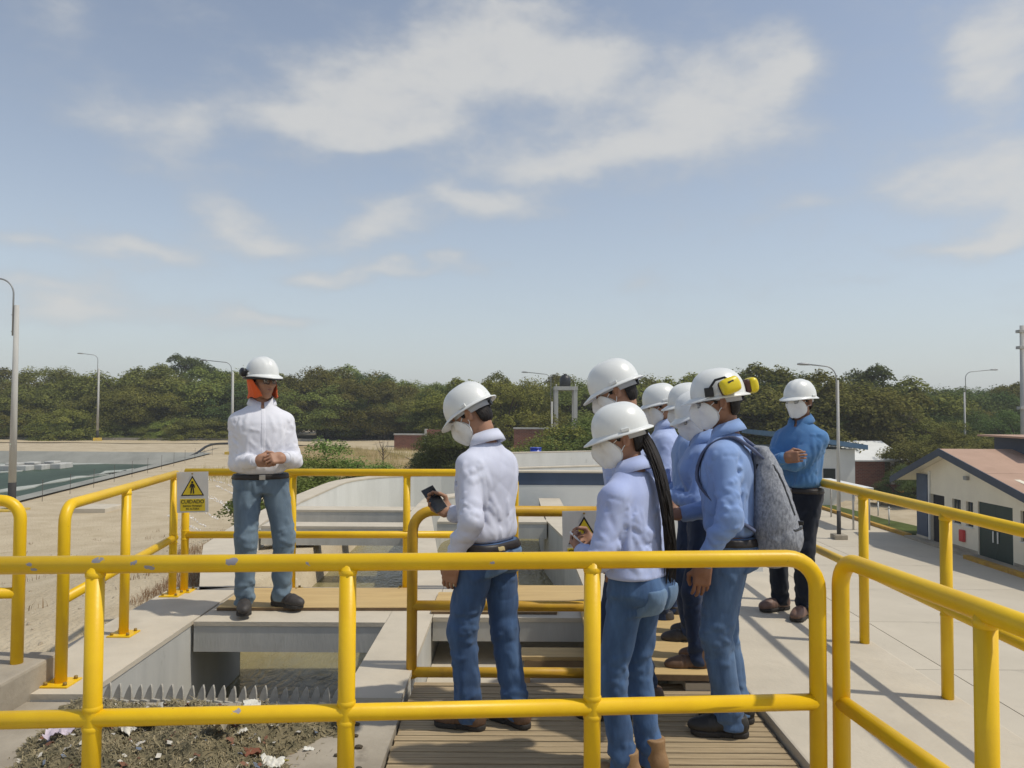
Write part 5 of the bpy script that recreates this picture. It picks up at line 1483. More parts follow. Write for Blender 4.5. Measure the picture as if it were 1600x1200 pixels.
for sg in (-1, 1):
    shp = F['A']['L' if sg < 0 else 'R'][0]
    x0 = shp.x * .62
    pts = [(.035 + sg * .07, -.15, 1.32), (x0, -.085, 1.375 * s), (x0, -.02, 1.412 * s), (x0, .055, 1.395 * s), (x0 * 1.05, .125, 1.33 * s), (x0 * 1.2, .145, 1.2 * s), (x0 * 1.5, .03, 1.08 * s), (x0 * 1.3, -.12, .98)]
    sp = cr_spline([Vector(p) for p in pts], 4); mb = MB(); prev = None
    for i, p in enumerate(sp):
        w_ = .026; t = (sp[min(i + 1, len(sp) - 1)] - sp[max(0, i - 1)]).normalized(); sd = Vector((1, 0, 0)); sd = (sd - t * sd.dot(t)).normalized(); nn = t.cross(sd)
        ring = [mb.bm.verts.new(p + sd * a_ * w_ + nn * b_ * .006) for a_, b_ in ((-1, -1), (1, -1), (1, 1), (-1, 1))]
        if prev:
            for k in range(4): mb.bm.faces.new((prev[k], prev[(k + 1) % 4], ring[(k + 1) % 4], ring[k]))
        prev = ring
    mb.build('strap', M_strap, bp, smooth=True)
# ------------------------------------------------------------------ small things about the structure
def ong(px, py, ymax=140.0):
    """ground point seen at a photo pixel"""
    d = CAMROT @ Vector(((px - 800) / FPX, -(py - 600) / FPX, -1.0)); d = d / d.y
    y = 3.0
    while y < ymax:
        p = Vector((0, 0, 1.5)) + d * y
        if p.z < float(ground_z(p.x, p.y)): return p
        y += .15
    return Vector((0, 0, 1.5)) + d * ymax

# warning signs
M_plate = mat('sign_plate', (.66, .65, .62), .5, col2=(.60, .59, .56), vscale=9)
M_sy = mat('sign_yellow', (.72, .55, .02), .5, col2=(.66, .49, .02), vscale=6)
M_sk = mat('sign_black', (.014, .012, .01), .6)
def text(body, size, loc, parent, name='lettering', m=M_sk):
    cu = bpy.data.curves.new(name, 'FONT'); cu.body = body; cu.size = size; cu.align_x = 'CENTER'; cu.align_y = 'CENTER'; cu.extrude = .0004; cu.offset = size * .012
    t_ = bpy.data.objects.new('tmp', cu); COL.objects.link(t_); dg = bpy.context.evaluated_depsgraph_get(); me_ = bpy.data.meshes.new_from_object(t_.evaluated_get(dg)); bpy.data.objects.remove(t_); me_.materials.clear(); o = link_mesh(name, me_, m, parent); o.location = loc; o.rotation_euler = (R(90), 0, 0); return o
def tri(pts, m, name, parent, y, th=.0012):
    mb = MB(); mb.poly([(x, y, z) for x, z in pts], th, (0, -1, 0)); return mb.build(name, m, parent)
def sign(loc, rz, label, lines, pict, tilt=0):
    r_ = empty('warning_sign', loc, rz); tag(r_, label, 'sign'); r_.rotation_euler = (0, tilt, rz)
    pl = MB().box(-.125, .125, -.002, .002, -.16, .16, .001).build('plate', M_plate, r_)
    b = tri([(-.092, -.028), (.092, -.028), (0, .130)], M_sk, 'triangle_border', r_, -.0025)
    tri([(-.077, -.019), (.077, -.019), (0, .112)], M_sy, 'triangle', r_, -.0042)
    pn = MB().box(-.098, .098, -.0042, -.0022, -.148, -.052).build('caption_panel', M_sy, r_)
    text(lines[0], .040, (0, -.0048, -.075), r_)
    for k, l in enumerate(lines[1:]): text(l, .0195, (0, -.0048, -.108 - .023 * k), r_)
    for pts in pict: tri(pts, M_sk, 'pictogram', r_, -.0056)
    MB().tube([(0, -.001, .146), (0, -.008, .146)], .006, 8).build('screw', M_bolt, r_)
def limb(a, b, w): 
    a, b = Vector(a), Vector(b); d = (b - a).normalized(); n_ = Vector((-d.y, d.x)) * w; return [tuple(a + n_), tuple(a - n_), tuple(b - n_), tuple(b + n_)]
circ = lambda cx, cz, r: [(cx + r * math.cos(i * .7), cz + r * math.sin(i * .7)) for i in range(9)]
worker = [circ(0, .079, .009), limb((0, .068), (0, .035), .010), limb((-.011, .062), (-.019, .036), .004), limb((.011, .062), (.019, .036), .004), limb((-.006, .034), (-.011, -.010), .005), limb((.006, .034), (.011, -.010), .005)]
faller = [circ(.006, .060, .0085), limb((.004, .051), (.006, .022), .008), limb((.0, .046), (-.018, .060), .003), limb((.008, .046), (.024, .040), .003), limb((.004, .024), (-.024, .012), .0045), limb((.008, .022), (.006, -.010), .0045), limb((-.056, .006), (-.012, .006), .0022), limb((-.012, .007), (-.012, -.018), .0022)]
p = at(301, 769, 6.10)
sign(p, 0, 'CUIDADO warning sign with standing worker pictogram on the corner posts', ['CUIDADO', 'RIESGO TRABAJO', 'EN ALTURA'], worker, R(-1.5))
p = at(913, 842, 4.425)
sign(p, 0, 'fall hazard warning sign half hidden behind the long-haired woman', ['CUIDADO', 'RIESGO', 'DE CAIDA'], faller, R(-1))

# bar screen: row of pointed plates above the channel
M_bar = mat('screen_bar', (.50, .475, .41), .7, col2=(.38, .355, .30), vscale=20, bump=.001, bscale=60, metal=.2)
scr = empty('bar_screen', (-2.2, 4.08, -.06)); tag(scr, 'row of pointed grey bars of the trash screen across the channel', 'bar screen')
me = None
for k in range(25):
    if me is None:
        mb = MB(); prof = [(0, 0), (.054, 0), (.054, .035), (.051, .065), (.043, .092), (.036, .106), (.024, .088), (.012, .058), (.002, .024)]
        mb.poly([(x, 0, z) for x, z in prof], .010, (0, 1, 0)); mb.box(.0, .046, -.022, -.001, 0, .030, .002)
        o = mb.build('bar', M_bar, scr); me = o.data
    else: o = link_mesh('bar', me, M_bar, scr)
    o.location = (.0 + k * .0545, .0 + .003 * math.sin(k * 2.1), .004 * math.sin(k * 1.3) - .0007 * k); o.rotation_euler = (R(-8), 0, R(-20))
MB().box(-.02, 1.34, -.03, .05, -.10, 0).build('screen_frame', M_bar, scr)
mb = MB(); mb.poly([(-.01, .05, 0), (1.33, .05, 0), (1.33, .5, -.9), (-.01, .5, -.9)], .02, (0, .9, .4)); mb.build('screen_face', M_conc_dirty, scr)

# heap of screenings
def fbm2(X, Y, seed):
    r = random.Random(seed); o = 0
    for k in range(10):
        f = 5 * 1.45 ** k; a = r.uniform(0, 6.28); o = o + np.sin(f * (X * math.cos(a) + Y * math.sin(a)) + 2.2 * np.sin(f * .6 * (X * math.sin(a) - Y * math.cos(a)) + r.uniform(0, 6))) / 1.32 ** k
    return o / 3.0
nx, ny = 150, 120
xs = np.linspace(-2.3, -.78, nx); ys = np.linspace(2.75, 4.03, ny); X, Y = np.meshgrid(xs, ys)
edge = np.minimum.reduce([(X + 2.22 + .5 * np.clip(Y - 3.35, 0, 2) * .35), (-.83 - X) + .1 * np.sin(Y * 9), (4.0 - Y), Y - 2.7]) + .05 * fbm2(X, Y, 3)
Hh = smoothstep(0, .45, edge) * .12 * (1 + .5 * fbm2(X * .6, Y * .6, 5)) + smoothstep(.0, .1, edge) * .038 * fbm2(X * 1.6, Y * 1.6, 9) - .02 * (edge < .0)
V = np.stack([X.ravel(), Y.ravel(), (Hh - .032).ravel()], 1)
i = np.arange(ny - 1)[:, None] * nx + np.arange(nx - 1)[None, :]
Q = np.stack([i, i + 1, i + nx + 1, i + nx], -1).reshape(-1, 4)
M_sludge = mat('screenings', (.22, .18, .10), .9, col2=(.085, .075, .04), vscale=22, bump=.012, bscale=40, detail=10, spots=[(30, .66, (.25, .20, .13), .06), (22, .70, (.16, .08, .045), .05), (45, .72, (.40, .37, .31), .03)])
heap = link_mesh('rubbish_heap', mesh_np('rubbish_heap', V, Q), M_sludge); tag(heap, 'heap of dark wet screenings and litter on the concrete', 'rubbish', kind='stuff')
def heap_z(x, y):
    a = np.clip(int((x + 2.3) / 1.52 * (nx - 1)), 0, nx - 1); b = np.clip(int((y - 2.75) / 1.28 * (ny - 1)), 0, ny - 1); return float(Hh[b, a]) - .032
# fibres, leaves and twigs in the heap
rnd = random.Random(11); V, Q = [], []
for k in range(15000):
    x, y = rnd.uniform(-2.2, -.80), rnd.uniform(2.85, 4.0); z = heap_z(x, y)
    if z < -.028 and rnd.random() < .93: continue
    L_ = rnd.uniform(.006, .032) * (2 if rnd.random() < .06 else 1); w_ = rnd.uniform(.0006, .0032); a = rnd.uniform(0, 6.28); t = rnd.uniform(-.5, .7)
    d = np.array([math.cos(a) * math.cos(t), math.sin(a) * math.cos(t), math.sin(t)]) * L_; sd = np.array([-math.sin(a), math.cos(a), rnd.uniform(-.5, .5)]) * w_
    c = np.array([x, y, z + .004]); b = len(V); mid = c + d * .5 + np.array([0, 0, rnd.uniform(0, .01)])
    V += [c - sd, c + sd, mid + sd, mid - sd, c + d + sd * .6, c + d - sd * .6]; Q += [(b, b + 1, b + 2, b + 3), (b + 3, b + 2, b + 4, b + 5)]
M_fib = mat('rotting_fibre', (.33, .27, .155), .9, col2=(.10, .09, .045), vscale=22, detail=8, spots=[(26, .66, (.50, .46, .38), .03), (17, .69, (.22, .09, .04), .03)])
o = link_mesh('debris', mesh_np('debris', V, Q, smooth=False), M_fib); tag(o, 'tangled fibres and leaves in the rubbish heap', 'debris', kind='stuff')
# scattered lumps off the heap
M_lump = mat('dirt_lump', (.07, .055, .035), .95)
mb = MB()
for (x, y, r) in ((-.74, 3.75, .014), (-.72, 3.62, .013), (-.68, 3.5, .016), (-.76, 3.42, .012), (-.64, 3.3, .012), (-.66, 3.85, .01), (-.80, 3.2, .02), (-.7, 3.1, .012)):
    b = bmesh.new(); bmesh.ops.create_icosphere(b, subdivisions=1, radius=r, matrix=Matrix.Translation((x, y, -.03 + r * .4)) @ Matrix.Diagonal((1.4, 1, .7, 1)))
    mb.add(b)
tag(mb.build('debris', M_lump), 'small dark crumbs beside the rubbish heap', 'debris', kind='stuff')
def scrap(name, label, cat, px, py, size, col, seed, rough=.5, tall=.5, stretch=1.0):
    p = onz(px, py, .04); z = max(heap_z(p.x, p.y), -.03)
    r = random.Random(seed); n = 12; V, Q = [], []
    f = [(r.uniform(3, 9), r.uniform(0, 6.28), r.uniform(0, 6.28)) for _ in range(6)]
    for lay in (0, 1):
        for j in range(n + 1):
            for i in range(n + 1):
                u, v = i / n - .5, j / n - .5; hgt = sum(abs(math.sin(a * (u * math.cos(b) + v * math.sin(b)) * 2 + c)) for a, b, c in f) / 6
                edge_ = 1 - .16 * math.sin(3 * math.atan2(v, u) + seed) * max(abs(u), abs(v)) * 2 - .08 * math.sin(8 * math.atan2(v, u) + seed * 2)
                V.append((u * size * edge_ * stretch, v * size * edge_, hgt * size * tall + .003 - lay * .002))
    m_ = n + 1
    for lay in (0, 1):
        b = lay * m_ * m_
        for j in range(n):
            for i in range(n):
                q = (b + j * m_ + i, b + j * m_ + i + 1, b + (j + 1) * m_ + i + 1, b + (j + 1) * m_ + i); Q.append(q if lay == 0 else q[::-1])
    o = link_mesh(name, mesh_np(name, V, Q, smooth=False), mat('scrap_' + str(seed), col, rough, var=.15, vscale=20)); tag(o, label, cat, 'litter on the rubbish heap')
    o.location = (p.x, p.y, z - .004); o.rotation_euler = (r.uniform(-.3, .3), r.uniform(-.3, .3), r.uniform(0, 6.28))
scrap('plastic_bag', 'torn lilac plastic bag at the edge of the rubbish heap', 'bag', 103, 1156, .115, (.60, .52, .58), 1, .4, .65)
scrap('plastic_scrap', 'small pink plastic rag near the top of the heap', 'scrap', 236, 1140, .10, (.42, .22, .16), 2)
scrap('plastic_scrap', 'slim white scrap beside the pink rag', 'scrap', 199, 1150, .085, (.68, .64, .54), 3, .6, .5, .45)
scrap('paper_scrap', 'crumpled white tissue in the middle of the heap', 'scrap', 390, 1134, .08, (.66, .64, .56), 4, .8, .7)
scrap('plastic_scrap', 'white folded scrap low on the right of the heap', 'scrap', 424, 1186, .085, (.70, .68, .60), 5, .5, .6, .7)
scrap('paper_scrap', 'small white square scrap under the tissue', 'scrap', 376, 1158, .055, (.70, .67, .58), 6, .8)
scrap('plastic_scrap', 'purple plastic strip lying curved on the heap', 'scrap', 362, 1150, .085, (.16, .13, .24), 7, .35, .3, 1.5)
scrap('plastic_scrap', 'bright green bottle-cap sized scrap', 'scrap', 328, 1130, .030, (.02, .35, .13), 8, .4)
scrap('plastic_scrap', 'small blue plastic piece beside the green one', 'scrap', 315, 1141, .036, (.01, .12, .28), 9, .35)
scrap('cloth_rag', 'beige twisted rag across the heap', 'rag', 345, 1172, .14, (.34, .29, .20), 10, .9, .5, .5)
scrap('plastic_scrap', 'thin yellow scrap near the white folded one', 'scrap', 441, 1170, .05, (.42, .36, .08), 12, .5, .3, .4)
scrap('plastic_scrap', 'small white chip at the right end of the heap', 'scrap', 482, 1147, .045, (.72, .70, .62), 13, .5, .3, .5)
scrap('plastic_scrap', 'reddish brown rag low in the middle of the heap', 'scrap', 392, 1172, .07, (.20, .07, .035), 14, .8, .4)
scrap('paper_scrap', 'pale chip by the left post foot', 'scrap', 216, 1174, .05, (.6, .56, .48), 15, .8, .4, .6)

# many more small bits of litter strewn through it
rnd = random.Random(31)
for nm, lb, col, cnt in (('litter', 'tiny pale paper and plastic bits through the heap', (.66, .62, .53), 90), ('litter', 'tiny brown and reddish bits through the heap', (.24, .11, .06), 70), ('litter', 'tiny blue grey plastic bits through the heap', (.16, .19, .24), 26)):
    V, Q = [], []
    for k in range(cnt):
        x, y = rnd.uniform(-2.1, -.86), rnd.uniform(2.95, 3.98); z = heap_z(x, y)
        if z < -.02: continue
        a = rnd.uniform(0, 6.28); L_ = rnd.uniform(.010, .034); w_ = L_ * rnd.uniform(.25, .8); b = len(V); c = np.array([x, y, z + .010])
        u = np.array([math.cos(a), math.sin(a), rnd.uniform(-.5, .7)]) * L_; v = np.array([-math.sin(a), math.cos(a), rnd.uniform(-.6, .6)]) * w_
        for i_, (fu, fv, dz) in enumerate(((-1, -1, 0), (0, -.8, .006), (1, -1, 0), (1, .7, .004), (0, 1, -.002), (-.9, .9, .006))): V.append(c + u * fu * .5 + v * fv * .5 + np.array([0, 0, dz + rnd.uniform(0, .005)]))
        Q += [(b, b + 1, b + 4, b + 5), (b + 1, b + 2, b + 3, b + 4)]
    o = link_mesh(nm, mesh_np(nm, V, Q, smooth=False), mat('litter_' + str(cnt), col, .6, var=.4, vscale=25)); tag(o, lb, 'litter', kind='stuff')
# dry weeds against the channel wall
def tuft(name, label, spots, m, n, hmin, hmax, seed, spread=.12, lean=.5, wd=.004):
    r = random.Random(seed); V, Q = [], []
    for (x, y, sc) in spots:
        for k in range(int(n * sc)):
            a = r.uniform(0, 6.28); rr = spread * sc * math.sqrt(r.random()); bx, by = x + rr * math.cos(a), y + rr * math.sin(a); bz = float(ground_z(bx, by)) - .02
            L_ = r.uniform(hmin, hmax) * sc; a2 = r.uniform(0, 6.28); ln = r.uniform(.05, lean); w_ = r.uniform(.5, 1.0) * wd
            sd = np.array([-math.sin(a2), math.cos(a2), 0]) * w_; p0 = np.array([bx, by, bz]); p1 = p0 + np.array([math.cos(a2) * ln * .35, math.sin(a2) * ln * .35, .6]) * L_; p2 = p0 + np.array([math.cos(a2) * ln, math.sin(a2) * ln, 1 - ln * .4]) * L_
            b = len(V); V += [p0 - sd, p0 + sd, p1 + sd * .8, p1 - sd * .8, p2 + sd * .1, p2 - sd * .1]; Q += [(b, b + 1, b + 2, b + 3), (b + 3, b + 2, b + 4, b + 5)]
    o = link_mesh(name, mesh_np(name, V, Q, smooth=False), m); tag(o, label, 'weeds', kind='stuff')
M_weed = foliage('dry_weed', (.30, .21, .10), (.48, .37, .20), .35)
M_weed2 = foliage('olive_weed', (.17, .15, .06), (.30, .25, .11), .3)
wl_ = [(-2.95 + .1 * math.sin(k * 1.7), 4.35 + .17 * k, .75 + .35 * math.sin(k * 2.3) ** 2) for k in range(12)]
tuft('weeds', 'dry brown weeds growing along the channel wall', wl_, M_weed, 800, .03, .12, 3, .24, 1.5, .0018)
tuft('weeds', 'olive weeds at the foot of the short railing', [(x - .15, y + .1, s_ * .8) for x, y, s_ in wl_[4:]], M_weed2, 480, .03, .11, 6, .24, 1.5, .0018)
tuft('weeds', 'dry grass along the curved wall', [(-3.2 - .05 * k, 7.2 + .35 * k, .9) for k in range(10)] + [(-3.9, 9.2, 1.2), (-4.1, 10.5, 1.2), (-4.2, 12, 1.2)], M_weed, 420, .05, .16, 8, .36, 1.4, .0028)
r_ = random.Random(2)
tuft('weeds', 'sparse dead stalks scattered on the sand', [(r_.uniform(-14, -3.2), r_.uniform(5, 24), r_.uniform(.3, .7)) for _ in range(60)], M_weed, 22, .08, .25, 12, .25, wd=.006)
tuft('weeds', 'brown grass tufts in the field beyond the wall', [(r_.uniform(-17, -5.5), r_.uniform(38, 68), r_.uniform(1.2, 2.4)) for _ in range(150)], M_weed, 30, .12, .3, 14, .5, wd=.012)

# stones on the sand
def stones(name, label, pts, m, seed):
    r = random.Random(seed); mb = MB()
    for (p, rad) in pts:
        b = bmesh.new(); bmesh.ops.create_icosphere(b, subdivisions=1, radius=rad, matrix=Matrix.Translation(p) @ Euler((r.uniform(0, 3), r.uniform(0, 3), r.uniform(0, 3))).to_matrix().to_4x4() @ Matrix.Diagonal((r.uniform(.7, 1.5), r.uniform(.6, 1), r.uniform(.4, .8), 1)))
        mb.add(b)
    tag(mb.build(name, m), label, 'stones', kind='stuff')
pts = []
for k in range(1100):
    x = -2.9 - 11 * r_.random() ** 1.6; y = r_.uniform(4.3, 24); pts.append(((x, y, float(ground_z(x, y)) + .003), r_.uniform(.006, .022)))
stones('gravel', 'small pale stones scattered over the sand', pts, mat('pebble', (.55, .48, .37), .9, col2=(.33, .27, .19), vscale=3), 4)
# bright glints on the bank, put into colour as lines of white stones
M_glint = mat('glint_white', (.80, .78, .74), .35, col2=(.55, .5, .45), vscale=9)
strips = [((338, 760), (372, 778)), ((312, 768), (345, 786)), ((330, 776), (368, 795)), ((292, 805), (322, 824)), ((318, 800), (341, 813)), ((262, 806), (276, 812)), ((298, 822), (312, 830)), ((345, 786), (358, 799)), ((356, 758), (372, 766)), ((320, 748), (350, 756))]
for k, (a, b) in enumerate(strips):
    p0, p1 = ong(*a), ong(*b); pts = []
    for j in range(26):
        f = j / 25 + r_.uniform(-.02, .02); q = p0.lerp(p1, f); q = q + Vector((r_.uniform(-.05, .05), r_.uniform(-.05, .05), 0)); q.z = float(ground_z(q.x, q.y)) + .006
        pts.append((q, r_.uniform(.006, .018) * q.y / 11))
    stones('glint_stones', 'white stones painting bright glints in a line down the sand bank', pts, M_glint, 30 + k)
# concrete lid on the sand
p = ong(150, 797); mb = MB(); mb.box(p.x - .75, p.x + .75, p.y - .8, p.y + .5, p.z - .1, p.z + .16, .02)
tag(mb.build('concrete_slab', M_conc), 'flat pale concrete slab lying on the sand beside the short railing', 'lid')

ORD = 'first second third fourth fifth sixth seventh eighth ninth tenth eleventh twelfth thirteenth fourteenth fifteenth sixteenth seventeenth eighteenth nineteenth twentieth twenty-first twenty-second twenty-third twenty-fourth twenty-fifth'.split()
# stakes around the lagoon
M_stake = mat('stake_iron', (.10, .085, .07), .8)
for k in range(12):
    f = (k + .3) / 12; x = -19.0 + (-24.0 + 19.0) * f; y = 29.5 + 31.5 * f; z = float(ground_z(x + .7, y))
    mb = MB(); mb.tube([(0, 0, -.1), (0.01, 0, .85)], .010, 6); mb.tube([(0, 0, .80), (.04, .0, .82)], .007, 5)
    o = mb.build('fence_stake', M_stake); tag(o, ORD[k] + ' iron stake along the lagoon edge, counted from the tall lamp post', 'stake', 'iron stakes round the lagoon'); o.location = (x + .7, y, z)
p0, p1 = ong(306, 712), ong(352, 699)
mb = MB(); mb.tube(cr_spline([p0 + Vector((-1, -1, -.5)), p0 + Vector((0, 0, .15)), p0.lerp(p1, .4) + Vector((0, 0, .55)), p1 + Vector((0, 0, .35)), p1 + Vector((3, 2, .3))], 6), .10, 10)
tag(mb.build('hose', M_black), 'black hose arching over the lagoon bank', 'hose')

# ------------------------------------------------------------------ lamp posts
M_pole = mat('lamp_concrete', (.50, .49, .45), .8, col2=(.42, .41, .38), vscale=2.5, stretch=(2, 2, .3))
M_arm = mat('lamp_steel', (.30, .31, .31), .5, metal=.4)
M_polebase = mat('lamp_base_black', (.03, .028, .026), .8)
M_plinth = mat('plinth_yellow', (.60, .40, .04), .8, col2=(.48, .36, .12), vscale=4)
def lamp(x, y, z, hpole, arm_h, reach, label, plinth=True, black=.9, az=0.0, r0=.13):
    r_ = empty('lamp_post', (x, y, z), az); tag(r_, label, 'lamp post', 'lamp posts around the plant')
    MB().tube([(0, 0, black), (0, 0, hpole)], [r0, r0 * .62], 14).build('pole', M_pole, r_)
    if black > 0: MB().tube([(0, 0, 0), (0, 0, black)], [r0 * 1.04, r0 * 1.03], 14).build('painted_foot', M_polebase, r_)
    sg = 1 if reach > 0 else -1
    ox = sg * r0 * .9
    path = fillet([(ox, -.02, hpole - 1.1), (ox, -.02, arm_h), (ox + reach, -.02, arm_h + abs(reach) * .10)], .55, 10)
    MB().tube(path, .03, 8).build('arm', M_arm, r_)
    for zz in (hpole - .95, hpole - .35): MB().tube([(-r0, -.02, zz), (ox + sg * .05, -.02, zz)], .018, 6).build('clamp', M_arm, r_)
    e = path[-1]; lh_ = MB(); lh_.tube([e, e + Vector((sg * .16, 0, .02)), e + Vector((sg * .45, 0, .03)), e + Vector((sg * .62, 0, .02))], [.035, .06, .07, .035], 10); lh_.build('lamp_head', M_arm, r_)
    if plinth: MB().box(-.42, .42, -.42, .42, -.4, .42, .03).build('plinth', M_plinth, r_)
g = lambda x, y: float(ground_z(x, y))
p = at(18, 800, 27.5); lamp(p.x, p.y, g(p.x, p.y) - .35, 7.7, 8.6, -1.9, 'tall concrete lamp post at the left edge beside the lagoon', az=R(0), black=1.35, r0=.125)
p = at(152, 690, 82); lamp(p.x, p.y, g(p.x, p.y) - .0, 7.8, 9.2, -1.3, 'lamp post with yellow plinth on the far track behind the lagoon', black=1.2, az=R(30))
p = at(362, 700, 61); lamp(p.x, p.y, g(p.x, p.y) - .2, 6.7, 7.45, -1.9, 'lamp post rising behind the man facing the group', black=.8)
p = at(862, 700, 66); lamp(p.x, p.y, -4.0, 6.1, 8.4, -1.9, 'pale lamp post beside the water tank tower', plinth=False, black=0, r0=.10)
p = at(1311, 850, 36); lamp(p.x, p.y, YARD_Z, 7.4, 8.0, -1.2, 'lamp post behind the man with folded arms', plinth=False, black=1.3, r0=.09)
MB().box(-.3, .3, -.3, .3, 0, .22, .04).build('footing', M_conc_dirty, [o for o in bpy.data.objects if o.name.startswith('lamp_post')][-1])
p = at(1508, 700, 62); lamp(p.x, p.y, -4.2, 7.2, 8.8, 2.0, 'lamp post over the trees on the right, arm pointing right', plinth=False, black=0, r0=.10)
# utility pole at the right edge
p = at(1600, 690, 52); r_ = empty('utility_pole', (p.x, p.y, -4.3)); tag(r_, 'weathered utility pole with clamps at the right edge', 'pole')
MB().tube([(0, 0, 0), (0, 0, 11.6)], [.22, .15], 12).build('pole', M_pole, r_)
for zz in (6.0, 10.1, 11.2): MB().box(-.34, .30, -.24, .2, zz - .10, zz + .10, .02).build('clamp', M_pole, r_)

# ------------------------------------------------------------------ buildings
M_cream = mat('cream_plaster', (.80, .74, .59), .85, col2=(.73, .67, .53), vscale=.8, bump=.002, bscale=25)
M_roof = mat('peach_roof', (.47, .305, .215), .8, col2=(.40, .255, .175), vscale=.7, bump=.002, bscale=15)
M_fascia = mat('navy_fascia', (.04, .055, .085), .6, var=.2, vscale=2)
M_green = mat('dark_green_door', (.012, .035, .028), .5, var=.2, vscale=3)
M_darkin = mat('painted_interior_shade', (.012, .012, .013), .9)  # near-black colour paints the shade inside doors and windows
M_glassd = mat('window_glass', (.02, .03, .028), .08)
M_red = mat('extinguisher_red', (.55, .03, .03), .4)
hx = 19.2
hs_ = empty('gabled_house', (hx, 31.5, YARD_Z)); tag(hs_, 'cream gabled house with peach roof and dark green double doors', 'house')
def hb(name, x0, x1, y0, y1, z0, z1, m, parent=None, bev=0):   # world box under the house
    o = MB().box(x0 - hx, x1 - hx, y0 - 31.5, y1 - 31.5, z0 - YARD_Z, z1 - YARD_Z, bev).build(name, m, parent or hs_); return o
apY, apZ = 33.4, -.20
sl_l, sl_r = .37, .245
def roofz(y): return apZ - (y - apY) * sl_l if y > apY else apZ - (apY - y) * sl_r
openings = [(34.2, 35.35, -4.5, -2.30), (32.95, 33.6, -3.35, -2.32), (32.08, 32.58, -3.35, -2.32), (29.55, 31.75, -4.5, -2.22), (27.6, 29.1, -3.4, -2.25)]
ztop = -2.2
mb = MB(); cur = 36.2
def wbox(y0, y1, z0, z1): mb.box(0, .22, y0 - 31.5, y1 - 31.5, z0 - YARD_Z, z1 - YARD_Z)
for (y0, y1, z0, z1) in openings:
    wbox(y1, cur, -4.5, ztop); wbox(y0, y1, z1, ztop)
    if z0 > -4.4: wbox(y0, y1, -4.5, z0)
    cur = y0
wbox(24.2, cur, -4.5, ztop)
# gable field above the openings
pl = [(24.2, ztop), (36.2, ztop), (36.2, roofz(36.2) - .12), (apY, apZ - .12), (24.2, max(ztop + .02, roofz(24.2) - .12))]
mb.poly([(0, y - 31.5, z - YARD_Z) for y, z in pl], .22, (1, 0, 0))
mb.build('gable_wall', M_cream, hs_)
hb('side_wall', hx + .22, hx + 15, 24.2, 24.4, -4.5, -2.5, M_cream); hb('side_wall', hx + .22, hx + 15, 36.0, 36.2, -4.5, -1.3, M_cream)
hb('floor', hx - .02, hx + 15, 24.3, 36.1, -4.52, -4.46, M_conc_dirty)
hb('dark_backing', hx + 1.6, hx + 1.7, 24.4, 36.0, -4.45, -2.3, M_darkin)  # near-black backing wall, interior shade put into its colour
hb('pilaster', hx - .10, hx - .003, 35.45, 36.35, -4.3, -1.45, M_navy); hb('pilaster_foot', hx - .12, hx - .003, 35.43, 36.37, -4.5, -4.3, M_conc)
for (y0, y1, z0, z1) in (openings[1], openings[2], openings[4]):
    w = hb('window', hx + .10, hx + .14, y0 + .002, y1 - .002, z0, z1, M_darkin); hb('pane', hx + .085, hx + .098, y0 + .05, y1 - .05, z0 + .05, z1 - .05, M_glassd, w)
    hb('sill', hx - .05, hx + .08, y0 - .03, y1 + .03, z0 - .05, z0 - .002, M_white, w)
for (y0, y1, z0, z1) in (openings[1], openings[2], openings[4]):
    hb('window_bar', hx + .06, hx + .083, (y0 + y1) / 2 - .02, (y0 + y1) / 2 + .02, z0 + .01, z1 - .01, M_fascia); hb('window_bar', hx + .055, hx + .084, y0 + .01, y1 - .01, z0 + .55, z0 + .59, M_fascia)
hb('downpipe', hx - .09, hx - .01, 35.30, 35.38, -4.4, -1.3, M_white)
hb('plinth_band', hx - .012, hx - .004, 31.8, 34.15, -4.5, -4.28, M_conc_dirty); hb('plinth_band', hx - .012, hx - .004, 24.3, 29.5, -4.5, -4.28, M_conc_dirty)
for (y0, y1) in ((29.57, 30.645), (30.655, 31.73)):
    d = hb('door', hx + .05, hx + .10, y0, y1, -4.48, -2.24, M_green)
    yy = y1 - .14 if y0 < 30 else y0 + .14
    o = hb('handle', hx - .0, hx + .03, yy - .03, yy + .03, -3.75, -3.3, M_white, d); hb('notice', hx + .042, hx + .048, yy - .10, yy + .08, -2.98, -2.86, M_paper, d)
hb('doorway_shade_panel', hx + .12, hx + .16, 34.25, 35.3, -4.48, -2.31, M_darkin)  # near-black panel fills the doorway to paint its inner shade
# roof: panels with seams, fascia boards
def roof_side(y0, y1, nseg, nx_):
    for i in range(nx_):
        for j in range(nseg):
            xa, xb = 18.55 + i * (16.6 / nx_) + .012, 18.55 + (i + 1) * (16.6 / nx_) - .012
            ya_, yb_ = y0 + (y1 - y0) * j / nseg + .012, y0 + (y1 - y0) * (j + 1) / nseg - .012
            mb = MB(); mb.poly([(xa - hx, ya_ - 31.5, roofz(ya_) - YARD_Z), (xb - hx, ya_ - 31.5, roofz(ya_) - YARD_Z), (xb - hx, yb_ - 31.5, roofz(yb_) - YARD_Z), (xa - hx, yb_ - 31.5, roofz(yb_) - YARD_Z)], .05, (0, 0, 1)); mb.build('roof_panel', M_roof, hs_)
roof_side(23.6, apY - .01, 3, 6); roof_side(apY + .01, 37.7, 2, 6)
mb = MB()
for (y0, y1) in ((23.6, apY), (apY, 37.7)):
    mb.poly([(18.6 - hx, y0 - 31.5, roofz(y0) - .10 - YARD_Z), (18.6 - hx, y1 - 31.5, roofz(y1) - .10 - YARD_Z), (18.6 - hx, y1 - 31.5, roofz(y1) - .004 - YARD_Z), (18.6 - hx, y0 - 31.5, roofz(y0) - .004 - YARD_Z)], 16.5, (1, 0, 0))
mb.build('soffit', M_cream, hs_)
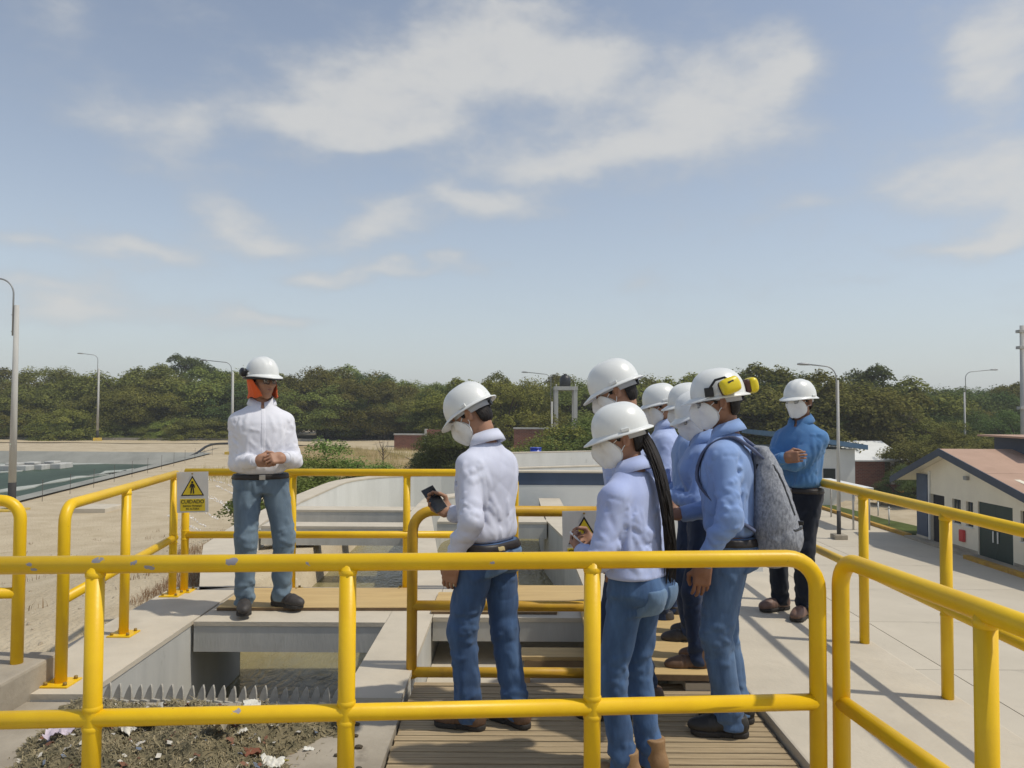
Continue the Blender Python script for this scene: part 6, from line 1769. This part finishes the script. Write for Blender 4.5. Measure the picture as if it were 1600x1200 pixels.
mb = MB()
for (y0, y1) in ((23.6, apY), (apY, 37.7)):
    mb.poly([(18.50 - hx, y0 - 31.5, roofz(y0) - .26 - YARD_Z), (18.50 - hx, y1 - 31.5, roofz(y1) - .26 - YARD_Z), (18.50 - hx, y1 - 31.5, roofz(y1) + .06 - YARD_Z), (18.50 - hx, y0 - 31.5, roofz(y0) + .06 - YARD_Z)], .05, (1, 0, 0))
mb.build('fascia', M_fascia, hs_)
hb('wall_lamp', hx - .16, hx - .003, 32.3, 32.52, -1.42, -1.25, M_arm, None, .03)
mon = hb('roof_monitor', 21.7, 33, 31.9, 34.6, -.55, .34, M_fascia); hb('monitor_louvre', 21.9, 32.8, 31.87, 31.897, -.30, .2, M_conc_grey, mon); hb('monitor_roof', 21.3, 33.4, 31.3, 35.2, .345, .42, M_roof, mon)
hb('extinguisher_box', hx - .14, hx - .003, 32.62, 32.92, -4.05, -3.55, M_red, None, .03)
hb('apron_slab', 18.62, hx - .005, 27.4, 36.6, -4.55, -4.40, M_conc_dirty)
# white building with blue roof edge
M_blueroof = mat('blue_fascia', (.10, .20, .32), .6, var=.2, vscale=2)
r_ = empty('white_building', (19.5, 48, YARD_Z)); tag(r_, 'low white building with a blue roof edge behind the lamp post', 'building')
MB().box(-2.6, 1.9, 0, 6, 0, 3.55).build('wall', M_white, r_)
w = MB().box(-.08, .66, -.04, -.003, 1.35, 2.35).build('window', M_darkin, r_); MB().box(-.03, .61, -.055, -.042, 1.4, 2.3).build('pane', M_glassd, w)
mb = MB(); mb.poly([(-3.2, -.5, 4.35), (2.5, -.5, 3.55), (2.5, -.5, 3.85), (-3.2, -.5, 4.65)], 7, (0, 1, 0)); mb.build('roof', M_blueroof, r_)
# brick shed
M_brick = bpy.data.materials.new('brickwork'); M_brick.use_nodes = True; N_, L2 = M_brick.node_tree.nodes, M_brick.node_tree.links
tb = N_.new('ShaderNodeTexBrick'); tb.inputs['Scale'].default_value = 1; tb.inputs['Brick Width'].default_value = .26; tb.inputs['Row Height'].default_value = .10; tb.inputs['Mortar Size'].default_value = .008
tb.inputs['Color1'].default_value = (.24, .085, .05, 1); tb.inputs['Color2'].default_value = (.17, .06, .038, 1); tb.inputs['Mortar'].default_value = (.26, .2, .16, 1)
tc_ = N_.new('ShaderNodeTexCoord'); mp_ = N_.new('ShaderNodeMapping'); mp_.inputs['Rotation'].default_value = (R(90), 0, 0); L2.new(tc_.outputs['Object'], mp_.inputs[0]); L2.new(mp_.outputs[0], tb.inputs['Vector']); L2.new(tb.outputs[0], N_['Principled BSDF'].inputs['Base Color']); N_['Principled BSDF'].inputs['Roughness'].default_value = .9
r_ = empty('brick_shed', (24.0, 52, YARD_Z)); tag(r_, 'small red brick shed with a pale sloping roof under the trees', 'shed')
MB().box(-1.9, 1.2, 0, 3, 0, 2.55).build('wall', M_brick, r_); MB().box(-3.1, -1.92, .6, 3, 0, 3.1).build('annex_wall', M_brick, r_)
mb = MB(); mb.poly([(-2.1, -.35, 2.56), (2.7, -.35, 2.56), (2.7, 3.6, 3.7), (-2.1, 3.6, 3.7)], .09, (0, 0, 1)); mb.build('roof', M_white, r_)
for x in (1.75, 2.15, 2.55): MB().box(x - .1, x + .1, 0, .2, 1.0, 2.5).build('white_post', M_white, r_)
MB().box(1.25, 2.7, 0, .22, 0, 1.0).build('low_wall', M_brick, r_)
# white canopy on posts at the yard edge
r_ = empty('canopy', (17.55, 41, YARD_Z)); tag(r_, 'long white flat canopy on thin posts by the lawn', 'canopy')
MB().box(-.5, .5, -2.6, 2.6, 2.0, 2.14, .02).build('roof_slab', M_white, r_)
for y in (-2.3, 2.3):
    for x in (-.4, .4): MB().tube([(x, y, 0), (x, y, 2.0)], .05, 8).build('post', M_pole, r_)
# bits on the lawn
M_or = mat('orange_plastic', (.60, .22, .02), .5)
p = at(1412, 770, 47); r_ = empty('orange_bin', (p.x, p.y, -4.42)); tag(r_, 'orange bin in the shade behind the lawn', 'bin')
MB().tube([(0, 0, 0), (0, 0, .9)], [.30, .38], 14).build('body', M_or, r_); MB().tube([(0, 0, .9), (0, 0, .98)], [.40, .36], 14).build('lid', M_or, r_)
for k, (px, py) in enumerate(((1351, 790), (1372, 788), (1389, 798))):
    p = at(px, py, 43 if k < 2 else 40); mb = MB(); mb.tube([(0, 0, 0), (0, 0, .85)], .04, 8); mb.tube([(0, 0, .85), (0, 0, .93)], [.055, .03], 8)
    o = mb.build('lawn_post', M_white); tag(o, ['thin white post on the lawn nearest the canopy', 'thin white post in the middle of the lawn', 'thin white post nearest the gabled house'][k], 'post', 'white posts on the lawn'); o.location = (p.x, p.y, -4.43)
# brick boundary walls and gate pillar
def bwall(px0, px1, pyt, D_, z0, h, label, pillar=False):
    a, b = at(px0, pyt, D_), at(px1, pyt, D_); zt = a.z
    r_ = empty('brick_wall', (a.x, a.y, z0)); tag(r_, label, 'wall', 'brick boundary walls'); W_ = b.x - a.x
    MB().box(0, W_, 0, .25, -.5, zt - z0 - .12).build('brickwork', M_brick, r_); MB().box(-.05, W_ + .05, -.05, .3, zt - z0 - .12, zt - z0).build('coping', M_conc_grey, r_)
    if pillar: MB().box(W_ - .02, W_ + 1.5, -.2, .5, -.5, zt - z0 + .35).build('pillar', M_brick, r_); MB().box(W_ - .07, W_ + .12, -.25, .55, -.5, zt - z0 + .40).build('pillar_edge', M_conc_grey, r_)
bwall(616, 665, 677.5, 66, -3.2, 1, 'low red brick wall with a pillar beyond the dirt road', True)
bwall(803, 866, 668, 60, -4.0, 1, 'brick boundary wall under the trees beside the tank tower')
# water tank tower
p = at(884, 645, 68); r_ = empty('tank_tower', (p.x, p.y, -4.0)); tag(r_, 'concrete frame tower carrying a black water tank', 'water tower')
zt = at(884, 604, 68).z + 4.0
for x in (-.85, .85):
    for y in (0, 1.8): MB().box(x - .17, x + .17, y - .17, y + .17, 0, zt - .32).build('column', M_conc_grey, r_)
MB().box(-1.05, 1.05, -.2, 2.0, zt - .32, zt, .02).build('beam_slab', M_conc_grey, r_)
for x in (-.85, .85): MB().tube([(x, 0, zt), (x, 0, zt + .2)], .06, 6).build('rebar_stub', M_conc_grey, r_)
tk = MB().tube([(0, .9, zt), (0, .9, zt + .08), (0, .9, zt + .75), (0, .9, zt + .98), (0, .9, zt + 1.08)], [.46, .50, .50, .34, .16], 18).build('tank', M_black, r_, smooth=True)
MB().tube([(0, .9, zt + 1.08), (0, .9, zt + 1.16)], [.15, .14], 12).build('lid', M_black, tk)
# blue drum near the tank
p = at(837, 707, 30); r_ = empty('blue_drum', (p.x, p.y, p.z - .75)); tag(r_, 'small blue drum standing beyond the concrete tank', 'drum')
M_bdrum = mat('drum_blue', (.01, .04, .35), .4)
MB().tube([(0, 0, 0), (0, 0, .9)], .22, 16).build('body', M_bdrum, r_); MB().tube([(0, 0, .9), (0, 0, .95)], [.235, .22], 16).build('lid', M_bdrum, r_)
# ------------------------------------------------------------------ trees
F_olive = foliage('foliage_olive', (.115, .128, .030), (.255, .258, .070))
F_yell = foliage('foliage_yellow_green', (.15, .165, .034), (.31, .31, .078))
F_dark = foliage('foliage_dark', (.066, .090, .030), (.145, .178, .055))
F_dry = foliage('foliage_dry', (.12, .095, .075), (.19, .155, .12), .1)
F_fresh = foliage('foliage_fresh', (.10, .145, .033), (.22, .265, .08))
M_bark = mat('bark', (.10, .075, .05), .95, col2=(.06, .045, .03), vscale=6, bump=.01, bscale=14, stretch=(3, 3, .5))

def crown_geo(seed, rx, ry, rz, nclump, nleaf, leaf, droop=.3, flat=.5, clump=.27, hollow=.55):
    """leaf sprays gathered in clumps spread through a crown volume (unit: metres, crown base at z=0)"""
    r = np.random.RandomState(seed)
    C = []
    while len(C) < nclump:
        p = r.uniform(-1, 1, 3); d = np.linalg.norm(p)
        if d > 1 or d < hollow * r.rand(): continue
        if p[2] < -.85: continue
        C.append(p * np.array([rx, ry, rz]) * .88)
    C = np.array(C)
    # lumpy outline: push clumps by low frequency noise
    C *= (1 + .16 * np.sin(C[:, :1] * 1.7 + seed) * np.cos(C[:, 1:2] * 1.9 + seed * 2))
    cs = clump * (rx + ry + rz) / 3 * r.uniform(.5, 1.2, nclump)
    idx = r.randint(0, nclump, nleaf)
    u = r.normal(size=(nleaf, 3)); u /= np.linalg.norm(u, axis=1)[:, None]
    rad = r.rand(nleaf) ** .45
    off = u * rad[:, None] * cs[idx][:, None] * np.array([1.15, 1.15, flat])
    P = C[idx] + off
    P[:, 2] -= droop * np.hypot(off[:, 0], off[:, 1]) ** 1.5 / np.maximum(cs[idx], .1)
    out = P / np.array([rx, ry, rz]); out /= np.linalg.norm(out, axis=1)[:, None] + 1e-6
    ln = leaf * r.uniform(.6, 1.5, nleaf); wd = ln * r.uniform(.22, .42, nleaf)
    ang = r.uniform(0, 6.283, nleaf)
    D_ = np.stack([np.cos(ang), np.sin(ang), r.uniform(-.55, .35, nleaf)], 1) + out * .5; D_ /= np.linalg.norm(D_, axis=1)[:, None]
    Nn = u * 1.1 + out * .5 + np.array([0, 0, .45]) + r.normal(size=(nleaf, 3)) * .28
    S_ = np.cross(D_, Nn); S_ /= np.linalg.norm(S_, axis=1)[:, None] + 1e-6
    a, b = P - D_ * (ln / 2)[:, None], P + D_ * (ln / 2)[:, None]
    V = np.empty((nleaf, 4, 3)); V[:, 0] = a; V[:, 1] = P + S_ * wd[:, None]; V[:, 2] = b; V[:, 3] = P - S_ * wd[:, None]
    V[:, :, 2] += rz * .62
    Q = np.arange(nleaf * 4).reshape(-1, 4)
    return V.reshape(-1, 3), Q, C + np.array([0, 0, rz * .62])

def trunk_geo(seed, h, C, r0=.22):
    r = random.Random(seed); mb = MB()
    ns = r.choice((2, 3, 3)); idx = list(range(len(C))); r.shuffle(idx)
    for k in range(ns):
        a = 6.283 * k / ns + r.uniform(-.4, .4); top = Vector((math.cos(a) * h * .28, math.sin(a) * h * .28, h))
        st_ = [Vector((math.cos(a) * .06, math.sin(a) * .06, -.3)), Vector((math.cos(a) * .16, math.sin(a) * .16, h * .45)), top]
        mb.tube(cr_spline(st_, 3), [r0 * f for f in (1.0, .92, .85, .8, .75, .7, .62)], 7)
        for j in range(9):
            c = Vector(C[idx[(k * 9 + j) % len(idx)]]) + Vector((0, 0, h)); b0 = top
            mid = b0.lerp(c, .5) + Vector((r.uniform(-.3, .3), r.uniform(-.3, .3), r.uniform(.0, .5)))
            mb.tube(cr_spline([b0, mid, c], 3), [r0 * f for f in (.5, .42, .36, .3, .24, .18, .1)], 5)
    me = bpy.data.meshes.new('trunk'); bmesh.ops.recalc_face_normals(mb.bm, faces=mb.bm.faces); mb.bm.to_mesh(me); mb.bm.free(); return me

PROTO = []
specs = [  # seed, rx, ry, rz, clumps, leaves, leaf, droop, flat, trunk h
    (1, 4.6, 4.2, 2.7, 80, 46000, .125, .45, .40, 1.2), (2, 3.8, 3.8, 3.1, 70, 42000, .12, .40, .44, 1.0), (3, 5.4, 4.6, 2.4, 90, 48000, .125, .55, .34, 1.3),
    (4, 3.2, 3.2, 2.7, 60, 34000, .105, .35, .48, .9), (5, 4.2, 4.0, 2.0, 46, 30000, .125, .50, .32, 2.6), (6, 4.9, 4.5, 3.0, 85, 48000, .125, .60, .38, 1.0)]
for (sd, rx, ry, rz, nc, nl, lf, dr, fl, th) in specs:
    V, Q, C = crown_geo(sd, rx, ry, rz, nc, nl, lf, dr, fl); PROTO.append((V, Q, trunk_geo(sd, th, C), th, rz, rx))
CROWN = {}
def tree(name, label, x, y, z, kind, fol, sc=1.0, rz=0.0, sz=1.0, group=None, sink=0.0, cat='tree'):
    V, Q, tme, th, crz, crx = PROTO[kind]
    k = (kind, fol.name)
    if k not in CROWN: CROWN[k] = mesh_np('crown', V, Q, smooth=False); CROWN[k].materials.append(fol)
    e = empty(name, (x, y, z - sink), rz); e.scale = (sc, sc, sc * sz); tag(e, label, cat, group)
    link_mesh('trunk', tme, M_bark, e)
    c = link_mesh('crown', CROWN[k], None, e); c.location = (0, 0, th)
    return e
rt = random.Random(21)
G = 'trees of the far tree line'
FO = [F_olive, F_olive, F_yell, F_dark, F_olive]
def place(px, pytop, Y, kind, fol, label, w=1.0, group=None, name='mesquite_tree', sink=0.0, rz=None):
    """tree whose top reaches the given photo height at depth Y, standing on the ground there"""
    p = at(px, pytop, Y); gz = float(ground_z(p.x, p.y)); V, Q, tme, th, crz, crx = PROTO[kind]
    hgt = p.z - gz + sink; full = th + crz * 1.55; sz = hgt / full
    return tree(name, label, p.x, p.y, gz, kind, fol, sz * w, rt.uniform(0, 6.28) if rz is None else rz, 1 / w, group, sink)
# back row along the lagoon
LB = 'olive green tree in the dense far row behind the lagoon'
back = [(-30, 580), (35, 572), (95, 570), (150, 574), (205, 563), (250, 578), (340, 570), (395, 574), (450, 577), (500, 574), (545, 573), (590, 582), (635, 590), (690, 596)]
for i, (px, pt) in enumerate(back): place(px + rt.uniform(-8, 8), pt + rt.uniform(-2, 3), 98 + rt.uniform(-5, 8), rt.choice((0, 1, 2, 5)), rt.choice(FO), ORD[i] + ' tree from the left in the tall back row behind the lagoon', rt.uniform(.95, 1.25), G)
place(292, 555, 112, 4, F_dark, 'dark flat-topped tree standing above the row behind the lagoon', 1.0)
place(537, 570, 108, 2, F_olive, 'rounded tree crowning the row between the two white shirts', 1.1)
LF = 'shorter olive tree in the front row behind the lagoon track'
for i, px in enumerate(range(-40, 720, 38)): place(px + rt.uniform(-10, 10), 606 + rt.uniform(-14, 16), 91 + rt.uniform(-2, 3), rt.choice((0, 1, 3, 5)), rt.choice((F_olive, F_yell, F_dark, F_olive, F_dark)), ORD[i] + ' tree from the left in the lower front row behind the lagoon', rt.uniform(1.0, 1.3), 'front row of the far tree line')
# low scrub in front of them
LS = 'low yellow green scrub at the foot of the far trees'
for i, px in enumerate(range(-30, 420, 21)): place(px + rt.uniform(-8, 8), 662 + rt.uniform(-14, 8) - (20 if px < 150 else 0), 87 + rt.uniform(-1, 1.5), rt.choice((1, 3, 5)), rt.choice((F_yell, F_fresh, F_olive)), ORD[i] + ' low scrub bush from the left along the far lagoon track', rt.uniform(1.2, 1.7), 'scrub along the lagoon track', 'scrub_bush', 1.2)
# middle trees behind the phone man and tank tower
MID = [(705, 600, 74, 1, F_dark, 'dark tree over the head of the man with the phone'), (740, 585, 72, 0, F_yell, 'yellow green feathery tree behind the man with the phone'), (790, 588, 70, 5, F_yell, 'feathery bright tree beside the tank tower'), (835, 579, 84, 2, F_olive, 'olive tree behind the pale lamp head'), (880, 578, 88, 0, F_olive, 'tall tree directly behind the water tank'),
       (925, 590, 76, 1, F_olive, 'tree between water tank and tall man'), (980, 583, 80, 5, F_olive, 'tree behind the tall man in the huddle'), (1040, 577, 76, 0, F_yell, 'pale yellow green tree above the huddle of hard hats'), (1090, 580, 74, 2, F_olive, 'tree behind the yellow ear defenders'),
       (1150, 585, 70, 1, F_olive, 'tree behind the grey backpack'), (1190, 572, 66, 5, F_dark, 'dark tree left of the folded-arms man'), (1225, 558, 64, 0, F_olive, 'tallest tree behind the man with folded arms'), (1275, 578, 62, 2, F_olive, 'broad tree behind the lamp post in the yard')]
for (px, pt, Y, k, f, lb) in MID: place(px, pt, Y, k, f, lb, 1.05)
MID2 = [(905, 655, 56, 3, F_fresh, 'fresh green bush in front of the tank tower'), (950, 650, 52, 1, F_fresh, 'leafy green bush behind the woman with long hair'), (870, 668, 50, 3, F_yell, 'small green bush below the tank tower'), (722, 655, 44, 3, F_dark, 'dark bush under the mask of the man with the phone'), (690, 690, 46, 3, F_dark, 'small dark bush beside the dirt road'),
        (925, 668, 46, 3, F_fresh, 'low flowering bush behind the concrete tank')]
for (px, pt, Y, k, f, lb) in MID2: place(px, pt, Y, k, f, lb, 1.25, None, 'bush', .9)
# right hand wood
RT = [(1345, 572, 74, 4, F_dark, 'dark spreading tree above the right wood'), (1320, 600, 66, 0, F_olive, 'olive tree right of the yard lamp post'), (1372, 588, 72, 2, F_olive, 'broad olive tree in the right wood'), (1420, 604, 70, 1, F_dark, 'rounded dark tree in the right wood'), (1465, 607, 76, 0, F_olive, 'olive tree left of the far right lamp'),
      (1515, 606, 80, 5, F_dark, 'dark tree behind the far right lamp'), (1555, 603, 78, 2, F_dark, 'low dark tree right of the far right lamp'), (1592, 598, 82, 4, F_olive, 'thin tree behind the utility pole'), (1630, 602, 80, 0, F_dark, 'dark tree at the right edge'),
      (1395, 640, 62, 1, F_dry, 'leafless brown grey tree in the right wood'), (1345, 640, 60, 3, F_dark, 'small dark tree over the brick shed'), (1440, 650, 60, 5, F_olive, 'low olive tree before the right wood'), (1545, 640, 64, 1, F_dark, 'dark tree under the far right lamp'), (1590, 645, 60, 3, F_dark, 'dark bush beside the utility pole'),
      (1535, 678, 49, 2, F_olive, 'spreading tree behind the peach roof'), (1480, 664, 50, 0, F_olive, 'wide tree rising behind the peach roof'), (1372, 757, 47, 3, F_dark, 'dark clipped bush beneath the shed'), (1418, 728, 46, 3, F_dark, 'shady bush at the corner of the lawn'), (1300, 640, 60, 5, F_olive, 'green tree behind the white building')]
for (px, pt, Y, k, f, lb) in RT: place(px, pt, Y, k, f, lb, 1.15)
# more wood behind so that no sky shows through low down
for i, px in enumerate(range(700, 1680, 44)): place(px, 606 + rt.uniform(-6, 10), 104 + rt.uniform(-4, 8), rt.choice((0, 1, 2, 5)), rt.choice((F_dark, F_olive)), ORD[i] + ' tree from the left in the rearmost row of the right wood', 1.2, 'rear row of the right wood')
# shrub by the curved wall and a bare sapling
place(522, 692, 24, 3, F_fresh, 'bright green shrub beside the curved wall', 1.0, None, 'bush', .7)
place(488, 722, 19, 3, F_fresh, 'low green shrub behind the far railing post', 1.3, None, 'bush', .7)
p = ong(598, 733); mb = MB(); e = empty('bare_sapling', p); tag(e, 'bare little sapling in the dry field', 'sapling')
mb.tube([(0, 0, -.1), (.02, 0, .8), (0, .03, 1.3)], [.045, .035, .02], 6)
for k in range(11):
    a = k * 2.4; z0 = .55 + .07 * k; L_ = .75 - .035 * k; mb.tube([(0.01, 0, z0), (math.cos(a) * L_ * .5, math.sin(a) * L_ * .5, z0 + .35), (math.cos(a) * L_ * .75, math.sin(a) * L_ * .75, z0 + .8)], [.018, .011, .004], 5)
mb.build('stem', M_bark, e)

# ------------------------------------------------------------------ dusty air
hz = MB().box(-1000, 1000, -260, 2400, -8.0, 16.0).build('haze', None); tag(hz, 'thin dusty haze in the air', 'haze', kind='stuff')
m = bpy.data.materials.new('haze'); m.use_nodes = True; N_, L2 = m.node_tree.nodes, m.node_tree.links; N_.clear()
o_ = N_.new('ShaderNodeOutputMaterial'); v_ = N_.new('ShaderNodeVolumePrincipled'); v_.inputs['Color'].default_value = (.92, .93, .93, 1); v_.inputs['Density'].default_value = .0009; v_.inputs['Anisotropy'].default_value = .2
L2.new(v_.outputs[0], o_.inputs['Volume']); hz.data.materials.append(m)
